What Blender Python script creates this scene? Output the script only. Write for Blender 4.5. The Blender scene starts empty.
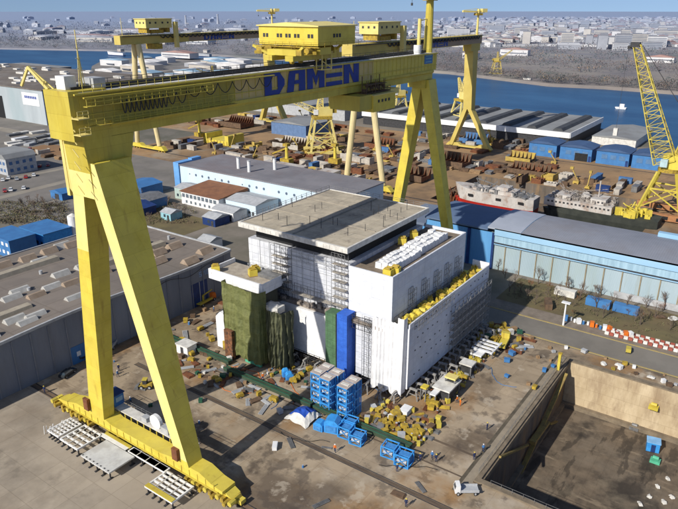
import bpy, math, random
from math import sin, cos, pi, radians as R, hypot, atan2, tan
from mathutils import Vector, Matrix
random.seed(7)
rnd = random.Random(11)
scene = bpy.context.scene
COL = scene.collection

# ------------------------------------------------------------------ camera
F, CX, CY, H = 640.0, 339.0, 254.5, 80.0
PH = atan2(246.5, F); HD = R(35.5)
fw = (cos(HD)*cos(PH), sin(HD)*cos(PH), -sin(PH)); rt = (sin(HD), -cos(HD), 0.0)
upv = (cos(HD)*sin(PH), sin(HD)*sin(PH), cos(PH))
def ray(x, y):
    a = (x-CX)/F; b = -(y-CY)/F
    return [fw[i]+rt[i]*a+upv[i]*b for i in range(3)]
def at(x, y, z=0.0):
    """survey point of the site plan: where the sight line meets level z"""
    d = ray(x, y); t = (z-H)/d[2]
    return (d[0]*t, d[1]*t, z)
cam = bpy.data.cameras.new('camera'); cam.sensor_width = 36; cam.lens = F/678*36
cam.clip_start = 1; cam.clip_end = 60000
co = bpy.data.objects.new('camera', cam); COL.objects.link(co)
co.location = (0, 0, H); co.rotation_euler = (pi/2-PH, 0, HD-pi/2)
scene.camera = co

# ------------------------------------------------------------------ light
SD = Vector((-1.43, 0.25, 1.0)).normalized()        # towards the sun
el = math.asin(SD.z)
sun = bpy.data.lights.new('sun', 'SUN'); sun.energy = 5.0; sun.angle = R(0.53); sun.color = (1, 0.95, 0.86)
so = bpy.data.objects.new('sun', sun); COL.objects.link(so)
so.rotation_euler = SD.to_track_quat('Z', 'Y').to_euler(); so.location = (0, 0, 300)
w = bpy.data.worlds.new('World'); scene.world = w; w.use_nodes = True
nt = w.node_tree; nt.nodes.clear()
sky = nt.nodes.new('ShaderNodeTexSky'); sky.sky_type = 'NISHITA'; sky.sun_disc = False
sky.sun_elevation = el; sky.sun_rotation = atan2(SD.x, SD.y)
sky.altitude = 100; sky.air_density = 1.0; sky.dust_density = 1.0; sky.ozone_density = 1.5
bg = nt.nodes.new('ShaderNodeBackground'); bg.inputs[1].default_value = 0.105
out = nt.nodes.new('ShaderNodeOutputWorld')
hs = nt.nodes.new('ShaderNodeMixRGB'); hs.blend_type = 'MULTIPLY'; hs.inputs[0].default_value = 1
hs.inputs[2].default_value = (0.95, 0.98, 1.08, 1)
tc = nt.nodes.new('ShaderNodeTexCoord'); va = nt.nodes.new('ShaderNodeVectorMath'); va.operation = 'ADD'; va.inputs[1].default_value = (0, 0, 0.16)
nt.links.new(tc.outputs['Generated'], va.inputs[0]); nt.links.new(va.outputs[0], sky.inputs[0])
nt.links.new(sky.outputs[0], hs.inputs[1]); nt.links.new(hs.outputs[0], bg.inputs[0]); nt.links.new(bg.outputs[0], out.inputs[0])
scene.view_settings.view_transform = 'Standard'; scene.view_settings.look = 'None'
scene.view_settings.exposure = 0; scene.view_settings.gamma = 1

# ------------------------------------------------------------------ materials
def haze_group():  # haze painted into the base colour, stronger with distance from the origin
    g = bpy.data.node_groups.new('painted_haze', 'ShaderNodeTree')
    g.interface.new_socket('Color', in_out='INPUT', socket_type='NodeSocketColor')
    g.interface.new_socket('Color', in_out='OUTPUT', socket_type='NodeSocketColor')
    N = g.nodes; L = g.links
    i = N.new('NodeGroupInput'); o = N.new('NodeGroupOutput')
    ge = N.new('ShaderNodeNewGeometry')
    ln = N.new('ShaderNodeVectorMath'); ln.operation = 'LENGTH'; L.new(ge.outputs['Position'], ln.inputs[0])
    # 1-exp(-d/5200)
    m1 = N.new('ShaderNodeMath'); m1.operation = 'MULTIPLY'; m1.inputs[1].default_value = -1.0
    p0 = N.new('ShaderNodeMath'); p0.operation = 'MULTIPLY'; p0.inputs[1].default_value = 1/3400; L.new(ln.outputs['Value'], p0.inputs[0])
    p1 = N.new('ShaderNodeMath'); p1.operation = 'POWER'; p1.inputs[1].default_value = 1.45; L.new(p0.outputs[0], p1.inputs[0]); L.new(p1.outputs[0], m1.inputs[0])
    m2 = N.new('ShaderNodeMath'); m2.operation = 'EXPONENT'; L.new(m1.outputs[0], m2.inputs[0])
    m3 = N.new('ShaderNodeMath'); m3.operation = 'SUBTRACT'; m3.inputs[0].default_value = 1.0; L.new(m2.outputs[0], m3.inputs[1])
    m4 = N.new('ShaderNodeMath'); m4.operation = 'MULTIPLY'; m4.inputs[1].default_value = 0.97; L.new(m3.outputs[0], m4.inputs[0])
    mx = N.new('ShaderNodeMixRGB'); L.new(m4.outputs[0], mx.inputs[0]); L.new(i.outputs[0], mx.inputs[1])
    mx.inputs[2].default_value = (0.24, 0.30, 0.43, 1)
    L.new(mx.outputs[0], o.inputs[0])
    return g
HG = haze_group()
MATS = {}
def M(name, c, c2=None, sc=0.5, rough=0.7, metal=0.0, bump=0.0, haze=False, stretch=(1,1,1), c3=None, sc3=0.05, amt3=0.5, spec=0.3, detail=5.0, grad=0):
    if name in MATS: return MATS[name]
    m = bpy.data.materials.new(name); m.use_nodes = True; MATS[name] = m
    N = m.node_tree.nodes; L = m.node_tree.links
    b = N['Principled BSDF']; b.inputs['Roughness'].default_value = rough; b.inputs['Metallic'].default_value = metal
    b.inputs['Specular IOR Level'].default_value = spec
    if c2 is None: c2 = tuple(x*0.78 for x in c)
    ge = N.new('ShaderNodeNewGeometry'); mp = N.new('ShaderNodeMapping'); mp.inputs['Scale'].default_value = stretch
    L.new(ge.outputs['Position'], mp.inputs['Vector'])
    n = N.new('ShaderNodeTexNoise'); n.inputs['Scale'].default_value = sc; n.inputs['Detail'].default_value = detail; n.inputs['Roughness'].default_value = 0.65
    L.new(mp.outputs[0], n.inputs['Vector'])
    r = N.new('ShaderNodeValToRGB'); r.color_ramp.elements[0].position = 0.36; r.color_ramp.elements[1].position = 0.64
    r.color_ramp.elements[0].color = (*c2, 1); r.color_ramp.elements[1].color = (*c, 1)
    L.new(n.outputs['Fac'], r.inputs[0]); colr = r.outputs[0]
    if c3 is not None:
        n3 = N.new('ShaderNodeTexNoise'); n3.inputs['Scale'].default_value = sc3; n3.inputs['Detail'].default_value = 6; n3.inputs['Roughness'].default_value = 0.7
        L.new(mp.outputs[0], n3.inputs['Vector'])
        r3 = N.new('ShaderNodeValToRGB'); r3.color_ramp.elements[0].position = 0.48; r3.color_ramp.elements[1].position = 0.62
        r3.color_ramp.elements[0].color = (0, 0, 0, 1); r3.color_ramp.elements[1].color = (amt3, amt3, amt3, 1)
        L.new(n3.outputs['Fac'], r3.inputs[0])
        mx = N.new('ShaderNodeMixRGB'); L.new(r3.outputs[0], mx.inputs[0]); L.new(colr, mx.inputs[1]); mx.inputs[2].default_value = (*c3, 1); colr = mx.outputs[0]
    if haze:
        g = N.new('ShaderNodeGroup'); g.node_tree = HG; L.new(colr, g.inputs[0]); colr = g.outputs[0]
    L.new(colr, b.inputs['Base Color'])
    if bump:
        bp = N.new('ShaderNodeBump'); bp.inputs['Strength'].default_value = 0.6; bp.inputs['Distance'].default_value = bump
        L.new(n.outputs['Fac'], bp.inputs['Height']); L.new(bp.outputs[0], b.inputs['Normal'])
    return m
YEL = M('crane_yellow', (0.63, 0.52, 0.085), (0.54, 0.44, 0.08), 0.25, 0.45, stretch=(1, 1, .35), c3=(0.46, 0.34, 0.03), sc3=0.12, amt3=0.5)
YELB = M('crane_bright_yellow', (0.72, 0.585, 0.085), (0.64, 0.51, 0.085), 0.3, 0.42, c3=(0.5, 0.36, 0.02), sc3=0.2, amt3=0.35)
CRM = M('crane_cream', (0.74, 0.62, 0.22), (0.66, 0.54, 0.18), 0.3, 0.5)
BEI = M('faded_primer', (0.66, 0.50, 0.20), (0.58, 0.44, 0.17), 0.3, 0.6)
YFAR = M('far_crane_yellow', (0.58, 0.46, 0.13), (0.50, 0.38, 0.09), 0.1, 0.6)
YDK = M('machinery_ochre', (0.50, 0.35, 0.04), (0.26, 0.18, 0.04), 0.9, 0.6)
WHT = M('white_paint', (0.80, 0.80, 0.79), (0.66, 0.66, 0.66), 0.5, 0.5)
OFW = M('offwhite', (0.70, 0.68, 0.63), (0.5, 0.48, 0.44), 0.7, 0.6)
BLK = M('black', (0.012, 0.012, 0.014), (0.02, 0.02, 0.02), 1, 0.6)
DGR = M('dark_grey', (0.06, 0.06, 0.065), (0.03, 0.03, 0.03), 1, 0.6)
GRY = M('steel_grey', (0.25, 0.25, 0.25), (0.15, 0.15, 0.15), 0.8, 0.5, 0.3)
LGR = M('light_grey', (0.45, 0.46, 0.47), (0.34, 0.35, 0.36), 0.6, 0.6)
BLU = M('logo_blue', (0.020, 0.050, 0.30), (0.025, 0.06, 0.26), 0.6, 0.45)
SKB = M('frame_blue', (0.055, 0.33, 0.74), (0.04, 0.24, 0.60), 1.2, 0.45)
SHB = M('shed_blue', (0.06, 0.20, 0.44), (0.05, 0.155, 0.36), 0.3, 0.5)
DBL = M('dark_blue', (0.02, 0.05, 0.18), (0.015, 0.035, 0.12), 0.5, 0.5)
RST = M('rust', (0.22, 0.085, 0.035), (0.12, 0.05, 0.03), 0.8, 0.85)
BRN = M('brown_steel', (0.16, 0.10, 0.06), (0.09, 0.06, 0.04), 0.8, 0.85)
RED = M('red_paint', (0.5, 0.03, 0.02), (0.4, 0.03, 0.02), 1, 0.5)
ORG = M('orange_paint', (0.75, 0.19, 0.02), (0.6, 0.14, 0.02), 1, 0.5)
GRN = M('green_paint', (0.03, 0.12, 0.07), (0.025, 0.08, 0.05), 0.8, 0.55)
LGN = M('mint_green', (0.10, 0.45, 0.28), (0.08, 0.36, 0.22), 0.8, 0.55)
WOOD = M('timber', (0.36, 0.24, 0.13), (0.22, 0.14, 0.08), 1.5, 0.8)
SKIN = M('skin', (0.55, 0.32, 0.22), None, 3, 0.6)
NAVY = M('navy_cloth', (0.02, 0.035, 0.10), None, 3, 0.8)
GLASS = M('window_glass', (0.03, 0.045, 0.06), (0.05, 0.07, 0.09), 0.4, 0.12, spec=0.6)
RUB = M('rubber', (0.02, 0.02, 0.02), None, 2, 0.8)
def joints(m, ax=6.0, ay=6.0, strength=0.55, wdt=0.03, rot=0):
    """slab joints and per-slab tone on an existing ground material"""
    N = m.node_tree.nodes; L = m.node_tree.links; b = N['Principled BSDF']
    src = b.inputs['Base Color'].links[0].from_socket
    ge = N.new('ShaderNodeNewGeometry'); mp = N.new('ShaderNodeMapping'); mp.inputs['Rotation'].default_value = (0, 0, rot)
    L.new(ge.outputs['Position'], mp.inputs[0])
    br = N.new('ShaderNodeTexBrick'); br.inputs['Scale'].default_value = 1.0; br.inputs['Brick Width'].default_value = ax; br.inputs['Row Height'].default_value = ay
    br.inputs['Mortar Size'].default_value = wdt*2; br.inputs['Mortar Smooth'].default_value = 0.4; br.offset = 0.0; br.inputs['Bias'].default_value = 0
    br.inputs['Color1'].default_value = (1.12, 1.1, 1.06, 1); br.inputs['Color2'].default_value = (0.80, 0.79, 0.77, 1); br.inputs['Mortar'].default_value = (0.5, 0.46, 0.4, 1)
    L.new(mp.outputs[0], br.inputs['Vector'])
    mx = N.new('ShaderNodeMixRGB'); mx.blend_type = 'MULTIPLY'; mx.inputs[0].default_value = strength
    L.new(src, mx.inputs[1]); L.new(br.outputs['Color'], mx.inputs[2]); L.new(mx.outputs[0], b.inputs['Base Color'])
    return m
def spots(m, c, sc=0.3, lo=0.62, hi=0.70, amt=0.8, stretch=(1,1,1), detail=4):
    N = m.node_tree.nodes; L = m.node_tree.links; b = N['Principled BSDF']
    src = b.inputs['Base Color'].links[0].from_socket
    ge = N.new('ShaderNodeNewGeometry'); mp = N.new('ShaderNodeMapping'); mp.inputs['Scale'].default_value = stretch; mp.inputs['Location'].default_value = (rnd.random()*50, rnd.random()*50, 3)
    L.new(ge.outputs['Position'], mp.inputs[0])
    n = N.new('ShaderNodeTexNoise'); n.inputs['Scale'].default_value = sc; n.inputs['Detail'].default_value = detail; n.inputs['Roughness'].default_value = 0.6; L.new(mp.outputs[0], n.inputs['Vector'])
    r = N.new('ShaderNodeValToRGB'); r.color_ramp.elements[0].position = lo; r.color_ramp.elements[1].position = hi
    r.color_ramp.elements[0].color = (0, 0, 0, 1); r.color_ramp.elements[1].color = (amt, amt, amt, 1); L.new(n.outputs['Fac'], r.inputs[0])
    mx = N.new('ShaderNodeMixRGB'); L.new(r.outputs[0], mx.inputs[0]); L.new(src, mx.inputs[1]); mx.inputs[2].default_value = (*c, 1); L.new(mx.outputs[0], b.inputs['Base Color'])
    return m
def seams(m, sx, sz, amt=.35, mort=(.55,.5,.4), ms=.035):
    """welded plate seams in the plane of a wall, from world position"""
    N = m.node_tree.nodes; L = m.node_tree.links; b = N['Principled BSDF']
    src = b.inputs['Base Color'].links[0].from_socket
    ge = N.new('ShaderNodeNewGeometry'); sp = N.new('ShaderNodeSeparateXYZ'); L.new(ge.outputs['Position'], sp.inputs[0])
    ad = N.new('ShaderNodeMath'); ad.operation = 'ADD'; L.new(sp.outputs[0], ad.inputs[0]); L.new(sp.outputs[1], ad.inputs[1])
    cb = N.new('ShaderNodeCombineXYZ'); L.new(ad.outputs[0], cb.inputs[0]); L.new(sp.outputs[2], cb.inputs[1])
    br = N.new('ShaderNodeTexBrick'); br.inputs['Scale'].default_value = 1; br.inputs['Brick Width'].default_value = sx; br.inputs['Row Height'].default_value = sz; br.offset = .5
    br.inputs['Mortar Size'].default_value = ms; br.inputs['Mortar Smooth'].default_value = .5; br.inputs['Color1'].default_value = (1,1,1,1); br.inputs['Color2'].default_value = (.86,.85,.84,1); br.inputs['Mortar'].default_value = (*mort, 1)
    L.new(cb.outputs[0], br.inputs['Vector'])
    mx = N.new('ShaderNodeMixRGB'); mx.blend_type = 'MULTIPLY'; mx.inputs[0].default_value = amt; L.new(src, mx.inputs[1]); L.new(br.outputs['Color'], mx.inputs[2]); L.new(mx.outputs[0], b.inputs['Base Color'])
    return m
seams(YEL, 5, 2.8, .6); seams(YELB, 5, 3.2, .5); seams(BEI, 4, 2.4, .4)
spots(YEL, (0.30, 0.17, 0.04), 0.5, 0.60, 0.72, 0.55, (1, 1, .12))
spots(YELB, (0.35, 0.2, 0.04), 0.6, 0.62, 0.72, 0.5, (1, 1, .12))

# ------------------------------------------------------------------ mesh builder
OFF = {}
class MB:
    def __init__(s): s.v = []; s.f = []; s.m = []; s.st = []
    def add(s, vs, fs, m=0):
        k = len(s.v); s.st.append(k); s.v += [tuple(p) for p in vs]
        for f in fs: s.f.append([k+i for i in f]); s.m.append(m)
        return s
    def hexa(s, a, b, m=0):
        """a: 4 lower points, b: 4 upper points, same order"""
        return s.add(list(a)+list(b), [(3,2,1,0),(4,5,6,7),(0,1,5,4),(1,2,6,5),(2,3,7,6),(3,0,4,7)], m)
    def box(s, x0, x1, y0, y1, z0, z1, m=0):
        if x1 < x0: x0, x1 = x1, x0
        if y1 < y0: y0, y1 = y1, y0
        return s.hexa([(x0,y0,z0),(x1,y0,z0),(x1,y1,z0),(x0,y1,z0)], [(x0,y0,z1),(x1,y0,z1),(x1,y1,z1),(x0,y1,z1)], m)
    def ob(s, cx, cy, z0, lx, ly, h, rz=0, m=0):
        c, q = cos(rz), sin(rz)
        P = [(cx+c*x-q*y, cy+q*x+c*y) for x, y in ((-lx/2,-ly/2),(lx/2,-ly/2),(lx/2,ly/2),(-lx/2,ly/2))]
        return s.hexa([(*p, z0) for p in P], [(*p, z0+h) for p in P], m)
    def cyl(s, p, q, r0, r1=None, n=8, m=0, caps=True):
        r1 = r0 if r1 is None else r1
        p = Vector(p); q = Vector(q); d = (q-p)
        if d.length < 1e-6: return s
        d.normalize(); a = d.orthogonal().normalized(); b = d.cross(a)
        vs = [p+(a*cos(2*pi*i/n)+b*sin(2*pi*i/n))*r0 for i in range(n)]+[q+(a*cos(2*pi*i/n)+b*sin(2*pi*i/n))*r1 for i in range(n)]
        fs = [(i, (i+1) % n, n+(i+1) % n, n+i) for i in range(n)]
        if caps: fs += [tuple(range(n-1, -1, -1)), tuple(range(n, 2*n))]
        return s.add(vs, fs, m)
    def bar(s, p, q, w_, h_=None, m=0):
        h_ = h_ or w_
        p = Vector(p); q = Vector(q); d = (q-p).normalized()
        u = Vector((0, 0, 1)) if abs(d.z) < 0.95 else Vector((1, 0, 0))
        a = d.cross(u).normalized(); b = a.cross(d).normalized()
        c = [(-w_/2, -h_/2), (w_/2, -h_/2), (w_/2, h_/2), (-w_/2, h_/2)]
        return s.hexa([p+a*x+b*y for x, y in c], [q+a*x+b*y for x, y in c], m)
    def prism(s, pts, axis, a, b, m=0):
        """polygon in the plane normal to axis (x: pts are y,z; y: x,z; z: x,y)"""
        def mk(p, t): return {'x': (t, p[0], p[1]), 'y': (p[0], t, p[1]), 'z': (p[0], p[1], t)}[axis]
        n = len(pts)
        fs = [(i, (i+1) % n, n+(i+1) % n, n+i) for i in range(n)]+[tuple(range(n-1, -1, -1)), tuple(range(n, 2*n))]
        return s.add([mk(p, a) for p in pts]+[mk(p, b) for p in pts], fs, m)
    def path(s, pts, r, n=5, m=0):
        for a, b in zip(pts, pts[1:]): s.cyl(a, b, r, r, n, m)
        return s
    def blob(s, c, r, m=0, sq=1, jit=0.15):
        t = (1+5**.5)/2
        vs = [(-1,t,0),(1,t,0),(-1,-t,0),(1,-t,0),(0,-1,t),(0,1,t),(0,-1,-t),(0,1,-t),(t,0,-1),(t,0,1),(-t,0,-1),(-t,0,1)]
        fs = [(0,11,5),(0,5,1),(0,1,7),(0,7,10),(0,10,11),(1,5,9),(5,11,4),(11,10,2),(10,7,6),(7,1,8),(3,9,4),(3,4,2),(3,2,6),(3,6,8),(3,8,9),(4,9,5),(2,4,11),(6,2,10),(8,6,7),(9,8,1)]
        k = r/1.9
        return s.add([(c[0]+x*k*(1+rnd.uniform(-jit, jit)), c[1]+y*k*(1+rnd.uniform(-jit, jit)), c[2]+z*k*sq*(1+rnd.uniform(-jit, jit))) for x, y, z in vs], fs, m)
    def each(s, name, mat, parent):
        """every shape added so far becomes a part of its own"""
        fi = 0; res = []
        vstart = s.st+[len(s.v)]
        for a, b in zip(vstart, vstart[1:]):
            q = MB(); q.v = s.v[a:b]; 
            q.f = [[i-a for i in f] for f in s.f if a <= f[0] < b]; q.m = [0]*len(q.f); q.st = [0]
            res.append(q.build(name, mat, parent))
        return res
    def build(s, name, mats, parent=None, fix=True):
        me = bpy.data.meshes.new(name)
        off = Vector(OFF.get(parent.name, (0, 0, 0))) if parent else Vector((0, 0, 0))
        me.from_pydata([tuple(Vector(p)-off) for p in s.v], [], s.f)
        if not isinstance(mats, (list, tuple)): mats = [mats]
        for m in mats: me.materials.append(m)
        if len(mats) > 1: me.polygons.foreach_set('material_index', s.m)
        me.update()
        o = bpy.data.objects.new(name, me); COL.objects.link(o)
        if parent: o.parent = parent; OFF[o.name] = tuple(off)
        if fix:
            import bmesh
            bm = bmesh.new(); bm.from_mesh(me); bmesh.ops.recalc_face_normals(bm, faces=bm.faces[:]); bm.to_mesh(me); bm.free()
        return o
def T(name, label, cat, loc=(0,0,0), rz=0, group=None):
    o = bpy.data.objects.new(name, None); COL.objects.link(o); o.location = loc; o.rotation_euler = (0, 0, rz)
    o.empty_display_size = 0.5
    o['label'] = label; o['category'] = cat
    if group: o['group'] = group
    OFF[o.name] = tuple(loc)
    return o
def tag(o, label, cat, group=None, kind=None):
    o['label'] = label; o['category'] = cat
    if group: o['group'] = group
    if kind: o['kind'] = kind
    return o
def one(mb, name, mats, label, cat, loc, group=None, kind=None, world=True):
    """a thing that is one mesh; origin put at loc"""
    o = mb.build(name, mats)
    if world:
        o.data.transform(Matrix.Translation(-Vector(loc)))
    o.location = loc
    return tag(o, label, cat, group, kind)
def struct(mb, name, mats):
    o = mb.build(name, mats, fix=True); o['kind'] = 'structure'; return o
def cp(root, loc, rz=0, label=None, group=None, scale=None):
    def rec(o, par):
        c = o.copy(); COL.objects.link(c)
        if par: c.parent = par
        for ch in list(o.children): rec(ch, c)
        return c
    c = rec(root, None); c.location = loc; c.rotation_euler = (0, 0, rz)
    if scale: c.scale = scale
    if label: c['label'] = label
    if group: c['group'] = group
    return c
class Proto:
    """first use places the prototype itself, later uses copy it"""
    def __init__(s, root): s.r = root; s.used = False
    def put(s, loc, rz=0, label=None, group=None, scale=None):
        if not s.used:
            s.used = True; o = s.r; o.location = loc; o.rotation_euler = (0, 0, rz)
            if scale: o.scale = scale
            if label: o['label'] = label
            if group: o['group'] = group
            return o
        return cp(s.r, loc, rz, label, group, scale)

# ================================================================== GROUND
GM = M('yard_concrete', (0.42, 0.335, 0.235), (0.30, 0.235, 0.16), 0.06, 0.9, c3=(0.16, 0.115, 0.075), sc3=0.035, amt3=0.7, detail=9)
joints(GM, 6.0, 6.0, 0.55, .025)
spots(GM, (0.05, 0.038, 0.03), 0.16, 0.60, 0.70, 0.75, detail=8)
spots(GM, (0.44, 0.38, 0.30), 0.10, 0.56, 0.66, 0.6, detail=9)
spots(GM, (0.085, 0.062, 0.045), 0.055, 0.50, 0.62, 0.72, detail=12)
spots(GM, (0.07, 0.055, 0.045), 0.22, 0.55, 0.62, 0.6, detail=12)
spots(GM, (0.13, 0.09, 0.055), 0.5, 0.60, 0.68, 0.5, (1, .25, 1), detail=8)
spots(GM, (0.30, 0.16, 0.055), 0.06, 0.52, 0.64, 0.65, detail=10)
spots(GM, (0.50, 0.43, 0.33), 0.25, 0.60, 0.66, 0.5, detail=10)
APR = M('apron_concrete', (0.40, 0.345, 0.275), (0.32, 0.27, 0.21), 0.05, 0.9, c3=(0.20, 0.17, 0.135), sc3=0.04, amt3=0.6, detail=8)
joints(APR, 5.0, 5.0, 0.45); spots(APR, (0.10, 0.085, 0.07), 0.12, 0.56, 0.68, 0.6, detail=10); spots(APR, (0.20, 0.155, 0.11), 0.04, 0.5, 0.64, 0.6, detail=10)
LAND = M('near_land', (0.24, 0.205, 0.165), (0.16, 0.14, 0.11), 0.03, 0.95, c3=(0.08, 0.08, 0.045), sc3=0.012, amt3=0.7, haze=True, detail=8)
near_bank = [(300, 2600), (420, 1300), (475, 914), (504, 751), (554, 576), (528, 307), (516, 180), (478, 108), (436, 62), (430, -200), (430, -900)]
D2 = (250, 302, 40, 128)     # ship dock hole  x0 x1 y0 y1
DK = (91.3, 142.6, -70, 33.4)
g = MB()
def rect(mb, x0, x1, y0, y1, z, m=0): mb.add([(x0,y0,z),(x1,y0,z),(x1,y1,z),(x0,y1,z)], [(0,1,2,3)], m)
rect(g, -3000, DK[0], -900, 2600, 0)
rect(g, DK[0], DK[1], DK[3], 2600, 0); rect(g, DK[0], DK[1], -900, DK[2], 0)
rect(g, DK[1], D2[0], -900, 2600, 0)
rect(g, D2[0], D2[1], D2[3], 2600, 0); rect(g, D2[0], D2[1], -900, D2[2], 0)
for (xa, ya), (xb, yb) in zip(near_bank, near_bank[1:]):
    g.add([(D2[1], ya, 0), (D2[1], yb, 0), (xb, yb, 0), (xa, ya, 0)], [(0, 1, 2, 3)])
    g.add([(xa, ya, 0), (xb, yb, 0), (xb+2, yb, -4), (xa+2, ya, -4)], [(0, 1, 2, 3)])
spit = [(504, 751), (588, 868), (698, 985), (790, 850), (821, 742), (700, 560), (633, 465), (530, 320), (553.9, 576)]
g.add([(x, y, 0) for x, y in spit], [tuple(range(len(spit)))])
for (xa, ya), (xb, yb) in zip(spit[:-1], spit[1:-1]): g.add([(xa, ya, 0), (xb, yb, 0), (xb, yb, -4), (xa, ya, -4)], [(0, 1, 2, 3)])
struct(g, 'ground', LAND)
far_bank = [(200, 3200), (520, 2000), (750, 1427), (800, 1290), (845, 1180), (870, 900), (850, 600), (815, 480), (809, 394), (770, 300), (743, 238), (752, 180), (746, 107), (742, 0), (760, -400), (800, -1500)]
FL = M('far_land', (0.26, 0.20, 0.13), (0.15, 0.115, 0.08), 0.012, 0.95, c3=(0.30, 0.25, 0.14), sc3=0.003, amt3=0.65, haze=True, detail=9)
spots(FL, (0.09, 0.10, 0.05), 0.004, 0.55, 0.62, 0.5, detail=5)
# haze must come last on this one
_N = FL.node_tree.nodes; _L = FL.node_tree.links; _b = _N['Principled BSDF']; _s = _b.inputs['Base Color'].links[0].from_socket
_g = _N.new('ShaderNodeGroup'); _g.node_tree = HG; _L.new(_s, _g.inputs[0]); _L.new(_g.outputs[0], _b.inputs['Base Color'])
g = MB()
for (xa, ya), (xb, yb) in zip(far_bank, far_bank[1:]):
    g.add([(xa, ya, 0.5), (xb, yb, 0.5), (xb-6, yb, -3), (xa-6, ya, -3)], [(0, 1, 2, 3)])
    g.add([(xa, ya, 0.5), (xb, yb, 0.5), (xb+400, yb*1.1, 3), (xa+400, ya*1.1, 3)], [(0, 1, 2, 3)])
def ringpt(a, r_): return (r_*cos(a), r_*sin(a), 3)
prev = None
edge = [(x+400, y*1.1) for x, y in far_bank]
for (x, y) in edge:
    a = atan2(y, x); q = ringpt(a, 17500)
    if prev: g.add([prev[0], (x, y, 3), q, prev[1]], [(0, 1, 2, 3)])
    prev = ((x, y, 3), q)
x, y = edge[0]; a0 = atan2(y, x)
g.add([(x, y, 3), ringpt(a0, 17500), ringpt(a0+0.35, 17500), (-600, 3520, 3)], [(0, 1, 2, 3)])
struct(g, 'far_land', FL)
WAT = bpy.data.materials.new('river_water'); WAT.use_nodes = True
N = WAT.node_tree.nodes; L = WAT.node_tree.links; b = N['Principled BSDF']
b.inputs['Base Color'].default_value = (0.02, 0.075, 0.17, 1); b.inputs['Roughness'].default_value = 0.35; b.inputs['Specular IOR Level'].default_value = 0.12
ge = N.new('ShaderNodeNewGeometry'); mp = N.new('ShaderNodeMapping'); mp.inputs['Scale'].default_value = (1, .35, 1); L.new(ge.outputs['Position'], mp.inputs[0])
n = N.new('ShaderNodeTexNoise'); n.inputs['Scale'].default_value = 0.25; n.inputs['Detail'].default_value = 6; L.new(mp.outputs[0], n.inputs['Vector'])
bp = N.new('ShaderNodeBump'); bp.inputs['Distance'].default_value = 0.6; bp.inputs['Strength'].default_value = 0.5; L.new(n.outputs['Fac'], bp.inputs['Height']); L.new(bp.outputs[0], b.inputs['Normal'])
n2 = N.new('ShaderNodeTexNoise'); n2.inputs['Scale'].default_value = 0.02; n2.inputs['Detail'].default_value = 7; L.new(mp.outputs[0], n2.inputs['Vector'])
r = N.new('ShaderNodeValToRGB'); r.color_ramp.elements[0].position = .35; r.color_ramp.elements[1].position = .7
r.color_ramp.elements[0].color = (0.018, 0.070, 0.165, 1); r.color_ramp.elements[1].color = (0.035, 0.115, 0.235, 1); L.new(n2.outputs['Fac'], r.inputs[0]); L.new(r.outputs[0], b.inputs['Base Color'])
g = MB(); g.add([(429, -1600, -2.4), (1300, -1600, -2.4), (1300, 3700, -2.4), (320, 3700, -2.4), (320, 1300, -2.4), (429, 700, -2.4)], [(0, 1, 2, 3, 4, 5)]); struct(g, 'river', WAT)

# yard sheets
def sheet(name, mat, polys, z):
    g = MB()
    for p in polys: g.add([(x, y, z) for x, y in p], [tuple(range(len(p)))])
    return struct(g, name, mat)
def rc(x0, x1, y0, y1): return [(x0,y0),(x1,y0),(x1,y1),(x0,y1)]
sheet('work_yard', GM, [rc(62.4, DK[0]-.5, -60, 129.4), rc(DK[0]-.5, DK[1]+.8, DK[3]+.9, 129.4), rc(DK[1]+.8, 149.5, -60, 129.4), rc(149.5, 160.5, 60, 129.4)], 0.006)
sheet('apron', APR, [rc(10, 60.8, -30, 150)], 0.006)
TAR = M('asphalt_road', (0.22, 0.20, 0.17), (0.16, 0.145, 0.125), 0.08, 0.9, c3=(0.20, 0.18, 0.15), sc3=0.06, amt3=0.5, detail=8)
RB = M('rail_bed', (0.24, 0.16, 0.09), (0.12, 0.085, 0.06), 0.5, 0.9, stretch=(1, .2, 1))
for x in (61.6,): sheet('crane_rail_bed', RB, [rc(x-.8, x+.8, -20, 129.4)], 0.011)
g = MB()
for x in (61.6-.55, 61.6+.55): g.box(x-.06, x+.06, -20, 129.3, .012, .10)
struct(g, 'crane_rail', DGR)
g = MB()
for x in (80.6, 81.7): g.box(x-.09, x+.09, -40, 118, .007, .035)
struct(g, 'yard_rail', DGR)
sheet('rail_slot', M('slot_brown', (0.15, 0.11, 0.075), (0.08, 0.06, 0.045), 0.7, .9, stretch=(1, .2, 1)), [rc(80.75, 81.55, -40, 118), rc(89.8, 90.2, 33, 118), rc(96.5, 97.1, 34, 60)], 0.012)
# service road beside the blue hall + kerbs + grass verge
sheet('service_road', TAR, [rc(150.3, 160.0, -60, 61)], 0.014)
g = MB(); g.box(149.9, 150.3, -60, 61, 0, .14); g.box(160.0, 160.4, -60, 61, 0, .14); struct(g, 'kerb', M('kerb_yellow', (0.40, 0.30, 0.10), (0.3, 0.24, 0.13), .6, .9))
GRS = M('grass', (0.17, 0.14, 0.065), (0.11, 0.09, 0.05), 0.15, 0.95, c3=(0.15, 0.11, 0.06), sc3=0.07, amt3=0.7, detail=9)
sheet('grass_verge', GRS, [rc(166.5, 185.5, -60, 62), rc(128, 170, 180, 222)], 0.03)
sheet('verge_path', M('path_dirt', (0.24, 0.20, 0.16), (0.17, 0.14, 0.11), .4, .95), [rc(160.4, 166.5, -60, 62)], 0.010)
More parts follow.
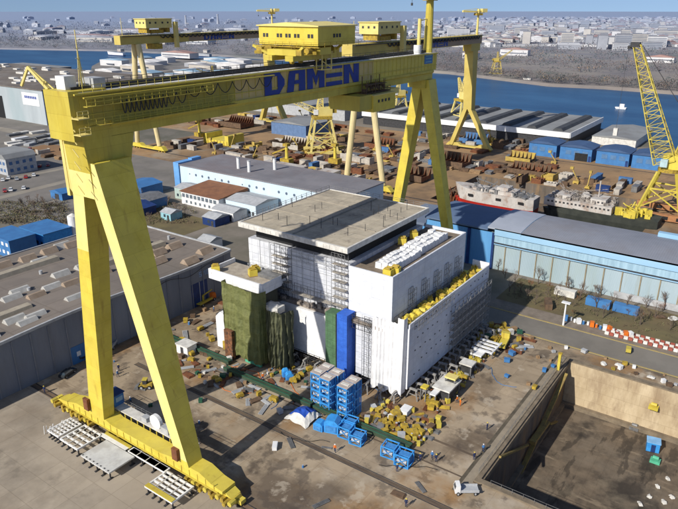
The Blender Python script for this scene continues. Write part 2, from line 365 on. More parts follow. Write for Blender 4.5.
# brown hard-standing of the far yard
BY = M('earth_yard', (0.36, 0.225, 0.115), (0.25, 0.165, 0.09), 0.03, 0.95, c3=(0.13, 0.09, 0.06), sc3=0.02, amt3=0.65, detail=9)
spots(BY, (0.09, 0.07, 0.055), 0.05, 0.55, 0.68, 0.7, detail=8); spots(BY, (0.36, 0.30, 0.22), 0.03, 0.55, 0.64, 0.6, detail=8)
sheet('storage_yard', BY, [rc(232, 250, -100, 330), rc(250, 302, 128, 330), rc(250, 302, -100, 40), rc(302, 388, -100, 470)], 0.02)
sheet('quay_road', M('quay_concrete', (0.24, 0.21, 0.17), (0.17, 0.15, 0.12), 0.04, .95, detail=8), [rc(388, 428, -100, 480)], 0.03)
ROADM = M('old_asphalt', (0.22, 0.20, 0.18), (0.15, 0.14, 0.125), 0.05, 0.9, c3=(0.22, 0.20, 0.17), sc3=0.03, amt3=0.5, detail=8)
sheet('car_park', ROADM, [rc(128, 258, 236, 600), rc(171, 232, 236, 236.5)], 0.016)
LR = M('pale_road', (0.30, 0.27, 0.22), (0.24, 0.21, 0.17), 0.1, 0.9)
def strip(name, mat, p, q, wd, z):
    p = Vector((*p[:2], 0)); q = Vector((*q[:2], 0)); d = (q-p).normalized(); n_ = Vector((-d.y, d.x, 0))*wd/2
    sheet(name, mat, [[tuple((p+n_)[:2]), tuple((q+n_)[:2]), tuple((q-n_)[:2]), tuple((p-n_)[:2])]], z)
strip('access_road', LR, at(-40, 208), at(110, 170), 5.0, .030)
strip('access_road', LR, at(-40, 188), at(110, 160), 4, .036)
strip('access_road', LR, at(-20, 125), at(110, 150), 9, .042)
strip('access_road', LR, at(-40, 226), at(110, 186), 2.0, .048)
strip('earth_lane', M('earth_lane', (0.30, 0.17, 0.08), (0.22, 0.13, 0.07), .05, .95), at(33, 147), at(120, 160), 22, .054)

# ---------------------------------------------------------------- dry dock
DT = M('dock_wall_lit_tan', (0.58, 0.47, 0.31), (0.44, 0.34, 0.21), 0.35, 0.9, stretch=(1, 1, .35), c3=(0.26, 0.18, 0.11), sc3=0.25, amt3=0.55, detail=9)  # sunlit tone of the far dock wall put into its colour
DG = M('dock_wall_shaded_grey', (0.17, 0.14, 0.115), (0.10, 0.085, 0.07), 0.3, 0.9, stretch=(1, 1, .2), c3=(0.25, 0.16, 0.08), sc3=0.25, amt3=0.6, detail=7)  # darker copy for walls turned from the sun, shade put into the colour
DF = M('dock_floor', (0.19, 0.145, 0.10), (0.10, 0.078, 0.056), 0.25, 0.9, c3=(0.19, 0.155, 0.115), sc3=0.07, amt3=0.6, detail=10)
joints(DF, 3.1, 2.3, 0.22, .04); spots(DF, (0.025, 0.022, 0.02), 0.05, 0.55, 0.62, 0.75, detail=6)
spots(DF, (0.28, 0.22, 0.15), 0.5, 0.58, 0.66, 0.6, (1, .3, 1), 9); spots(DF, (0.03, 0.025, 0.02), 0.4, 0.55, 0.60, 0.6, (.3, 1, 1), 9); spots(DF, (0.32, 0.26, 0.18), 0.07, 0.55, 0.68, 0.5, detail=9)
g = MB(); x0, x1, y0, y1 = DK; zf = -12
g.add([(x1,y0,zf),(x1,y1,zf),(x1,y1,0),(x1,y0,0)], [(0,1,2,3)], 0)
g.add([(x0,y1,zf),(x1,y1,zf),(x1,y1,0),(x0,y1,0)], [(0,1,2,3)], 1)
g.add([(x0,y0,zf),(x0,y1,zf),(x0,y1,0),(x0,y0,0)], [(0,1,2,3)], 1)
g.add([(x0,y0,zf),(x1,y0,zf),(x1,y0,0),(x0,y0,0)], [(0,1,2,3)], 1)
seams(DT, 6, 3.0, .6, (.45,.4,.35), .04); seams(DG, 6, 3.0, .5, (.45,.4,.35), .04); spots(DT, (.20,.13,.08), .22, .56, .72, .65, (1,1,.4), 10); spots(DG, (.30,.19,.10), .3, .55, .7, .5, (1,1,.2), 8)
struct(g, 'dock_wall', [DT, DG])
g = MB(); g.add([(x0,y0,zf),(x1,y0,zf),(x1,y1,zf),(x0,y1,zf)], [(0,1,2,3)]); struct(g, 'dock_floor', DF)
g = MB()
KB = M('dock_coping', (0.24, 0.19, 0.13), (0.15, 0.12, 0.085), 0.5, .9)
g.box(x0-1.2, x1+1.4, y1, y1+.9, 0.0, .35); g.box(x1, x1+1.4, y0, y1, 0.0, .35); g.box(x0-1.2, x0, y0, y1, 0, .35)
g.box(x0+.0, x1, y1-.35, y1-.002, -1.2, -.1)
struct(g, 'dock_coping', KB)
g = MB(); g.box(x1-1.1, x1-.003, y0, y1, zf+.003, zf+1.0); g.box(x0, x1-1.1, y1-1.0, y1-.003, zf+.003, zf+.8); struct(g, 'dock_ledge', KB)
# second coping line & cable trench on the yard side
sheet('dock_edge_strip', M('edge_strip', (0.14, 0.115, 0.08), (0.08, 0.068, 0.05), .5, .95), [rc(86, 144, 36.0, 36.7)], 0.014)
sheet('dock_edge_walk', M('edge_walk', (0.31, 0.26, 0.19), (0.24, 0.2, 0.15), .5, .95), [rc(88, 144, 34.4, 36.0)], 0.014)
# handrail along the dock's two edges
g = MB()
for i in range(26):
    x = x0+1+i*2.0; g.cyl((x, y1+.95, .35), (x, y1+.95, 1.35), .035, n=4)
g.cyl((x0+1, y1+.95, 1.35), (x0+51, y1+.95, 1.35), .035, n=4); g.cyl((x0+1, y1+.95, .85), (x0+51, y1+.95, .85), .025, n=4)
one(g, 'guard_rail', GRY, 'thin steel guard rail along the long edge of the empty dry dock', 'guard rail', (x0+1, y1+.95, .35))
g = MB()
for i in range(20):
    y = y1-2-i*2.0; g.cyl((x0-.6, y, .35), (x0-.6, y, 1.35), .035, n=4)
g.cyl((x0-.6, y1-2, 1.35), (x0-.6, y1-40, 1.35), .035, n=4); g.cyl((x0-.6, y1-2, .85), (x0-.6, y1-40, .85), .025, n=4)
one(g, 'guard_rail', GRY, 'thin steel guard rail along the short near edge of the empty dry dock', 'guard rail', (x0-.6, y1-2, .35))
# yellow braced strut on the dock wall
def dw(x, y, Y=32.6):
    d = ray(x, y); t = Y/d[1]; return (d[0]*t, Y, H+d[2]*t)
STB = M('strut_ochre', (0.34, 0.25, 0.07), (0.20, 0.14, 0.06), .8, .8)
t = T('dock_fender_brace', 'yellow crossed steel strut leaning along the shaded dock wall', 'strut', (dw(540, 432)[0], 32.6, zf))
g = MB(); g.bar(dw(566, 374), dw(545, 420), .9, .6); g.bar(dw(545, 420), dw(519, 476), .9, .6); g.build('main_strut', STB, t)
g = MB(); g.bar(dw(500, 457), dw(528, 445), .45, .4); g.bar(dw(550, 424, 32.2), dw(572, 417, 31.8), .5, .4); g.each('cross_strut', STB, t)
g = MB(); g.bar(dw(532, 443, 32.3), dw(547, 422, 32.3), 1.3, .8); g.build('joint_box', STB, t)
# small things on the dock floor
def floor_pt(x, y): return at(x, y, zf+.0)
p = floor_pt(652, 450)
t = T('dock_cabin', 'blue equipment cabin on the floor of the dry dock', 'cabin', p, .2)
g = MB(); g.ob(p[0], p[1], zf+.2, 2.2, 2.6, 2.3, .0); g.build('body', SKB, t)
g = MB(); g.ob(p[0], p[1], zf+2.5, 2.5, 2.9, .15, .0, 0); g.build('roof', M('pale_blue', (0.25, 0.5, 0.8)), t)
g = MB(); g.box(p[0]-1.14, p[0]-1.10, p[1]-.5, p[1]+.4, zf+.2, zf+2.1); g.build('door', DBL, t)
for i, (x, y, mt, lb, nm) in enumerate([(634, 429, GRY, 'grey valve box near the far corner of the dock floor', 'valve_box'), (655, 462, LGN, 'green pump set beside the blue cabin in the dock', 'pump_set'),
        (655, 405, YEL, 'yellow ladder bracket fixed low on the tan dock wall', 'ladder_bracket')]):
    p = floor_pt(x, y) if y > 410 else (141.8, at(x, y, -5)[1], -5)
    t = T(nm, lb, nm.replace('_', ' '), p); g = MB(); g.box(p[0]-.8, p[0]+.7, p[1]-1, p[1]+1, p[2], p[2]+.7); g.build('base', mt, t)
    g = MB(); g.cyl((p[0], p[1]-.6, p[2]+1.1), (p[0], p[1]+.6, p[2]+1.1), .4); g.build('drum', mt, t)
for i, (x, y) in enumerate([(658, 488), (650, 498), (668, 480), (640, 505), (672, 498), (664, 503)]):
    p = floor_pt(x, y); g = MB(); g.blob((p[0], p[1], zf+.2), .55, sq=.6, jit=.4); g.blob((p[0]+.5, p[1]+.3, zf+.15), .4, sq=.5, jit=.4)
    one(g, 'debris_bundle', OFW, 'pale bundle of packing lying on the dock floor', 'bundle', p, 'pale bundles on the dock floor')
# ship dock pit
g = MB(); x0, x1, y0, y1 = D2
g.add([(x1,y0,-9),(x1,y1,-9),(x1,y1,0),(x1,y0,0)], [(0,1,2,3)]); g.add([(x0,y1,-9),(x1,y1,-9),(x1,y1,0),(x0,y1,0)], [(0,1,2,3)])
g.add([(x0,y0,-9),(x0,y1,-9),(x0,y1,0),(x0,y0,0)], [(0,1,2,3)]); g.add([(x0,y0,-9),(x1,y0,-9),(x1,y0,0),(x0,y0,0)], [(0,1,2,3)])
g.add([(x0,y0,-9),(x1,y0,-9),(x1,y1,-9),(x0,y1,-9)], [(0,1,2,3)]); struct(g, 'ship_dock_pit', DG)

# ================================================================== GANTRY CRANES
def letters(mb, x0, x1, z0, z1, y, dep=0.05, m=0):
    """D A M E N in heavy square letters on a face that looks towards -Y"""
    H_ = z1-z0; W = (x1-x0)/5.0; w_ = W*0.90; s = w_*0.35; t = H_*0.20
    def P(pts, k): mb.prism([(x0+k*W+u, z0+v) for u, v in pts], 'y', y-dep, y, m)
    c = w_*.28
    # D
    P([(0,0),(s,0),(s,H_),(0,H_)], 0); P([(s+.001,0),(w_-c,0),(w_-s,t),(s+.001,t)], 0); P([(s+.001,H_-t),(w_-s,H_-t),(w_-c,H_),(s+.001,H_)], 0)
    P([(w_-s,t+.001),(w_-c+.01,0),(w_,c),(w_,H_-c),(w_-c+.01,H_),(w_-s,H_-t-.001)], 0)
    # A (square shouldered)
    P([(0,0),(s,0),(s+.12*w_,H_-t-.001),(.12*w_,H_-t-.001)], 1); P([(.12*w_,H_-t),(w_,H_-t),(w_,H_),(.2*w_,H_)], 1); P([(w_-s,0),(w_,0),(w_,H_-t-.001),(w_-s,H_-t-.001)], 1)
    P([(s+.06*w_,H_*.34),(w_-s-.001,H_*.34),(w_-s-.001,H_*.34+t*.8),(s+.10*w_,H_*.34+t*.8)], 1)
    # M
    P([(0,0),(s*.9,0),(s*.9,H_),(0,H_)], 2); P([(w_-s*.9,0),(w_,0),(w_,H_),(w_-s*.9,H_)], 2)
    P([(s*.9+.001,H_),(s*.9+.001,H_*.62),(w_/2-.001,H_*.12),(w_/2-.001,H_*.55)], 2); P([(w_-s*.9-.001,H_),(w_/2,H_*.55),(w_/2,H_*.12),(w_-s*.9-.001,H_*.62)], 2)
    # E (three bars)
    for a in (0, .405, .81): P([(0,H_*a),(w_,H_*a),(w_,H_*a+t),(0,H_*a+t)], 3)
    # N
    P([(0,0),(s,0),(s,H_),(0,H_)], 4); P([(w_-s,0),(w_,0),(w_,H_),(w_-s,H_)], 4); P([(s+.001,H_),(s+.001,H_*.60),(w_-s-.001,0),(w_-s-.001,H_*.40)], 4)
def rail_line(mb, pts, h=1.1, step=2.0, r=.035):
    for a, b in zip(pts, pts[1:]):
        a = Vector(a); b = Vector(b); L_ = (b-a).length; n_ = max(1, int(L_/step))
        for i in range(n_+1):
            p = a.lerp(b, i/n_); mb.cyl(p, p+Vector((0,0,h)), r, n=4, caps=False)
        for k in (1.0, .55): mb.cyl(a+Vector((0,0,h*k)), b+Vector((0,0,h*k)), r, n=4, caps=False)
def limb(mb, y0, w0, y1, w1, z0, z1, xa0, xb0, xa1, xb1, m=0):
    mb.hexa([(xa0,y0-w0/2,z0),(xb0,y0-w0/2,z0),(xb0,y0+w0/2,z0),(xa0,y0+w0/2,z0)], [(xa1,y1-w1/2,z1),(xb1,y1-w1/2,z1),(xb1,y1+w1/2,z1),(xa1,y1+w1/2,z1)], m)
def slewing_crane(parent, x, y, z, mast=12.5, jib=-14, tip=5, mat=None, ang=0.0, r=1.1):
    """maintenance crane standing on the girder end"""
    mat = mat or YEL
    g = MB(); g.cyl((x,y,z), (x,y,z+mast), r, r*.8, 12); g.build('crane_mast', mat, parent)
    g = MB(); zz = z+mast; ca, sa = cos(ang), sin(ang)
    g.ob(x, y, zz+.001, 4.2, 3.0, 1.2, ang); j = g.build('slewing_platform', YDK, parent)
    g = MB(); g.bar((x+ca*jib, y+sa*jib, zz+2.2), (x+ca*tip, y+sa*tip, zz+1.9), 1.1, 1.0); g.bar((x, y, zz+1.2), (x, y, zz+3.4), 1.4)
    g.bar((x+ca*jib*.95, y+sa*jib*.95, zz+2.8), (x, y, zz+3.6), .22); g.ob(x+ca*tip*.9, y+sa*tip*.9, zz+1.6, 3.4, 2.6, 2.0, ang)
    g.build('crane_jib', mat, parent)
    g = MB(); g.cyl((x+ca*jib*.9, y+sa*jib*.9, zz+1.7), (x+ca*jib*.9, y+sa*jib*.9, zz-.8), .05, n=4); g.ob(x+ca*jib*.9, y+sa*jib*.9, zz-1.4, .5, .4, .7, ang); g.build('hook_block', DGR, parent)
    g = MB(); rail_line(g, [(x-2.1,y-1.5,zz+.9),(x+2.1,y-1.5,zz+.9),(x+2.1,y+1.5,zz+.9),(x-2.1,y+1.5,zz+.9),(x-2.1,y-1.5,zz+.9)], 1.0, 1.5, .05); g.build('platform_rail', DGR, parent)

# ---- the near crane
GY0, GY1 = 91.5, 97.6; GX0, GX1 = 58.0, 178.2; ZB, ZT = 60.4, 67.7
G1 = T('gantry_crane', 'huge near yellow gantry crane over the white wrapped deckhouse, blue lettering on girder', 'gantry crane', (61.6, 90, 0))
OLI = M('girder_olive', (0.50, 0.41, 0.07), (0.40, 0.33, 0.065), 0.25, 0.5, stretch=(1, 1, .3), c3=(0.36, 0.27, 0.05), sc3=0.2, amt3=0.5)
spots(OLI, (0.25, 0.16, 0.05), 0.5, 0.58, 0.7, 0.6, (1, 1, .1))
g = MB()
segs = [(GX0, 93, OLI), (93, 143.5, BEI), (143.5, GX1, YELB)]
for k, (a, b_, m_) in enumerate(segs): g.box(a, b_, GY0, GY1, 62.9, ZT, k)
g.build('girder', [OLI, BEI, YELB], G1)
g = MB(); g.prism([(GY0-.35,62.9),(GY0-.35,62.3),(GY0+.1,61.9),(GY0+.1,ZB),(GY1-.1,ZB),(GY1-.1,61.9),(GY1+.35,62.3),(GY1+.35,62.9)], 'x', GX0+6, GX1-2); g.build('girder_bottom_flange', YEL, G1)
g = MB()
for i in range(60):
    x = GX0+1+i*2.0
    if x > GX1-.5: break
    g.box(x-.06, x+.06, GY0-.07, GY0-.003, 63.2, ZT-.3)
g.box(GX0, GX1, GY0-.14, GY0-.004, 64.2, 64.34); g.box(GX0, GX1, GY0-.45, GY0-.003, ZT-.28, ZT-.02)
# stiffeners only over the olive and yellow lengths
g.v = g.v; g.build('girder_stiffener', YEL, G1)
g = MB(); g.box(GX0+1, GX1-.5, GY0+.0, GY0+1.5, ZT+.003, ZT+.10); g.box(GX0+1, GX1-.5, GY1-1.5, GY1, ZT+.003, ZT+.10); g.each('deck_plating', OFW, G1)
g = MB(); g.box(GX0+1, GX1-1, GY0+1.9, GY0+2.2, ZT+.003, ZT+.75); g.box(GX0+1, GX1-1, GY1-2.2, GY1-1.9, ZT+.003, ZT+.75); g.each('trolley_rail', DGR, G1)
g = MB(); rail_line(g, [(GX0+1, GY1-.1, ZT+.1), (GX1-.5, GY1-.1, ZT+.1)], 1.1, 2.4, .05); rail_line(g, [(GX0+30, GY0+.1, ZT+.1), (GX1-.5, GY0+.1, ZT+.1)], .9, 2.4, .03); g.build('deck_rail', DGR, G1)
g = MB(); letters(g, 101.6, 137.2, 62.95, 67.6, GY0-.14, .05); g.build('lettering', M('letter_blue', (0.018, 0.042, 0.30), (0.025, 0.055, 0.24), 1.2, .5), G1)
# white patch behind the middle of the lettering is bare primer; festoon cable
g = MB()
def loops(mb, xs, z, y, sag, r):
    for a, b_ in zip(xs, xs[1:]):
        n_ = 8; pts = [(a+(b_-a)*i/n_, y, z-sag*(1-(2*i/n_-1)**2)) for i in range(n_+1)]
        mb.path(pts, r, 5)
xs = [66+i*.95 for i in range(11)]
loops(g, xs, 66.1, GY0-.9, 2.2, .10)
loops(g, [75.5, 77.5, 80], 66.3, GY0-.9, 2.1, .09); loops(g, [80+i*3.9 for i in range(7)], 66.8, GY0-.8, 1.9, .085)
g.build('festoon_cable', DGR, G1)
g = MB(); g.box(GX0+1.2, 104, GY0-1.0, GY0-.5, 66.9, 67.1); g.build('festoon_track', YEL, G1)
# balcony walkways on the near face at the left end
g = MB(); g.box(GX0+1.2, 86, GY0-1.5, GY0-.46, 65.6, 65.72); g.box(GX0+1.0, 92, GY0-1.5, GY0-.46, 62.55, 62.66); g.each('walkway', OLI, G1)
g = MB(); rail_line(g, [(GX0+1.2, GY0-1.45, 65.7), (86, GY0-1.45, 65.7)], 1.15, 1.5, .045); rail_line(g, [(GX0+1.0, GY0-1.45, 62.66), (92, GY0-1.45, 62.66)], 1.1, 1.5, .035)
rail_line(g, [(GX0+1.2, GY0-.9, ZT+.1), (80, GY0-.9, ZT+.1)], 1.1, 1.6, .045); g.build('walkway_rail', YEL, G1)
g = MB(); g.box(170.6, 175.4, GY0-.12, GY0-.004, 64.9, 67.5); g.build('blue_panel', SHB, G1)
g = MB()
for z in (65.3, 66.2, 67.0): g.box(171.2, 174.8, GY0-.15, GY0-.122, z, z+.25)
g.build('panel_stripe', M('panel_teal', (0.25, 0.5, 0.55)), G1)
# big rigid leg on the near rail: broad portal of plate
t = G1
g = MB()
# head from z 51 up, flush with girder end
g.hexa([(59.5,91.6,50.6),(66.0,91.6,50.6),(66.0,97.8,50.6),(59.5,97.8,50.6)], [(58.6,91.56,ZB-.05),(68.4,91.56,ZB-.05),(68.4,97.0,ZB-.05),(58.6,97.0,ZB-.05)])
g.box(57.2, GX0+6, GY0+.05, GY1+.6, ZB-.04, ZT+.35)
g.build('leg_head', YEL, t)
lg = MB(); limb(lg, 100.6+1.6-.6, 4.6, 96.4, 3.0, 4.2, 50.6, 59.4, 61.8, 59.45, 64.0); lg.build('leg', [YELB], t)
lg = MB(); limb(lg, 76.3, 2.7, 92.0, 3.0, 4.2, 56.6, 59.4, 62.6, 59.35, 66.4); lg.build('leg', [YELB], t)
# pale outboard faces, upper painted cream
g = MB()
g.add([(59.30,91.6,50.6),(59.30,97.75,50.6),(58.50,97.0,ZT+.3),(58.50,91.6,ZT+.3)], [(0,1,2,3)])
def edge_strip(y0, w0, y1, w1, z0, z1, f0, f1, xo0=59.4, xo1=59.45):
    def L_(f): return (y0+(y1-y0)*f, w0+(w1-w0)*f, z0+(z1-z0)*f, xo0+(xo1-xo0)*f-.02)
    a = L_(f0); b_ = L_(f1)
    g.add([(a[3],a[0]-a[1]/2,a[2]),(a[3],a[0]+a[1]/2,a[2]),(b_[3],b_[0]+b_[1]/2,b_[2]),(b_[3],b_[0]-b_[1]/2,b_[2])], [(0,1,2,3)])
edge_strip(101.6, 4.6, 96.4, 3.0, 4.2, 50.6, .78, 1.0); edge_strip(76.3, 2.7, 92.0, 3.0, 4.2, 56.6, .02, 1.0, 59.4, 59.35)
g.build('cream_facing', M('facing_cream', (0.86, 0.74, 0.27), (0.78, 0.66, 0.22), 0.3, .45, c3=(.55,.45,.2), sc3=.25, amt3=.3), t)
# sill beam, bogies, cabin
g = MB()
g.prism([(114.6,2.2),(114.6,2.9),(112.5,3.2),(109,4.19),(99,4.19),(97.5,3.7),(83,3.7),(80,4.19),(72.5,4.19),(69.5,3.1),(67.0,2.8),(67.0,2.2)], 'x', 59.6, 62.7)
g.build('sill_beam', YELB, t)
g = MB()
for yc in (66.2, 69.2, 72.2, 75.2, 84, 87, 95, 98, 104.4, 107.4, 110.4, 113.4, 116.4):
    g.prism([(yc-1.35,.62),(yc+1.35,.62),(yc+.9,1.59),(yc-.9,1.59)], 'x', 60.5, 62.3)
g.each('bogie_frame', YEL, t)
g = MB()
for yc in (66.2, 69.2, 72.2, 75.2, 84, 87, 95, 98, 104.4, 107.4, 110.4, 113.4, 116.4):
    for d in (-.75, .75):
        for xx in (60.8, 61.7): g.cyl((xx, yc+d, .55), (xx+.35, yc+d, .55), .5, n=12)
g.each('bogie_wheel', DGR, t)
g = MB()
for y in (65.0, 68, 71, 74, 106, 109, 112, 117.6):
    g.cyl((59.1, y, 1.5), (60.4, y, 1.5), .5, n=8)
g.each('drive_motor', YEL, t)
g = MB(); g.box(62.8, 64.9, 78, 108, 4.5, 4.7); g.build('sill_walkway', OFW, t)
g = MB()
for i in range(16): y = 80+i*1.9; g.box(62.705, 62.9, y-.08, y+.08, 2.4, 4.49)
for i in range(22): y = 69+i*2.05; g.box(59.5, 59.597, y-.07, y+.07, 2.3, 3.6)
g.box(59.3, 59.597, 68, 113, 2.2, 2.32); g.build('sill_stiffener', YEL, t)
g = MB()
for yc in (66.2, 69.2, 72.2, 75.2, 84, 87, 95, 98, 104.4, 107.4, 110.4, 113.4, 116.4): g.cyl((58.9, yc, .95), (60.45, yc, .95), .42, n=8); g.box(59.3, 60.2, yc+.5, yc+1.2, .7, 1.6)
g.each('drive_gear', YDK, t)
g = MB()
for a_, b_ in ((65.6, 70.6), (71, 76.6), (103.2, 108.6), (109.2, 117.2), (82.8, 88.2), (93.8, 99.2)): g.prism([(a_,1.6),(b_,1.6),(b_-1.2,2.19),(a_+1.2,2.19)], 'x', 60.2, 62.5)
g.each('equaliser', YELB, t)
g = MB()
for y in (64.4, 118.4): g.box(60.9, 62.1, y-.4, y+.4, .5, 1.3)
g.each('buffer', YELB, t)
g = MB(); rail_line(g, [(64.85, 78, 4.7), (64.85, 108, 4.7)], 1.1, 1.5, .035); g.build('sill_rail', GRY, t)
g = MB(); g.box(62.8, 65.2, 100.4, 103.0, 4.71, 7.2); cb = g.build('control_cabin', SHB, t)
g = MB(); g.box(62.6, 65.4, 100.2, 103.2, 7.201, 7.4); g.build('cabin_roof', DBL, cb)
g = MB(); g.box(62.76, 62.797, 100.8, 102.6, 5.6, 6.6); g.box(63.3, 64.9, 100.36, 100.397, 5.6, 6.6); g.each('cabin_window', M('cab_glass', (0.35, 0.5, 0.6), None, 1, .2), cb)
g = MB(); g.cyl((63.3, 88.5, 5.9), (64.0, 88.5, 5.9), 1.5, n=20); g.cyl((64.01, 88.5, 5.9), (64.3, 88.5, 5.9), .5, n=12); g.build('cable_reel', WHT, t)
g = MB(); g.box(63.0, 64.6, 84.5, 86.6, 4.71, 5.9); g.box(63.2, 64.4, 91.0, 92.5, 4.71, 5.6); g.each('switch_cabinet', LGR, t)
g = MB()
g.box(58.7, 59.3, 103.2, 104.6, 5.0, 7.6); g.box(58.7, 59.3, 77.0, 78.4, 5.0, 7.4); g.each('access_door', RST, t)
# far leg (A shaped, slim)
lg = MB(); limb(lg, 104.0, 2.6, 94.4, 3.0, 2.4, ZB-.1, 173.6, 176.0, 172.6, 177.2); lg.build('leg', YELB, t)
lg = MB(); limb(lg, 80.2, 2.6, 92.4, 3.0, 2.4, ZB-.1, 173.6, 176.0, 172.6, 177.2); lg.build('leg', YELB, t)
g = MB(); g.box(173.4, 176.2, 72, 112, 1.2, 2.38); g.build('sill_beam', YELB, t)
g = MB(); g.box(172.0, 177.8, GY0+.1, GY1-.1, ZB-2.4, ZB-.11); g.build('hinge_head', YEL, t)
# upper trolley with machinery house
g = MB(); g.box(110, 128, GY0-1.0, GY0+1.2, 69.3, 70.4); g.box(110, 128, GY1-1.2, GY1+1, 69.3, 70.4); g.box(111, 113, GY0-1, GY1+1, 70.41, 71.6); g.box(125, 127, GY0-1, GY1+1, 70.41, 71.6)
g.box(117, 121, 88.5, 104, 70.41, 71.9)
for x in (112, 126): 
    for y in (89.2, 103.6): g.bar((x, y, 72.2), (x, 92.5 if y < 95 else 97, 69.8), .5)
g.build('trolley_frame', YEL, t)
g = MB()
for i in range(26):
    g.ob(111+rnd.random()*16, 89+rnd.random()*14, 70.5, .8+rnd.random(), .8+rnd.random()*1.2, .5+rnd.random(), rnd.random())
for x in (113, 116, 122, 125): g.cyl((x, GY0+2.05, 69.0), (x+.01, GY0+2.05-.6, 69.0), .55, n=10)
g.cyl((114, 90, 71.2), (119, 90, 71.2), .7, n=12); g.cyl((121, 92, 71.2), (126, 92, 71.2), .8, n=12)
g.each('winch_gear', YDK, t)
g = MB(); g.box(115.6, 129.8, 88.0, 105.0, 72.3, 76.2); hs_ = g.build('machinery_house', YELB, t)
g = MB(); g.prism([(87.6,76.21),(105.4,76.21),(105.4,76.45),(96.5,77.1),(87.6,76.45)], 'x', 115.2, 130.2); g.build('house_roof', CRM, hs_)
g = MB()
for y in (89.6, 90.5, 93.4, 94.3, 95.9, 96.8, 98.4, 99.3, 102.5, 103.4): g.box(115.54, 115.597, y-.32, y+.32, 73.9, 74.7)
for x in (121.5, 122.6, 123.7): g.box(x-.35, x+.35, 87.94, 87.997, 73.9, 74.7)
g.each('window', DGR, hs_)
g = MB(); rail_line(g, [(115.0, 87.4, 72.0), (115.0, 105.6, 72.0)], 1.0, 2, .04); rail_line(g, [(115.0, 87.4, 72.0), (130.4, 87.4, 72.0)], 1.0, 2, .04); g.build('house_rail', YDK, hs_)
g = MB(); g.box(114.9, 115.59, 87.3, 105.7, 71.9, 72.1); g.build('house_walkway', YDK, hs_)
# near-side hanging platform below the house
g = MB(); g.box(118.5, 122.2, GY0-2.4, GY0-.5, 67.0, 67.2); 
for x in (118.6, 122.1): 
    for y in (GY0-2.3, GY0-.7): g.bar((x, y, 67.2), (x, y, 71), .2)
g.bar((118.6, GY0-2.3, 69), (122.1, GY0-2.3, 67.3), .15); g.build('hanging_platform', CRM, t)
# lower trolley: under-slung cab, dark gear
g = MB(); g.box(131.5, 137, 87.6, 97, 56.4, 60.0); g.build('lower_trolley_frame', OLI, t)
g = MB(); g.box(137.01, 147.6, 87.2, 95.5, 55.6, 59.6); lo = g.build('lower_machinery_house', YELB, t)
g = MB(); g.box(136.8, 147.8, 87.0, 95.7, 59.61, 59.8); g.build('house_roof', CRM, lo)
g = MB()
for x in (139.5, 141.2, 142.8, 144.4): g.box(x-.4, x+.4, 87.14, 87.197, 57.8, 58.5)
g.each('window', DGR, lo)
g = MB()
for x0_ in (136.5, 140.5, 144.5):
    g.bar((x0_, GY0-1.2, 60), (x0_, GY0-1.2, 64.2), .18); g.bar((x0_, GY0-2.6, 60), (x0_, GY0-2.6, 63.2), .15)
    g.bar((x0_, GY0-2.6, 60.2), (x0_+3, GY0-1.2, 62.9), .13)
g.box(136, 147.5, GY0-2.8, GY0-.5, 60.0, 60.15); g.box(137, 146, GY0-2.6, GY0-.8, 62.0, 62.1)
for i in range(9): g.ob(137+i*1.1, GY0-1.6, 60.2+rnd.random()*1.5, .6, .9, .8, rnd.random())
rail_line(g, [(136, GY0-2.75, 60.2), (147.5, GY0-2.75, 60.2)], 1.1, 1.4, .05); g.build('suspension_gear', BRN, t)
g = MB(); g.box(148.2, 152.5, 89, 94.5, 58.8, 60.2); g.bar((150, 90, 58.8), (150, 90, 55), .5); g.build('cable_carrier', CRM, t)
for x_, y_ in ((121, 90.2), (121, 99), (142, 90)): pass
# end crane, tank, left end gear
slewing_crane(t, 176.0, 93.4, ZT+.12, 14.2, -15, 5, YEL, 0.12, 1.35)
g = MB(); g.cyl((171.8, 94.2, ZT+.11), (171.8, 94.2, ZT+9.5), .55, .5, 10); g.bar((171.8, 94.2, ZT+9), (175.2, 93.4, ZT+9.4), .25); g.build('hose_post', CRM, t)
g = MB(); g.cyl((168.2, 92.6, ZT+.11), (168.2, 92.6, ZT+2.5), 1.1, n=16); g.build('water_tank', WHT, t)
g = MB()
rail_line(g, [(165, 93.5, ZT+.1), (176, 93.5, ZT+.1)], 1.2, 1.2, .04)
g.build('end_rail', GRY, t)
# left end: mast, small jib, cabinets
g = MB(); g.cyl((61.2, 93.6, ZT+.3), (61.2, 93.6, ZT+9.2), .16, .07, 6)
for z in (2, 3.5, 5, 6.5): g.bar((60.7, 93.6, ZT+z), (61.7, 93.6, ZT+z), .06)
for a_ in (-1, 1): g.cyl((61.2+a_*.55, 93.6, ZT+.3), (61.2, 93.6, ZT+6.5), .06, n=4)
g.build('antenna_mast', CRM, t)
g = MB(); g.bar((58.0, 98.0, ZT+.3), (57.2, 101.4, ZT+3.6), .45); g.bar((57.2, 101.4, ZT+3.6), (56.6, 103.2, ZT+.6), .35); g.bar((58.6, 97.4, ZT+.3), (57.4, 100.8, ZT+3.2), .2); g.bar((58, 99.0, ZT-.3), (57.7, 98.4, ZT+1.6), .3); g.build('folding_jib', CRM, t)
g = MB(); g.box(58.6, 60.6, 94.2, 96.6, ZT+.36, ZT+2.4); g.build('electrical_cabinet', WHT, t)
g = MB(); g.box(62.6, 64.8, 92.6, 95.6, ZT+.36, ZT+1.9); g.build('switch_house', LGR, t)
g = MB()
for z, y in ((64, 91.0), (61.5, 91.0)): g.box(57.0, 58.9, y-1.6, y+.3, z, z+.15)
rail_line(g, [(57.0, 89.5, 64.15), (58.9, 89.5, 64.15)], 1.1, .9, .05); rail_line(g, [(57.0, 89.5, 61.65), (58.9, 89.5, 61.65)], 1.1, .9, .05)
for z in range(52, 66, 2): g.bar((57.3, 91.2, z), (57.3, 92.6, z+1.2), .12)
g.build('end_ladder', CRM, t)
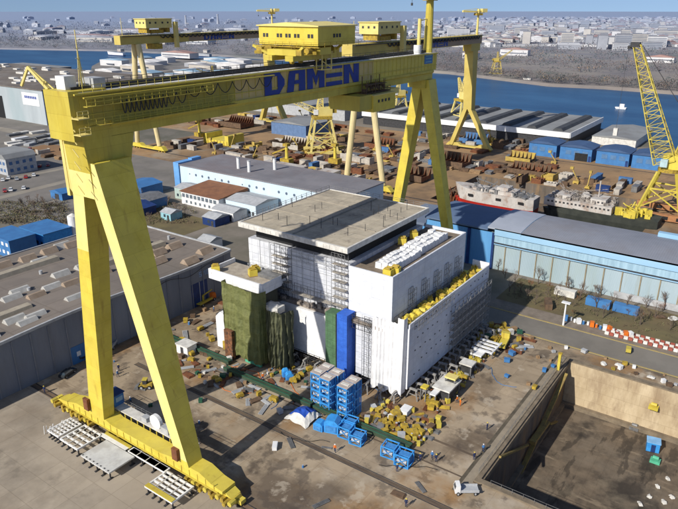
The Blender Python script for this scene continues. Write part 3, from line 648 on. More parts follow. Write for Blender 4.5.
g = MB(); g.prism([(97.7,60.5),(99.6,58.5),(99.6,52),(98.0,50.5)], 'x', 59.6, 61.4); g.box(59.5, 60.0, 98.9, 99.7, 50, 63); g.build('lift_shaft', CRM, t)

# ---- two far cranes of one kind, on shared rails
def far_gantry(name, label, cy, loc_group):
    t = T(name, label, 'gantry crane', (246, cy, 0))
    A = YFAR
    g = MB(); g.box(234, 367.5, cy, cy+5.5, 60.8, 65.6); g.build('girder', [A], t)
    g = MB(); g.box(284, 367.4, cy-.05, cy-.004, 61.1, 64.3); g.build('primer_band', M('far_primer', (0.42, 0.31, 0.20), (0.35, 0.26, 0.17), .1, .7), t)
    g = MB(); g.box(235, 367, cy-.9, cy-.06, 65.0, 65.3)
    loops(g, [262+i*3.6 for i in range(29)], 65.0, cy-.6, 1.3, .32); g.build('festoon_cable', DGR, t)
    g = MB(); letters(g, 296.5, 324, 61.3, 64.6, cy-.055, .04); g.build('lettering', BLU, t)
    g = MB(); g.box(354, 366, cy+.2, cy+5.4, 57.0, 60.79); g.hexa([(357.6,cy-.9,24),(362.6,cy-.9,24),(362.6,cy+4.4,24),(357.6,cy+4.4,24)], [(356.6,cy+.1,56.99),(363.4,cy+.1,56.99),(363.4,cy+5.3,56.99),(356.6,cy+5.3,56.99)]); g.build('leg_column', A, t)
    for s, y in ((1, cy+11.4), (-1, cy-12.4)):
        g = MB(); limb(g, y, 2.5, cy+1.75+s*1.4, 2.4, 1.8, 23.98, 358, 362, 357.6, 362.8); g.build('leg', A, t)
    for s, y in ((1, cy+11), (-1, cy-9.5)):
        g = MB(); g.cyl((246, y, 3.5), (246, cy+2+s*1.8, 60.7), 1.4, 1.6, 12); g.build('leg', M('far_cream', (0.70, 0.58, 0.30), (0.60, 0.50, 0.26), .2, .6), t)
    for x, nm in ((246, ''), (360, '')):
        g = MB(); g.prism([(cy-15,1.2),(cy+15,1.2),(cy+13,3.4),(cy+7,3.4),(cy+5,2.2),(cy-5,2.2),(cy-7,3.4),(cy-13,3.4)], 'x', x-1.5, x+1.5); g.build('sill_beam', YELB if x < 300 else A, t)
        g = MB()
        for k in (-14, -11.5, -9, 9, 11.5, 14):
            g.cyl((x-.5, cy+k, .6), (x+.5, cy+k, .6), .6, n=10); g.box(x-1, x+1, cy+k-.9, cy+k+.9, .9, 1.19)
        g.build('bogie_set', YDK, t)
    g = MB(); rail_line(g, [(235, cy+.1, 65.6), (367, cy+.1, 65.6)], 1.1, 5, .07); g.build('deck_rail', YDK, t)
    g = MB(); g.box(251, 270, cy-2, cy+8, 69.2, 74.0); h = g.build('machinery_house', [CRM], t)
    g = MB(); g.box(250.6, 270.4, cy-2.4, cy+8.4, 74.01, 74.4); g.build('house_roof', CRM, h)
    g = MB()
    for x in (254, 258, 263, 267): g.box(x-.6, x+.6, cy-2.06, cy-2.004, 71.6, 72.6)
    for y in (0, 3, 6): g.box(250.94, 250.997, cy+y-.5, cy+y+.5, 71.6, 72.6)
    g.each('window', DGR, h)
    g = MB()
    for x in (253, 268): g.box(x-1, x+1, cy-1, cy+6.5, 66.6, 69.19)
    g.box(256, 265, cy+0, cy+5, 66.3, 68.2); g.build('trolley_frame', YDK, t)
    g = MB(); g.bar((272.2, cy-2.4, 58), (272.2, cy-2.4, 72.5), 2.2); g.build('stair_tower', CRM, t)
    g = MB(); g.box(256, 262, cy-1.5, cy+6, 57.6, 60.7); g.build('lower_trolley', YDK, t)
    slewing_crane(t, 364.3, cy+2, 65.62, 10.5, -11, 4, CRM, -.5, .7)
    g = MB(); g.cyl((236.5, cy+1, 65.6), (236.5, cy+1, 75), .22, .12, 5); g.build('antenna_mast', CRM, t)
    return t
far_gantry('gantry_crane', 'middle yellow gantry crane whose forked leg stands in front of the river', 160, '')
far_gantry('gantry_crane', 'farthest yellow gantry crane, small, seen at upper left above near girder', 316, '')
sheet('far_crane_rail', DGR, [rc(245.6, 246.4, -60, 420), rc(359.6, 360.4, -60, 420)], 0.10)

# ================================================================== HALLS
def corrugate(m, sx=1.0, amt=0.25, axis='Y', sc=1.2):
    N = m.node_tree.nodes; L = m.node_tree.links; b = N['Principled BSDF']
    src = b.inputs['Base Color'].links[0].from_socket
    ge = N.new('ShaderNodeNewGeometry'); wv = N.new('ShaderNodeTexWave'); wv.bands_direction = axis; wv.inputs['Scale'].default_value = sc; wv.inputs['Distortion'].default_value = 0.3
    L.new(ge.outputs['Position'], wv.inputs['Vector'])
    mx = N.new('ShaderNodeMixRGB'); mx.blend_type = 'MULTIPLY'; mx.inputs[0].default_value = amt
    L.new(src, mx.inputs[1]); L.new(wv.outputs['Color'], mx.inputs[2]); L.new(mx.outputs[0], b.inputs['Base Color']); return m
RF1 = M('felt_roof', (0.24, 0.205, 0.175), (0.18, 0.155, 0.135), 0.08, .9, c3=(0.13, 0.115, 0.10), sc3=0.04, amt3=0.6, detail=8)
joints(RF1, 12, 6, .3, .12)
spots(RF1, (0.22, 0.18, 0.14), .12, .6, .7, .5)
FC = M('facade_grey', (0.22, 0.24, 0.28), (0.17, 0.19, 0.23), 0.15, .7, stretch=(1, 1, .2), c3=(0.16, 0.16, 0.18), sc3=.08, amt3=.5)
LH = T('workshop_hall', 'low wide grey workshop with many small rooflights, left of the near crane', 'workshop', (80, 150, 0))
YF = 129.6
def eave(x): return 13.0+0.5*sin((x-58)/11.0)
g = MB(); xs = [18+i*3.6 for i in range(31)]
for a, b_ in zip(xs, xs[1:]): g.hexa([(a,YF,0),(b_,YF,0),(b_,179,0),(a,179,0)], [(a,YF,eave(a)),(b_,YF,eave(b_)),(b_,179,12.6),(a,179,12.6)])
g.build('hall_body', FC, LH)
g = MB()
for a, b_ in zip(xs, xs[1:]): g.add([(a,YF-.25,eave(a)+.05),(b_,YF-.25,eave(b_)+.05),(b_,179.3,12.66),(a,179.3,12.66)], [(0,1,2,3)])
g.build('roof', RF1, LH)
g = MB()
for a, b_ in zip(xs, xs[1:]): g.hexa([(a,YF-.45,eave(a)-.35),(b_,YF-.45,eave(b_)-.35),(b_,YF+.05,eave(b_)-.35),(a,YF+.05,eave(a)-.35)], [(a,YF-.45,eave(a)+.3),(b_,YF-.45,eave(b_)+.3),(b_,YF+.05,eave(b_)+.3),(a,YF+.05,eave(a)+.3)])
g.hexa([(xs[-1]-.1,YF,12.4),(xs[-1]+.35,YF,12.4),(xs[-1]+.35,179,12.3),(xs[-1]-.1,179,12.3)], [(xs[-1]-.1,YF,13.3),(xs[-1]+.35,YF,13.3),(xs[-1]+.35,179,13.1),(xs[-1]-.1,179,13.1)])
g.box(18, xs[-1], 179, 179.35, 12.4, 13.0); g.build('parapet_flashing', LGR, LH)
SKL = M('rooflight_tan', (0.36, 0.28, 0.21), (0.28, 0.21, 0.15), .6, .8); SKP = M('rooflight_pale', (0.50, 0.49, 0.46), (0.38, 0.37, 0.34), .6, .6)
def skylight(x, y, z, lx=3.6, ly=2.6, h=1.1, m=SKL):
    g = MB(); g.prism([(y-ly/2, z), (y+ly/2, z), (y+ly*.1, z+h), (y-ly*.1, z+h)], 'x', x-lx/2, x+lx/2); g.build('rooflight', m, LH)
for (px, py) in [(12,300),(40,263),(61,276),(20,293),(52,289),(15,322),(36,318),(75,300),(152,210),(172,223),(211,242),(148,256),(172,228),(174,247),(205,238),(224,244),(158,262),(140,245),(205,252),(160,213),(190,262),(62,247),(84,268)]:
    p = at(px, py, 12.8)
    if 19 < p[0] < 127 and YF+2 < p[1] < 177: skylight(p[0], p[1], 12.75, 4.6, 3.4, 1.5, SKP if px < 90 else SKL)
for i in range(9): skylight(66+i*7, 172-(i%2)*.6, 12.75, 4.4, 3.2, 1.5, SKL)
for i in range(4): skylight(38+i*9, 133.5, 12.75, 4.4, 3.2, 1.4, SKP)
for i in range(5): skylight(74+i*9.5, 145.0, 12.75, 4.4, 3.2, 1.5, SKL)
for (x0_, x1_, y) in ((62, 92, 164.8), (40, 70, 141.0), (96, 118, 150)):
    g = MB(); g.prism([(y-1.6, 12.8), (y+1.6, 12.8), (y+1.0, 14.0), (y-1.0, 14.0)], 'x', x0_, x1_); g.build('ridge_light', M('ridge_tan', (0.40, 0.35, 0.27), (0.3, 0.26, 0.2), .5, .8), LH)
g = MB()
for (x, y) in ((75, 150), (88, 139), (104, 170), (112, 160), (122, 152), (99, 160), (83, 158), (70, 135)): g.cyl((x, y, 12.7), (x, y, 14.0), .45, n=10)
g.each('roof_vent', LGR, LH)
g = MB(); g.box(110, 116, YF-.1, YF-.003, 0, 7.2); d = g.build('sliding_door', DBL, LH)
g = MB(); g.box(112.9, 113.1, YF-.16, YF-.101, 0, 7.2); g.build('door_stile', LGR, d)
g = MB(); g.box(71.5, 76.5, YF-.1, YF-.003, 0, 4.6); d = g.build('sliding_door', SHB, LH)
g = MB(); g.box(73.2, 74.2, YF-.16, YF-.101, 1.8, 3.0); g.box(75.5, 75.9, YF-.16, YF-.101, 2.4, 3.4); g.each('door_sign', WHT, d)
g = MB(); g.box(93, 97, YF-.1, YF-.003, 0, 4.4); d = g.build('sliding_door', DBL, LH)
g = MB(); g.box(94, 97, YF-.1, YF-.003, 7.5, 10.2); g.build('dark_sign', BLK, LH)
g = MB()
for k, u in enumerate((0, 1.4, 2.8)):   # pale three letter sign (S M C)
    x = 113.2+u; z = 8.6; y0_, y1_ = YF-.12, YF-.003
    if k == 0: 
        for a in (0, .6, 1.2): g.box(x, x+1, y0_, y1_, z+a, z+a+.28)
        g.box(x, x+.28, y0_, y1_, z+.9, z+1.19); g.box(x+.72, x+1, y0_, y1_, z+.29, z+.59)
    if k == 1: g.box(x, x+.25, y0_, y1_, z, z+1.48); g.box(x+.8, x+1.05, y0_, y1_, z, z+1.48); g.prism([(x+.26,z+1.48),(x+.53,z+.7),(x+.79,z+1.48),(x+.53,z+1.1)], 'y', y0_, y1_)
    if k == 2: g.box(x, x+.28, y0_, y1_, z, z+1.48); g.box(x+.29, x+1, y0_, y1_, z, z+.28); g.box(x+.29, x+1, y0_, y1_, z+1.2, z+1.48)
g.build('wall_lettering', M('sign_pale_blue', (0.30, 0.42, 0.62)), LH)
g = MB()
for i in range(25): g.box(20+i*4.3-.12, 20+i*4.3+.12, YF-.2, YF-.004, 0, 12.3)
g.build('wall_rib', M('rib_grey', (0.24, 0.25, 0.28)), LH)
g = MB(); g.path([(98+i*1.2, YF-.35, 10.9+.7*sin(i*.5)) for i in range(22)], .07, 4); g.build('wall_cable', DGR, LH)

# ---- white-blue hall
WB = M('white_blue_wall', (0.62, 0.74, 0.82), (0.55, 0.67, 0.76), .1, .6, stretch=(1, 1, .15)); corrugate(WB, axis='Y', sc=.5, amt=.12)
RF2 = M('slate_roof', (0.25, 0.24, 0.255), (0.19, 0.185, 0.20), .07, .8, c3=(0.20, 0.16, 0.16), sc3=.05, amt3=.5); corrugate(RF2, axis='Y', sc=.25, amt=.18)
WH = T('assembly_hall', 'white hall with a flat slate roof and three white chimneys, behind the grey workshop', 'hall', (212, 187, 0))
g = MB(); g.box(198, 226, 138, 233.5, 0, 10.8); g.build('hall_body', WB, WH)
g = MB(); g.box(197.6, 226.4, 137.6, 233.9, 10.81, 11.25); g.build('roof', RF2, WH)
g = MB(); g.box(197.5, 206, 233.91, 237.5, 0, 11.9); g.box(206.01, 212, 233.91, 236.5, 0, 12.6); g.each('corner_tower', M('tower_blue', (0.16, 0.38, 0.72), (0.12, 0.3, 0.6), .3), WH)
g = MB()
for i in range(21):
    y = 143+i*4.2
    if i in (3, 8, 13): continue
    g.cyl((197.93, y, 7.6), (197.997, y, 7.6), .62 if i%4 else .35, n=10)
g.each('round_window', M('win_bluegrey', (0.10, 0.14, 0.2)), WH)
for x, y in ((208, 205), (206, 196.5), (216, 190)):
    g = MB(); g.cyl((x, y, 11.26), (x, y, 16.2), .75, n=12); c = g.build('chimney', WHT, WH)
    g = MB(); g.cyl((x, y, 16.21), (x, y, 16.5), .85, n=12); g.build('cap', LGR, c)
# annex with rusty roof
t = T('annex_building', 'white annex with a rust red roof against the white hall', 'building', (186, 205, 0))
g = MB(); g.box(180, 197.4, 190, 213, 0, 5.6); g.build('wall', WHT, t)
g = MB(); g.hexa([(179.4,189.4,5.61),(197.3,189.4,5.61),(197.3,213.6,5.61),(179.4,213.6,5.61)], [(179.4,189.4,5.8),(197.3,189.4,7.0),(197.3,213.6,7.0),(179.4,213.6,5.8)]); g.build('roof', M('rust_roof', (0.26, 0.12, 0.06), (0.18, 0.085, 0.05), .3, .9), t)
g = MB()
for i in range(9): g.box(179.93, 179.997, 191.5+i*2.4, 193.2+i*2.4, 3.2, 4.8)
for i in range(7): g.box(179.93, 179.997, 192.5+i*2.8, 193.6+i*2.8, .8, 2.0)
g.each('window', M('win_dim', (0.14, 0.17, 0.2)), t)
for (x0_,x1_,y0_,y1_,h,m,lb) in [(184,194,213.9,222,5,M('pale_green', (0.45,0.55,0.5)),'small pale green roofed block left of the annex'),(183,197,172,189,5.2,WB,'white blue gabled store right of the rust roofed annex'),
        (174,182,176,188,3.6,WHT,'low white boundary building in front of the annex'),(160,166,197,203,3,M('aqua', (0.30,0.55,0.62)),'small aqua cabin on the green behind the grey workshop'),
        (165,173,177,184,3.2,DBL,'dark blue container shed behind the grey workshop'),(146,152,160,166,3.0,WHT,'small white shed just behind the corner of the grey workshop'),(141,145,160,166.5,2.8,SHB,'small blue shed behind the corner of the grey workshop')]:
    t = T('small_building', lb, 'building', ((x0_+x1_)/2, (y0_+y1_)/2, 0))
    g = MB(); g.box(x0_, x1_, y0_, y1_, 0, h); g.build('wall', m, t)
    xm = (x0_+x1_)/2
    g = MB(); g.prism([(x0_-.3,h+.01),(x1_+.3,h+.01),(xm,h+1.2)], 'y', y0_-.3, y1_+.3); g.build('roof', LGR, t)
    g = MB(); g.box(x0_-.05, x0_-.003, y0_+1, y0_+2.2, 0, 2.3); g.build('door', DGR, t)
    g = MB(); 
    for k in range(max(1, int((y1_-y0_-3)/2.5))): g.box(x0_-.05, x0_-.003, y0_+3+k*2.5, y0_+4.2+k*2.5, 1.2, 2.4)
    g.each('window', GLASS, t)

# ---- blue hall on the right
BH = T('blue_hall', 'long blue hall with barrel roof beside the grass strip', 'hall', (210, 20, 0))
PB = M('pale_blue_panel', (0.42, 0.52, 0.57), (0.35, 0.45, 0.50), .12, .85, stretch=(1, 1, .2), c3=(0.34, 0.42, 0.38), sc3=.07, amt3=.5, spec=.1); corrugate(PB, axis='Y', sc=1.1, amt=.22); spots(PB, (.25,.24,.16), .3, .6, .72, .5, (1,1,.1))
SBL = M('sky_blue_band', (0.32, 0.52, 0.70), (0.27, 0.46, 0.64), .1, .5, stretch=(1, .3, 1)); BBL = M('bright_blue_wall', (0.14, 0.38, 0.70), (0.11, 0.32, 0.62), .15, .5, stretch=(1, 1, .15)); corrugate(BBL, axis='Y', sc=.8, amt=.25)
g = MB(); g.box(188, 210, -70, 96.8, 0, 11.9, 0); g.build('hall_body', [PB], BH)
g = MB()
for x in range(0, 1): pass
for y0_, y1_ in ((72.3, 96.9),): g.box(187.7, 187.997, y0_, y1_, 0, 12.4)
g.box(187.7, 210, 96.81, 97.1, 0, 12); g.build('end_bay_cladding', BBL, BH)
g = MB(); g.box(187.2, 187.69, 80.5, 81.5, 0, 12.5); g.box(187.2, 187.69, 72.2, 72.9, 0, 12.5); g.box(187.2, 187.69, 89, 89.7, 0, 12.5); g.each('pilaster', DBL, BH)
g = MB(); g.box(187.3, 187.9, -70, 72.1, 8.7, 9.3); g.box(187.0, 187.9, -70, 72.1, 11.9, 14.2); g.build('eave_band', SBL, BH)
g = MB(); g.box(187.4, 187.9, -70, 72.1, 9.301, 11.89); g.build('clerestory_band', M('clerestory', (0.38, 0.55, 0.66), (0.26, 0.4, 0.5), .4, .35, stretch=(1, 2, .2)), BH)
g = MB(); g.box(186.9, 187.95, -70, 72.1, 9.31, 9.5); g.build('gutter', DGR, BH)
def barrel(y0_, y1_, zc, nm, m, x0_=187.0, x1_=210.5, ze=14.2, zr=15.1, n=12):
    g = MB(); P = [(x0_+(x1_-x0_)*i/n, ze+(zr-ze)*sin(pi*i/n)) for i in range(n+1)]
    g.prism(P+[(x1_, ze-.5), (x0_, ze-.5)], 'y', y0_, y1_); o = g.build(nm, m, BH); return o
LBR = None
RF3 = M('hall_roof', (0.26, 0.275, 0.32), (0.21, 0.225, 0.265), .08, .9, c3=(0.20, 0.19, 0.20), sc3=.03, amt3=.6, detail=8); corrugate(RF3, axis='Y', sc=.5, amt=.08)
barrel(-70, 63.5, 0, 'roof', RF3); barrel(63.51, 74.5, 0, 'roof', M('roof_pale', (0.36, 0.39, 0.46), (0.31, 0.34, 0.40), .1, .8), ze=14.35, zr=15.3)
barrel(74.51, 97.3, 0, 'roof', M('roof_blue', (0.12, 0.175, 0.28), (0.10, 0.15, 0.24), .1, .7), ze=13.6, zr=14.5)
g = MB(); g.prism([(187.0,13),(187.0,14.2)]+[(187+23.5*i/12, 14.25+1.0*sin(pi*i/12)) for i in range(1,12)]+[(210.5,14.2),(210.5,13)], 'y', 63.45, 63.5); g.build('verge', SBL, BH)
g = MB()
for i in range(24): y = 68.3-i*5.1; g.box(187.72, 187.99, y-.16, y+.16, 0, 8.69)
g.each('mullion', M('mullion_brown', (0.30, 0.25, 0.16), (0.22, 0.18, 0.12)), BH)
g = MB(); g.box(187.3, 187.6, -70, 34, .2, 2.2); g.build('plinth_pipe', LGR, BH)
g = MB(); g.box(207.5, 209.5, -60, 28, 14.6, 15.9); g.build('roof_duct', SBL, BH)
# lower sloping annex at the left end
t = T('boat_shed', 'low shed with blue grey roof at left end of the blue hall', 'shed', (203, 103, 0))
g = MB(); g.box(192, 215, 97.2, 112, 0, 8.4); g.build('wall', BBL, t)
g = MB(); g.hexa([(191.6,97.15,8.41),(215.4,97.15,8.41),(215.4,112.4,8.41),(191.6,112.4,8.41)], [(191.6,97.15,9.6),(215.4,97.15,9.6),(215.4,112.4,8.7),(191.6,112.4,8.7)]); g.build('roof', M('roof_greyblue', (0.16, 0.20, 0.27), (0.13, 0.16, 0.22), .1, .8), t)

# ---- quay warehouses and far side buildings
def warehouse(label, x0, x1, y0, y1, h, wallm, roofm, ridge=0.0, strips=0, parapet=None, name='warehouse', axis='y'):
    t = T(name, label, 'warehouse', ((x0+x1)/2, (y0+y1)/2, 0))
    g = MB(); g.box(x0, x1, y0, y1, 0, h); g.build('wall', wallm, t)
    g = MB()
    if ridge: g.prism([(y0-.4,h+.01),(y1+.4,h+.01),((y0+y1)/2,h+ridge)], 'x', x0-.4, x1+.4)
    else: g.box(x0-.4, x1+.4, y0-.4, y1+.4, h+.01, h+.5)
    g.build('roof', roofm, t)
    if strips:
        g = MB(); d = (y1-y0)/strips
        for i in range(strips):
            yc = y0+d*(i+.5); zz = h+.51 if not ridge else h+.02
            g.prism([(yc-d*.20,zz),(yc+d*.20,zz),(yc+d*.12,zz+1.6),(yc-d*.12,zz+1.6)], 'x', x0+4, x1-5)
        g.each('roof_monitor', M('monitor_dark', (0.07, 0.075, 0.08), (0.05, 0.05, 0.055), .2), t)
    if parapet:
        g = MB(); g.box(x0-1.0, x0-.45, y0-.6, y1+.6, h-parapet, h+.9); g.box(x0-.45, x1, y0-1.0, y0-.45, h-parapet, h+.9); g.build('parapet', WHT, t)
    return t
WGR = M('wh_grey', (0.28, 0.29, 0.29), (0.22, 0.225, 0.23), .05, .8, c3=(0.17, 0.16, 0.15), sc3=.03, amt3=.6)
warehouse('flat grey quay warehouse with a white parapet, in front of the river', 398, 472, 112, 262, 8.5, DGR, WGR, 0, 9, 2.4)
warehouse('low pale grey shed beside the end of the quay warehouse', 420, 470, 78, 104, 5, OFW, WGR, 1.5)
warehouse('long pale shed partly hidden behind the near crane girder', 400, 440, 280, 420, 8, LGR, WGR, 2)
warehouse('blue grey shed on the quay behind the lattice crane', 330, 360, 262, 292, 8, M('far_blue', (0.12, 0.2, 0.36)), WGR, 1.5)
# left quay hall
QW = M('quay_hall_wall', (0.42, 0.46, 0.48), (0.34, 0.38, 0.40), .06, .8, stretch=(1, 1, .3), c3=(0.30, 0.38, 0.40), sc3=.02, amt3=.6)
t = T('quay_hall', 'large grey hall with a dark blue end wall and white sign, at far left', 'hall', (300, 520, 0))
g = MB(); g.box(259, 372, 446, 700, 0, 24.5); g.build('hall_body', QW, t)
g = MB(); g.box(258.5, 372.5, 445.9, 700, 24.51, 25.2); g.build('roof', M('hall_roof_brown', (0.20, 0.17, 0.14), (0.13, 0.11, 0.095), .03, .9, c3=(.28,.26,.24), sc3=.05, amt3=.5), t)
g = MB(); g.box(258.8, 372, 445.3, 445.997, 0, 24.4); g.build('end_wall', M('end_wall_blue', (0.055, 0.085, 0.15), (0.04, 0.065, 0.12), .05), t)
g = MB(); g.box(258.85, 258.997, 452, 474, 13, 22); s_ = g.build('wall_sign', WHT, t)
g = MB()
for i in range(7): g.box(258.78, 258.845, 455+i*2.3, 456.6+i*2.3, 18, 19.8)
g.build('sign_text', BLU, s_)
g = MB(); g.box(258.85, 258.997, 503, 530, 0, 17); g.build('hall_door', BLK, t)
g = MB()
for k in range(4): 
    for i in range(5): g.box(275+i*4, 278+i*4, 445.2, 445.297, 4+k*5, 5.5+k*5)
g.build('end_lettering', LGR, t)
g = MB()
for i in range(34): g.ob(265+rnd.random()*100, 452+rnd.random()*240, 25.21, 3+rnd.random()*3, 6+rnd.random()*6, .8+rnd.random(), 0)
g.each('rooflight', OFW, t)
t = T('riverside_store', 'grey store with dark side wall between the left quay hall and river', 'store', at(30, 80, 8))
g = MB(); g.box(398, 440, 690, 790, 0, 17); g.build('wall', M('store_wall', (0.26, 0.29, 0.34)), t)
g = MB(); g.box(397.9, 440.2, 689.3, 689.997, 0, 17); g.build('end_wall', M('store_dark', (0.06, 0.08, 0.12)), t)
g = MB(); g.box(397.5, 440.5, 689.2, 790.4, 17.01, 17.6); g.build('roof', WGR, t)
# blue sheds in a row
for i, (y0_, y1_, lb) in enumerate([(109, 125, 'blue shed at the left end of the row of four'), (89.5, 107, 'blue shed second from left with a dark open bay'), (70, 87, 'blue shed third from left in the row of four'), (52, 68.5, 'blue shed at the right end of the row of four')]):
    t = T('blue_shed', lb+' before the quay', 'shed', (372, (y0_+y1_)/2, 0), 0, 'blue sheds in a row')
    g = MB(); g.box(366, 382, y0_, y1_, 0, 7.2); g.build('wall', SHB, t)
    g = MB(); g.prism([(y0_-.5,7.21),(y1_+.5,7.21),((y0_+y1_)/2+3,8.6),((y0_+y1_)/2-3,8.6)], 'x', 365.5, 382.5); g.build('roof', M('shed_roof', (0.06, 0.11, 0.22), (0.05, 0.09, 0.18), .1), t)
    g = MB()
    for k in range(3): g.box(365.9, 365.997, y0_+2+k*4.6, y0_+5+k*4.6, 3.0, 5.4)
    g.each('window', M('shed_window', (0.10, 0.2, 0.36)), t)
    g = MB(); g.box(365.85, 365.99, y0_+.3, y0_+1.6, 0, 3.2); g.build('door', DBL, t)
    if i == 1: g = MB(); g.box(365.8, 365.89, y0_+2.0, y0_+9.0, 0, 4.4); g.build('open_bay', BLK, t)
# buildings at the left, midground
t = T('office_block', 'small grey office with blue framed windows at the left edge', 'office', at(10, 172))
c = at(12, 170); g = MB(); g.ob(c[0], c[1], 0, 16, 22, 8.5, 0); g.build('wall', LGR, t)
g = MB(); g.prism([(c[1]-11.4,8.51),(c[1]+11.4,8.51),(c[1]+9,10.6),(c[1]-9,10.6)], 'x', c[0]-8.4, c[0]+8.4); g.build('roof', WGR, t)
g = MB()
for k in range(2):
    for i in range(6): g.box(c[0]-8.07, c[0]-8.003, c[1]-9.5+i*3.2, c[1]-7.6+i*3.2, 1.6+k*3.6, 3.2+k*3.6)
    for i in range(4): g.box(c[0]-6.5+i*3.6, c[0]-4.8+i*3.6, c[1]-11.07, c[1]-11.003, 1.6+k*3.6, 3.2+k*3.6)
g.each('window', M('win_blue', (0.08, 0.16, 0.32)), t)
# blue office containers and blue house beside white tank
for (x0_, x1_, y0_, y1_, h, label, wm) in [(100.5, 110, 208.5, 224, 6.4, 'two storey blue container office at left edge', SHB), (112.5, 123.5, 208, 223.5, 5.4, 'pale blue box building beside the white tank', SKB)]:
    t = T('container_office', label, 'office', ((x0_+x1_)/2, (y0_+y1_)/2, 0))
    g = MB(); g.box(x0_, x1_, y0_, y1_, 0, h); g.build('wall', wm, t)
    g = MB(); g.box(x0_-.2, x1_+.2, y0_-.2, y1_+.2, h+.01, h+.3); g.build('roof', SHB, t)
    g = MB()
    for k in range(2 if h > 6 else 1):
        for i in range(5): g.box(x0_-.06, x0_-.003, y0_+1+i*2.8, y0_+2.4+i*2.8, 1.4+k*2.9, 2.6+k*2.9)
    g.each('window', WHT if h > 6 else GLASS, t)
    g = MB(); g.box(x0_+3, x0_+4.1, y0_-.06, y0_-.003, 0, 2.2); g.build('door', DBL, t)
t = T('storage_tank', 'white upright storage tank at the back edge of the grey workshop', 'tank', (125.5, 209.5, 0))
g = MB(); g.cyl((125.5, 209.5, 0), (125.5, 209.5, 9), 1.9, n=20); g.build('shell', WHT, t)
g = MB(); g.cyl((125.5, 209.5, 9.01), (125.5, 209.5, 9.9), 1.9, .3, n=20); g.build('domed_top', OFW, t)
g = MB(); g.cyl((106.5, 226.0, 0), (106.5, 226.0, 5), 1.7, n=20); q = at(22, 232)
one(g, 'round_tank', WHT, 'squat white round tank beside the blue container office', 'tank', (106.5, 226, 0))
for (px, py, sz, h, m, lb) in [(143, 193, (12, 14), 5, SHB, 'blue cabin cluster between near crane leg and white hall'), (150, 205, (10, 12), 4.0, DGR, 'dark roofed blue shed just right of the near crane leg'), (62, 198, (5, 9), 3.2, SHB, 'small blue shed at the roadside by the crane leg'), (138, 212, (8, 14), 3.4, DBL, 'dark blue open shed beyond the workshop roof')]:
    c = at(px, py); t = T('yard_shed', lb, 'shed', c)
    g = MB(); g.ob(c[0], c[1], 0, sz[0], sz[1], h); g.build('wall', m if m is not DGR else SHB, t)
    g = MB(); g.prism([(c[1]-sz[1]/2-.4,h+.01),(c[1]+sz[1]/2+.4,h+.01),(c[1],h+1.1)], 'x', c[0]-sz[0]/2-.4, c[0]+sz[0]/2+.4); g.build('roof', m if m is not DGR else GRY, t)
    g = MB(); g.box(c[0]-sz[0]/2-.06, c[0]-sz[0]/2-.003, c[1]-2, c[1]+1, 0, 2.6); g.build('door', DGR, t)

# ================================================================== WRAPPED DECKHOUSE
def sheeting(name, c, c2, seam=(0.55,0.55,0.55), sx=2.4, sz=2.0, amt=0.35, bump=.25):
    m = M(name, c, c2, 0.5, .6, bump=bump*2.0, detail=8, c3=tuple(x*.8 for x in c), sc3=.3, amt3=.5)
    spots(m, tuple(x*.6 for x in c), .7, .64, .72, .45, (1, 1, .25), 7)
    N = m.node_tree.nodes; L = m.node_tree.links; b = N['Principled BSDF']
    src = b.inputs['Base Color'].links[0].from_socket
    ge = N.new('ShaderNodeNewGeometry'); sp = N.new('ShaderNodeSeparateXYZ'); L.new(ge.outputs['Position'], sp.inputs[0])
    ad = N.new('ShaderNodeMath'); ad.operation = 'ADD'; L.new(sp.outputs[0], ad.inputs[0]); L.new(sp.outputs[1], ad.inputs[1])
    cb = N.new('ShaderNodeCombineXYZ'); L.new(ad.outputs[0], cb.inputs[0]); L.new(sp.outputs[2], cb.inputs[1])
    br = N.new('ShaderNodeTexBrick'); br.inputs['Scale'].default_value = 1; br.inputs['Brick Width'].default_value = sx; br.inputs['Row Height'].default_value = sz; br.offset = 0
    br.inputs['Mortar Size'].default_value = .07; br.inputs['Mortar Smooth'].default_value = .5; br.inputs['Color1'].default_value = (1,1,1,1); br.inputs['Color2'].default_value = (.88,.88,.9,1); br.inputs['Mortar'].default_value = (*seam, 1)
    L.new(cb.outputs[0], br.inputs['Vector'])
    mx = N.new('ShaderNodeMixRGB'); mx.blend_type = 'MULTIPLY'; mx.inputs[0].default_value = amt; L.new(src, mx.inputs[1]); L.new(br.outputs['Color'], mx.inputs[2]); L.new(mx.outputs[0], b.inputs['Base Color'])
    return m
SHW = sheeting('white_sheeting', (0.84, 0.84, 0.84), (0.74, 0.75, 0.77))
SHG = sheeting('grey_white_sheeting', (0.72, 0.73, 0.76), (0.58, 0.60, 0.64), (.35,.36,.38), 2.0, 2.0, .6)
TRP = sheeting('plain_white_tarp', (0.86, 0.86, 0.85), (0.78, 0.78, 0.78), (.8,.8,.8), 3, 9, .3)
TGR = sheeting('olive_tarp', (0.20, 0.21, 0.075), (0.13, 0.145, 0.05), (.55,.55,.4), 30, 1.5, .5, .5)
SLB_ = None
SLB = M('slab_sand', (0.50, 0.44, 0.34), (0.40, 0.35, 0.27), .5, .9, c3=(0.27, 0.24, 0.20), sc3=.15, amt3=.6, detail=8); spots(SLB, (.14,.12,.10), .5, .63, .7, .6)
SCF = M('scaffold_steel', (0.30, 0.30, 0.31), (0.2, 0.2, 0.2), 1, .5, .3)
joints(SLB, 2.6, 5.2, .5, .03)
B = T('wrapped_deckhouse', 'huge block like ship deckhouse wrapped in white sheeting on trestles in the yard centre', 'deckhouse', (120, 80, 0))
g = MB(); g.box(105.5, 141.4, 73.2, 104.2, 31.4, 32.0, 0); g.build('roof_slab', SLB, B)
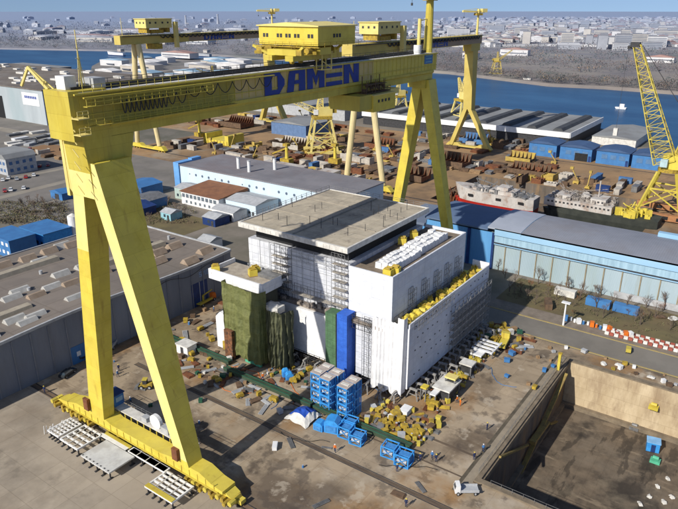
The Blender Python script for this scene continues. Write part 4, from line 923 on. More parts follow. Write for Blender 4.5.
g = MB(); g.box(105.0, 141.9, 72.7, 73.19, 30.9, 32.15); g.box(105.0, 105.49, 73.2, 104.7, 30.9, 32.15); g.box(141.41, 141.9, 73.2, 104.7, 30.9, 32.15); g.box(105.5, 141.4, 104.21, 104.7, 30.9, 32.15)
for i in range(18): g.box(104.93, 104.997, 74+i*1.7, 74.8+i*1.7, 31.0, 31.9)
g.build('slab_edge', OFW, B)
g = MB(); g.box(105.6, 141.3, 88.2, 88.6, 32.01, 32.25); g.box(118, 118.3, 74, 104, 32.01, 32.15); g.box(131, 131.3, 74, 104, 32.01, 32.15); g.build('slab_rib', M('slab_rib', (.36,.32,.26)), B)
g = MB()
for i in range(22): 
    x = 107+rnd.random()*33; y = 74+rnd.random()*29; g.cyl((x, y, 32.01), (x, y, 33.2+rnd.random()*1.6), .07, n=4)
g.build('lifting_pin', DGR, B)
g = MB()
for i in range(16): x = 107+i*2.2; g.bar((x, 104.4, 32.1), (x, 104.4, 33.5), .09)
rail_line(g, [(141.6, 73, 32.15), (141.6, 104.4, 32.15), (106, 104.4, 32.15)], 1.1, 2, .04); g.build('slab_rail', SCF, B)
# upper tier
g = MB(); g.box(108.9, 139.6, 75.0, 102.6, 26.6, 30.85); g.build('shadow_gap_tier', BLK, B)  # recess under the slab coloured black to stand in for its shade
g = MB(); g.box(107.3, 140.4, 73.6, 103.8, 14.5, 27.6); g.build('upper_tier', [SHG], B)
def scaffold(mb, x, y0_, y1_, z0, z1, dep=1.2, stepy=2.0, stepz=2.0, r=.045, axis='y'):
    """frame of standards and ledgers standing off a face"""
    ny = max(1, round((y1_-y0_)/stepy)); nz = max(1, round((z1-z0)/stepz))
    def P(a, d, z): return (x-d, a, z) if axis == 'y' else (a, x-d, z)
    for i in range(ny+1):
        a = y0_+(y1_-y0_)*i/ny
        for d in (0, dep): mb.cyl(P(a, d, z0), P(a, d, z1), r, n=4, caps=False)
    for k in range(nz+1):
        z = z0+(z1-z0)*k/nz
        for d in (0, dep):
            mb.cyl(P(y0_, d, z), P(y1_, d, z), r, n=4, caps=False)
        if k < nz:
            for i in range(0, ny, 3): mb.cyl(P(y0_+(y1_-y0_)*i/ny, dep, z), P(y0_+(y1_-y0_)*(i+1)/ny, dep, z+(z1-z0)/nz), r, n=4, caps=False)
            mb.cyl(P(y0_, dep, z+1), P(y1_, dep, z+1), r*.8, n=4, caps=False)
PLK = M('plank', (0.42, 0.38, 0.32), (0.3, 0.27, 0.23), 1, .9)
g = MB(); scaffold(g, 107.2, 90.2, 95.4, 15.2, 28, 1.3); g.build('scaffold', DGR, B)
g = MB()
for z in (17.2, 19.2, 21.2, 23.2, 25.2): g.box(105.95, 107.1, 90.2, 95.4, z, z+.08)
g.build('scaffold_deck', PLK, B)
g = MB(); scaffold(g, 107.2, 74.0, 77.6, 15.2, 30, 1.3); scaffold(g, 107.2, 77.7, 89.5, 15.2, 19.2, 1.4); g.build('scaffold', SCF, B)
g = MB()
for z in (17.2, 19.2, 21.2, 23.2, 25.2, 27.2): g.box(105.95, 107.1, 74, 77.6, z, z+.08)
g.box(105.7, 107.1, 77.7, 89.5, 17.2, 17.28); g.build('scaffold_deck', PLK, B)
g = MB(); 
scaffold(g, 107.2, 77.7, 90.1, 25.2, 27.4, .6, 2.4, 1.1, .035); scaffold(g, 107.2, 95.6, 103.6, 15.2, 21.2, .8, 2.0, 2.0, .04)
for z in (18.5, 21.0, 23.5, 26): g.box(107.2, 107.296, 77, 90, z, z+.1)
for y in (80, 83.5, 87, 97, 100): g.box(107.2, 107.296, y, y+.12, 15, 28)
g.build('sheeting_batten', LGR, B)
# second tier (towards the dock)
g = MB(); g.box(106.6, 142.2, 62.2, 73.3, 16.2, 26.6, 0); g.box(106.61, 107.0, 62.2, 73.5, 26.601, 27.5); g.box(107.01, 142.2, 62.21, 62.6, 26.601, 27.5); g.box(141.8, 142.2, 62.61, 73.5, 26.601, 27.5); g.build('second_tier', [sheeting('pale_sheeting', (0.78, 0.80, 0.84), (0.70, 0.72, 0.77), (.62,.63,.67), 3, 2.4, .45, .3)], B)
g = MB(); g.box(107.02, 141.7, 62.7, 73.25, 26.61, 26.8); g.build('second_deck', M('deck_brown', (0.24, 0.19, 0.14), (0.15, 0.12, 0.09), .6, .9), B)
for (x0_, x1_, y0_, y1_) in [(110.5, 122.5, 64.2, 69.2), (123.5, 137, 64.6, 69.6)]:
    g = MB()
    for i in range(3): 
        for j in range(8):
            u0 = x0_+(x1_-x0_)*j/8; u1 = x0_+(x1_-x0_)*(j+1)/8; v0 = y0_+(y1_-y0_)*i/3; v1 = y0_+(y1_-y0_)*(i+1)/3
            h = 28.0+rnd.random()*.5; g.hexa([(u0,v0,26.81),(u1-.1,v0,26.81),(u1-.1,v1-.1,26.81),(u0,v1-.1,26.81)], [(u0+.1,v0+.1,h),(u1-.15,v0+.1,h+.15),(u1-.15,v1-.15,h),(u0+.1,v1-.15,h+.1)])
    one(g, 'covered_stack', TRP, 'long low stack under white sheets, %s one on the second deck' % ('nearer' if x0_ < 115 else 'farther'), 'stack', (x0_, y0_, 26.81))
g = MB()
for z in (17, 21, 24): 
    pass
for x in (113.5, 119.5, 125.5, 131, 136.5): 
    g = MB(); scaffold(g, 62.1, x, x+2.0, 18.2, 22.4, .9, 1.0, 1.4, .05, 'x'); g.build('wall_scaffold', SCF, B)
# outer tier
g = MB(); g.box(106.2, 147.2, 57.6, 62.1, 2.2, 15.6, 0); g.box(106.2, 147.2, 57.6, 57.9, 15.601, 17.9); g.build('outer_tier', [sheeting('shade_tinted_sheeting', (0.68, 0.71, 0.78), (0.60, 0.63, 0.70), (.62,.63,.67), 3.2, 3, .4, .3)], B)  # grey-blue of the shaded side mixed into the sheeting colour
g = MB(); g.box(106.1, 147.3, 57.4, 57.59, 17.0, 18.1); g.box(105.95, 106.19, 57.4, 62.1, 2.4, 17.0); g.box(147.21, 147.5, 57.4, 62.0, 13, 18.6); g.build('outer_parapet', SHW, B)
g = MB(); g.box(106.3, 147.1, 57.95, 62.05, 15.61, 15.7); g.build('outer_deck', MATS['deck_brown'], B)
g = MB()
for r_ in range(5):
    for i in range(17):
        if rnd.random() < .75: 
            x = 109+i*2.3+(r_%2)*.9; z = 4.2+r_*2.9+rnd.random()*.5
            g.box(x, x+.42, 57.52, 57.596, z, z+.22)
g.build('sheet_slot', DGR, B)
g = MB(); scaffold(g, 57.3, 126, 147, 2.5, 14.5, 1.1, 2.2, 1.9, .055, 'x'); scaffold(g, 57.3, 108, 125, 16.2, 18.6, .9, 2.2, 1.2, .04, 'x'); scaffold(g, 62.1, 107.5, 141, 15.8, 17.8, .8, 2.0, 1.0, .045, 'x'); g.build('scaffold', SCF, B)
g = MB()
for z in (4.4, 6.3, 8.2, 10.1, 12.0): g.box(126, 147, 56.25, 57.25, z, z+.07)
g.each('scaffold_deck', PLK, B)
# white tall hanging tarp next to the corner
g = MB()
n_ = 26; zt = 18.4
for i in range(n_):
    y0_ = 58.0+(65.6-58.0)*i/n_; y1_ = 58.0+(65.6-58.0)*(i+1)/n_
    def px_(k): return 104.6+.22*sin(k*1.9)+.1*sin(k*4.3)
    top = zt+(1.3 if i < 5 else 0); b0 = 1.2+.5*sin(i*.7)
    g.add([(px_(i)-.3, y0_, b0), (px_(i+1)-.3, y1_, 1.2+.5*sin((i+1)*.7)), (px_(i+1), y1_, top), (px_(i), y0_, top)], [(0,1,2,3)])
g.add([(104.6,58,19.7),(106.1,58,19.7),(106.1,58,1.6),(104.3,58,1.6)], [(0,1,2,3)])
g.build('hanging_tarp', TRP, B)
g = MB(); g.box(105.2, 106.15, 65.7, 70.4, 2.4, 17.6); g.build('stair_wrap', SHG, B)
g = MB(); scaffold(g, 105.1, 65.8, 68.2, 2.4, 17.4, .7, 1.2, 1.9, .04); g.build('scaffold', SCF, B)
# ledge between tiers, lower wall
g = MB(); g.box(106.0, 107.25, 62.2, 104, 14.2, 15.15); g.box(104.7, 106.59, 62.2, 73.4, 15.2, 16.0); g.build('ledge', M('ledge_brown', (0.30, 0.26, 0.22), (0.16, 0.13, 0.11), .8, .9), B)
g = MB(); g.box(105.2, 110, 77.6, 92.5, 2.6, 14.19); g.build('lower_wall', TRP, B)
g = MB(); g.box(106.5, 140, 62.3, 103.5, 3.2, 14.1); g.build('lower_core', SHG, B)
g = MB()
for i in range(46): 
    y = 62.5+rnd.random()*41; 
    if 88 < y < 91: continue
    g.ob(105.4+rnd.random()*1.0, y, 15.2 if y > 73.5 else 16.02, .5+rnd.random()*.7, .5+rnd.random(), .4+rnd.random()*.8, rnd.random())
g.build('ledge_clutter', M('ledge_clutter', (0.42, 0.36, 0.30), (0.12, 0.10, 0.09), 1.4, .9), B)
g = MB(); scaffold(g, 105.1, 77.6, 90, 0.1, 3.0, 1.2, 1.6, 1.4, .06); scaffold(g, 105.4, 66, 74, 14.2, 17.2, 1.0, 1.5, 1.2, .05); g.build('scaffold', DGR, B)
# green and blue wrapped stair towers
g = MB(); g.box(103.2, 106.0, 74.4, 77.4, .3, 16.6); g.build('green_stair_tower', sheeting('green_net', (0.10, 0.20, 0.10), (0.07, 0.14, 0.075), (.5,.5,.4), 1.5, 2, .6), B)
g = MB(); g.box(102.8, 106.0, 71.2, 73.9, .3, 17.4); g.build('blue_stair_tower', sheeting('blue_net', (0.04, 0.15, 0.62), (0.03, 0.11, 0.48), (.6,.6,.7), 1.4, 2, .5), B)
g = MB(); g.box(103.0, 105.9, 73.91, 74.39, .3, 16.8); g.build('tower_gap_shade', BLK, B)  # black filler stands in for the shade between the two towers
# olive tarpaulin tower at left
def drape(mb, pts, z0, z1, seg=10, wob=.25, nz=10, m=0):
    """hanging cloth along a polyline (x,y)"""
    P = []
    for a, b_ in zip(pts, pts[1:]):
        for i in range(seg): P.append((a[0]+(b_[0]-a[0])*i/seg, a[1]+(b_[1]-a[1])*i/seg))
    P.append(pts[-1]); vs = []; n = len(P)
    for k in range(nz+1):
        f = k/nz; z = z0+(z1-z0)*f
        for i, p in enumerate(P):
            w_ = wob*(1-.6*f)*sin(i*1.7+k*.35)+wob*.4*sin(i*.6+k*1.3)-.18*(k % 2)
            vs.append((p[0]+w_, p[1]+w_*.3, z+(.25*sin(i*.9) if k == 0 else 0)))
    fs = [(k*n+i, k*n+i+1, (k+1)*n+i+1, (k+1)*n+i) for k in range(nz) for i in range(n-1)]
    mb.add(vs, fs, m)
g = MB(); drape(g, [(97.0, 103.4), (96.9, 99.5), (96.3, 95.0), (96.6, 91.4), (98.8, 91.0)], 1.2, 19.8, 7, .32, 11); drape(g, [(103, 103.7), (97.0, 103.4)], .5, 19.8, 6, .1, 11); g.build('olive_tarp', TGR, B)
g = MB(); g.box(97.7, 104, 92, 103.0, .3, 18.6); g.build('tower_core', M('core_dark', (.07,.07,.05)), B)
g = MB(); drape(g, [(98.6, 91.0), (97.8, 88.6), (98.4, 86.0), (101.5, 85.2)], 1.0, 15.6, 8, .6, 11); g.build('loose_tarp', M('tarp_darkgreen', (0.115, 0.12, 0.065), (0.065, 0.07, 0.042), .4, .8, bump=.5), B)
g = MB(); g.blob((99.8, 89.6, 15.6), 2.3, sq=.55); g.ob(100, 89.7, 14.6, 2.6, 4.2, 1.6, 0); g.build('tarp_bundle', OFW, B)
g = MB(); g.box(96.9, 97.5, 92.0, 97.0, .2, 1.9); g.build('mint_panel', LGN, B)
g = MB(); g.box(95.7, 96.6, 99.8, 102.4, .4, 7.8); g.build('rust_lattice', M('rust_lattice', (0.26, 0.11, 0.05), (0.05, 0.035, 0.025), 1.5, .9), B)
g = MB(); g.box(98.5, 107.2, 91.9, 108.6, 18.9, 20.0, 0)
for a in ((98.3, 98.7, 91.7, 109.0), (98.71, 107.2, 108.61, 109.0), (98.71, 105, 91.5, 91.9)): g.box(*a, 18.7, 21.2, 0)
g.build('top_box', SHW, B)
g = MB(); g.box(98.8, 107, 92, 108.5, 20.01, 20.15); g.build('top_box_deck', M('deck_sand', (.42,.37,.30), (.3,.26,.21), .6, .9), B)
g = MB(); g.box(103.4, 107.1, 92, 98, 20.16, 21.0); g.build('hatch', GRY, B)
g = MB(); g.box(98.6, 102.4, 104.2, 108.0, .1, 8.5); g.prism([(104.2,8.51),(108.0,8.51),(106.6,10.0),(105.4,10.0)], 'x', 98.6, 102.4); g.build('side_wrap', TRP, B)
g = MB(); g.box(98.2, 98.597, 104.8, 105.8, .1, 2.4); g.build('doorway', YDK, B)
# trestles below
TG = M('trestle_grey', (0.34, 0.33, 0.31), (0.2, 0.19, 0.18), .8, .8)
def make_trestle():
    t = T('trestle', 'grey A shaped steel trestle carrying the deckhouse edge', 'trestle', (0,0,0), 0, 'trestles around the deckhouse edge')
    g = MB(); g.box(-1.1, 1.1, -.22, .22, 2.1, 2.5); g.build('top_beam', TG, t)
    for sx in (-1, 1):
        for sy in (-1, 1): g = MB(); g.bar((sx*1.5, sy*.7, 0.05), (sx*.7, sy*.12, 2.1), .22); g.build('leg', TG, t)
    g = MB(); g.bar((-1.2, 0, .9), (1.2, 0, .9), .14); g.build('brace', TG, t)
    return t
TR = Proto(make_trestle())
for i in range(15): TR.put((107+i*2.7, 56.4-(i%2)*.3, 0), pi/2+rnd.uniform(-.1, .1))
for i in range(13): TR.put((103.6, 59+i*3.5, 0), rnd.uniform(-.1, .1))
for i in range(9): TR.put((108+i*4.4, 53.6, 0), pi/2+rnd.uniform(-.2, .2))
g = MB()
for i in range(9):
    for j in range(9): g.box(108+i*4, 109.4+i*4, 60+j*4.8, 61.4+j*4.8, .1, 3.1)
g.each('keel_block', BRN, B)
# ---- bare parts of the deckhouse: decks carry loose gear of their own
def make_drum():
    t = T('gas_bottle_rack', 'yellow gear box on the deckhouse', 'rack', (0,0,0), 0, 'x')
    g = MB(); g.box(-.55, .55, -.7, .7, .12, 1.25); g.build('box', YELB, t)
    g = MB(); g.cyl((-.3, -.5, 1.4), (-.3, .5, 1.4), .18, n=8); g.cyl((.3, -.5, 1.4), (.3, .5, 1.4), .18, n=8); g.each('cylinder', YDK, t)
    g = MB(); g.box(-.6, .6, -.75, .75, 0, .119); g.build('pallet', WOOD, t)
    return t
DR = Proto(make_drum())
def make_winch():
    t = T('winch', 'yellow winch', 'winch', (0,0,0), 0, 'x')
    g = MB(); g.cyl((-.6,0,.8), (.6,0,.8), .55, n=12); g.build('drum', YELB, t)
    g = MB(); g.box(-.85,-.6,-.6,.6,0,1.1); g.box(.6,.85,-.6,.6,0,1.1); g.each('side_frame', YEL, t)
    g = MB(); g.box(-.3,.3,.65,1.2,.1,.9); g.build('motor', YDK, t)
    return t
WI = Proto(make_winch())
GA = 'yellow gear on the outer deck ledge of the deckhouse'
for i in range(34):
    x = 108+37*(i/33)+rnd.uniform(-.8, .8); y = rnd.uniform(58.8, 61.2)
    (DR if rnd.random() < .5 else WI).put((x, y, 15.71), rnd.random()*3, 'yellow gear box or winch in the jumble on the outer deck ledge', GA, (1.15, 1.15, 1.35))
for i, (x, y, z, lb) in enumerate([(108.3, 64.3, 26.81, 'yellow box at the near corner of the second deck, left of two'), (110.0, 63.6, 26.81, 'yellow box at the near corner of the second deck, right of two'), (127, 71.8, 26.81, 'yellow box under the slab edge on the second deck, nearer of two'), (132.5, 71.8, 26.81, 'yellow box under the slab edge on the second deck, farther of two'),
        (99.6, 107.8, 20.16, 'yellow box at the left corner of the white top deck'), (103.0, 98.8, 20.16, 'yellow winch by the hatch on the white top deck, nearer of two'), (104.6, 99.4, 20.16, 'yellow winch by the hatch on the white top deck, farther of two')]):
    DR.put((x, y, z), .2*i, lb, 'single yellow boxes on the upper decks', (1.5, 1.4, 1.3))

# ================================================================== FOREGROUND YARD
# sky blue module frames, four tiers
def make_module():
    t = T('module_frame', 'sky blue open steel module', 'module', (0,0,0))
    g = MB()
    for x in (-1.15, 1.15):
        for y in (-1.15, 1.15): g.box(x-.09, x+.09, y-.09, y+.09, 0, 1.95)
    for z in (.0, 1.8):
        for s in (-1.15, 1.15): g.box(-1.05, 1.05, s-.09, s+.09, z+.001, z+.149); g.box(s-.09, s+.09, -1.05, 1.05, z+.001, z+.149)
    g.build('frame', SKB, t)
    g = MB(); g.box(-.2, 1.0, -1.0, 1.0, .16, 1.5); g.build('cabinet', M('module_blue', (0.07, 0.27, 0.60), (0.04, 0.18, 0.45), 1.5), t)
    g = MB(); g.cyl((-.75, -.8, .8), (-.75, .8, .8), .32, n=10); g.build('pipe', LGR, t)
    g = MB(); g.bar((-1.18, -1.0, .3), (-1.18, 1.0, 1.7), .08); g.bar((-1.18, 1.0, .3), (-1.18, -1.0, 1.7), .08); g.build('cross_brace', SKB, t)
    return t
MO = Proto(make_module())
lev = ['bottom', 'second', 'third', 'top']
for ci, (x, y, cl) in enumerate([(93.2, 71.8, 'left'), (92.6, 68.9, 'middle'), (92.2, 64.2, 'right'), (95.8, 71.6, 'rear left'), (95.3, 68.6, 'rear middle'), (94.9, 64.0, 'rear right')]):
    for k in range(4):
        o = MO.put((x, y, .15+k*2.0), 0, 'sky blue open frame module, %s of the %s stack beside the blue tower' % (lev[k], cl), 'stacked sky blue modules')
    t = T('stack_lid', 'pale tarpaulin lid on the %s stack of blue modules' % cl, 'lid', (x, y, 8.15))
    g = MB(); g.box(x-1.2, x+1.2, y-1.3, y+1.3, 8.16, 8.3); g.build('sheet', M('lid_pinkgrey', (0.48, 0.42, 0.38), (0.36, 0.31, 0.28), 1, .9), t)
    g = MB(); g.box(x-.3, x+.4, y-.9, y+.9, 8.301, 8.42); g.build('hatch_cover', OFW, t)
# loose blue boxes in the row along the green trough
def make_blue_tank():
    t = T('blue_tank_box', 'x', 'tank', (0,0,0))
    g = MB(); g.prism([(-1.2,0),(1.2,0),(1.2,1.9),(.6,2.5),(-.6,2.5),(-1.2,1.9)], 'x', -1.1, 1.1); g.build('casing', SKB, t)
    g = MB(); g.box(-1.25, -1.11, -.9, .9, .3, 1.5); g.build('panel', M('module_blue', (0.07, 0.27, 0.60)), t)
    return t
BT = Proto(make_blue_tank())
BT.put((86.4, 66.4, .02), .1, 'blue hooded tank box beside the blue and white tarpaulin tent', None, (.8, .9, .75))
BT.put((87.6, 64.0, .02), .3, 'tall blue hooded tank box, second in the row of blue boxes', None, (1.15, 1.25, 1.2))
for i, (x, y, rz, lb, sc) in enumerate([(87.8, 60.8, .1, 'blue frame module standing alone third in the loose row', (1.1,1.1,1.3)), (90.0, 61.4, .1, 'blue frame module behind the third in the loose row', (1.1,1.1,1.2)), (87.4, 57.8, .15, 'blue frame module at the right end of the loose row', (1.1,1.1,1.1)),
        (87.8, 50.6, .1, 'blue framed tank left of the detached pair nearest the viewer', (1.1,1.15,1.2)), (87.2, 47.2, .1, 'blue framed tank right of the detached pair nearest the viewer', (1.15,1.2,1.25))]):
    MO.put((x, y, .02), rz, lb, 'loose blue modules', sc)
BT.put((97.6, 84.8, .02), .9, 'small blue hooded box by the foot of the dark tarp, left of two', None, (.6, .7, .8)); BT.put((97.0, 83.2, .02), .9, 'small blue hooded box by the foot of the dark tarp, right of two', None, (.6, .7, .8))
# tent
t = T('tarpaulin_tent', 'low crumpled tent of blue and white tarpaulin beside the blue boxes', 'tent', (87.4, 71.4, 0))
g = MB(); n_ = 9; R2 = random.Random(4)
hh = [[max(.05, 2.1*(1-((i-4)/4.6)**2)*(1-((j-4)/4.6)**2)+R2.uniform(-.2, .25)) for j in range(n_)] for i in range(n_)]
V = [(84.6+i*.72+R2.uniform(-.1,.1), 68.6+j*.72+R2.uniform(-.1,.1), hh[i][j]) for i in range(n_) for j in range(n_)]
g.add(V, [(i*n_+j, i*n_+j+1, (i+1)*n_+j+1, (i+1)*n_+j) for i in range(2, n_-1) for j in range(2, n_-1)]); g.build('blue_sheet', M('tarp_blue', (0.03, 0.10, 0.48), (0.02, 0.07, 0.35), .8, .5), t)
g = MB(); g.add(V, [(i*n_+j, i*n_+j+1, (i+1)*n_+j+1, (i+1)*n_+j) for i in range(n_-1) for j in range(n_-1) if i < 2 or j < 2]); g.build('white_sheet', OFW, t)
# green trough running along X=92
GT = M('trough_green', (0.055, 0.085, 0.05), (0.035, 0.055, 0.035), .6, .7)
for i, (y0_, y1_, lb) in enumerate([(48, 71.5, 'dark green steel trough running past the blue modules'), (72.2, 98, 'dark green steel trough past the foot of the olive tarp'), (99, 124, 'dark green steel trough leading to the grey workshop')]):
    x = 91.2 if i < 2 else 93.8
    t = T('cable_trough', lb, 'trough', (x, (y0_+y1_)/2, 0))
    g = MB(); g.box(x-.55, x+.55, y0_, y1_, .3, 1.15); g.build('duct', GT, t)
    for k in range(int((y1_-y0_)/4)+1): g = MB(); g.box(x-.7, x+.7, y0_+.3+k*4, y0_+.7+k*4, .0, .299); g.build('foot', DGR, t)
    g = MB(); g.box(x-.62, x-.4, y0_, y1_, 1.151, 1.25); g.box(x+.4, x+.62, y0_, y1_, 1.151, 1.25); g.each('lip', GRN, t)
# white steel racks beside the crane sill
def rack(label, x0, x1, y0, y1, z, n, yellow=False, solid=False, legs=5):
    t = T('steel_platform' if solid else 'steel_rack', label, 'platform' if solid else 'rack', ((x0+x1)/2, (y0+y1)/2, 0))
    if solid:
        g = MB(); g.box(x0, x1, y0, y1, z, z+.3); g.build('deck', M('plate_white', (0.62,0.62,0.60), (0.5,0.5,0.49), .4, .6, c3=(.4,.38,.35), sc3=.3, amt3=.5), t)
        g = MB(); 
        for i in range(8): g.box(x0+.2, x0+.35, y0+.5+i*(y1-y0-1)/7, y0+.8+i*(y1-y0-1)/7, z+.301, z+.4)
        g.build('lug', DGR, t)
    else:
        g = MB(); g.box(x0, x1, y0, y0+.28, z, z+.35); g.box(x0, x1, y1-.28, y1, z, z+.35); g.each('side_beam', WHT, t)
        g = MB()
        for i in range(n):
            x = x0+(x1-x0-.3)*i/(n-1); g.box(x, x+.28, y0+.281, y1-.281, z+.02, z+.32)
        g.each('cross_beam', WHT, t)
        g = MB()
        for i in range(3): y = y0+(y1-y0)*(i+1)/4; g.box(x0, x1, y, y+.14, z+.36, z+.45)
        g.build('stringer', OFW, t)
    if yellow: g = MB(); g.box(x0-.02, x0+.9, y0+.1, y1-.1, z+.36, z+.5); g.build('yellow_plank', YEL, t)
    for i in range(legs):
        for k, x in enumerate((x0+.3, x1-.5)):
            y = y0+.3+(y1-y0-.8)*i/(legs-1)
            g = MB(); g.box(x, x+.22, y, y+.22, 0, z-.001); g.box(x-.45, x+.6, y-.1, y+.3, 0.001, .14); g.build('leg', DGR, t)
    return t
rack('white slatted steel rack farthest left in the row beside the crane sill', 52.8, 58.0, 105.2, 109.0, 1.3, 7, legs=4)
rack('white slatted steel rack second in the row beside the crane sill', 52.6, 58.2, 98.6, 104.4, 1.4, 5, legs=4)
rack('big white plated platform in the middle of the row beside the crane sill', 52.0, 57.6, 88.0, 96.6, 1.5, 5, solid=True)
rack('narrow white grid rack between the plated platform and the crane sill', 57.9, 59.3, 80.0, 90.4, 1.5, 12, legs=4)
rack('white slatted rack with yellow edge plank nearest the viewer', 53.6, 58.6, 73.0, 80.2, 1.4, 6, yellow=True)
t = T('loading_plank', 'yellow and white loading plank between the racks and the crane sill', 'plank', (58.6, 94, 0))
g = MB(); g.box(57.8, 58.6, 91.0, 99.0, 1.6, 1.75); g.build('white_plank', WHT, t); g = MB(); g.box(58.61, 59.3, 90.8, 98.6, 1.6, 1.8); g.build('yellow_plank', YEL, t)
for y in (92, 95, 98): g = MB(); g.box(58.2, 58.9, y, y+.2, 0, 1.599); g.build('leg', DGR, t)
for i in range(14):
    x = 52.3+rnd.random()*5; y = 109.2+rnd.random()*1.2
    g = MB(); g.bar((x, y, .02), (x+rnd.uniform(-.2,.2), y-.3, 1.3+rnd.random()*.8), .12); one(g, 'steel_post', WHT, 'white steel post leaning against the farthest rack', 'post', (x, y, 0), 'posts leaning on the farthest rack')

# ---- vehicles
def wheels(t, pts, r, w_=.25):
    for x, y in pts:
        g = MB(); s = 1 if y > 0 else -1; g.cyl((x, y-s*w_, r), (x, y, r), r, n=14); wh = g.build('wheel', RUB, t)
        g = MB(); g.cyl((x, y+.001*s, r), (x, y+.03*s, r), r*.55, n=10); g.build('rim', LGR, wh)
def make_car(mat, tall=0):
    t = T('parked_car', 'x', 'car', (0,0,0))
    hgt = 1.42+tall
    g = MB(); P = [(-2.1,.35),(2.1,.35),(2.15,.75),(1.25,.95),(-1.9,1.0),(-2.12,.8)]; g.prism(P, 'y', -.86, .86)
    g.build('body', mat, t)
    g = MB(); g.hexa([(-1.85,-.8,.98),(1.2,-.8,.94),(1.2,.8,.94),(-1.85,.8,.98)], [(-1.45,-.62,hgt-.04),(.45,-.62,hgt-.04),(.45,.62,hgt-.04),(-1.45,.62,hgt-.04)]); g.build('window_band', GLASS, t)
    g = MB(); g.box(-1.42, .42, -.6, .6, hgt-.039, hgt+.02); g.build('roof', mat, t)
    for y in (-.6, .6): g = MB(); g.box(2.13, 2.17, y-.18, y+.18, .62, .78); g.build('headlight', OFW, t)
    wheels(t, [(-1.35,-.88),(-1.35,.88),(1.35,-.88),(1.35,.88)], .32)
    return t
CW = Proto(make_car(M('car_white', (.75,.75,.75), (.7,.7,.7), 2, .3))); CD = Proto(make_car(M('car_dark', (.03,.035,.04), (.025,.03,.035), 2, .25))); CR = Proto(make_car(M('car_red', (.42,.03,.03), None, 2, .3))); CG = Proto(make_car(M('car_silver', (.42,.43,.45), (.4,.41,.43), 2, .25)))
def pcar(P, px, py, rz, lb, z=0.02): 
    c = at(px, py); return P.put((c[0], c[1], z), rz, lb)
pcar(CD, 68, 375, .3, 'dark car parked by the workshop wall near the crane leg')
pcar(CW, 5, 378, 1.4, 'white car at the left edge against the grey workshop')
pcar(CG, 0, 388, 1.2, 'silver car half out of frame below the white car')
cols = [CW, CW, CD, CG, CR, CW]
k = 0
for (px, py) in [(3,181),(9,179),(17,180),(26,178),(34,176),(5,192),(11,191),(24,189),(34,168),(40,167),(48,166),(30,150),(8,167),(13,168)]:
    k += 1; c = at(px, py); rnd.choice(cols).put((c[0], c[1], .06), 1.0+rnd.uniform(-.1, .1)+(pi if rnd.random() < .5 else 0), 'small parked car in the left car park rows', 'cars in the left car park')
def make_loader():
    t = T('yellow_loader', 'small yellow loader on open concrete between the crane legs', 'loader', (0,0,0))
    g = MB(); g.prism([(-1.6,.6),(1.1,.6),(1.1,1.1),(.2,1.2),(-1.6,1.5)], 'y', -.7, .7); g.build('chassis', YDK, t)
    g = MB(); g.box(-.4, .5, -.6, .6, 1.3, 2.3); g.build('cab', DGR, t); g = MB(); g.box(-.5, .6, -.68, .68, 2.301, 2.4); g.build('cab_roof', YEL, t)
    g = MB(); g.prism([(1.5,.1),(2.4,.1),(2.5,.3),(1.9,.8),(1.5,.9)], 'y', -.9, .9); g.build('bucket', GRY, t)
    for y in (-.5, .5): g = MB(); g.bar((.6, y, 1.1), (1.7, y, .6), .16); g.build('lift_arm', YEL, t)
    wheels(t, [(-1.0,-.85),(-1.0,.85),(.8,-.85),(.8,.85)], .5, .3)
    return t
l_ = make_loader(); c = at(146, 388); l_.location = c; l_.rotation_euler[2] = 2.2
def make_truck(name, label, cabm, bedm, boxed=True, crane=False):
    t = T(name, label, 'truck', (0,0,0))
    g = MB(); g.prism([(1.9,.6),(3.4,.6),(3.45,1.5),(3.1,2.4),(1.9,2.45)], 'y', -1.05, 1.05); c_ = g.build('cab', cabm, t)
    g = MB(); g.add([(3.47,-.9,1.52),(3.47,.9,1.52),(3.15,.85,2.3),(3.15,-.85,2.3)], [(0,1,2,3)]); g.build('windscreen', GLASS, c_)
    g = MB(); g.box(-3.4, 1.85, -.5, .5, .55, .85); g.build('chassis', DGR, t)
    g = MB()
    if boxed: g.box(-3.4, 1.75, -1.15, 1.15, .86, 2.7)
    else:
        g.box(-3.4, 1.75, -1.15, 1.15, .86, 1.05); g.box(-3.4, 1.75, -1.15, -1.08, 1.051, 1.5); g.box(-3.4, 1.75, 1.08, 1.15, 1.051, 1.5)
    g.build('bed', bedm, t)
    if crane: g = MB(); g.bar((-1, 0, 1.06), (-1, 0, 2.8), .4); g.bar((-1, 0, 2.8), (2.9, 0, 3.2), .3); g.build('loading_crane', bedm, t)
    wheels(t, [(-2.4,-1.12),(-2.4,1.12),(2.5,-1.12),(2.5,1.12)], .48, .3)
    return t
def ptruck(px, py, rz, *a, **k):
    t = make_truck(*a, **k); c = at(px, py); t.location = (c[0], c[1], .02); t.rotation_euler[2] = rz; return t
ptruck(466, 493, 2.2, 'pickup_truck', 'small white pickup with grey bed near the dock corner', WHT, LGR, False).scale = (.62, .75, .85)
ptruck(206, 303, .1, 'crane_truck', 'orange yellow crane truck in the gap between workshop and tarp tower', ORG, YEL, False, crane=True)
ptruck(113, 345, .6, 'flatbed_truck', 'white flatbed truck behind the left crane leg by the workshop', WHT, LGR, False)
ptruck(75, 357, 1.7, 'utility_truck', 'yellow utility truck partly behind the left crane leg', YEL, DGR, False)
ptruck(503, 345, .15, 'yellow_truck', 'yellow truck parked where the service road meets the yard', YEL, YEL, False)
ptruck(587, 392, .2, 'small_yellow_truck', 'x', YEL, YEL, True).scale = (.01, .01, .01) if False else (.35, .5, .5)
bpy.data.objects['small_yellow_truck']['label'] = 'tiny yellow site truck on the strip above the dock wall'
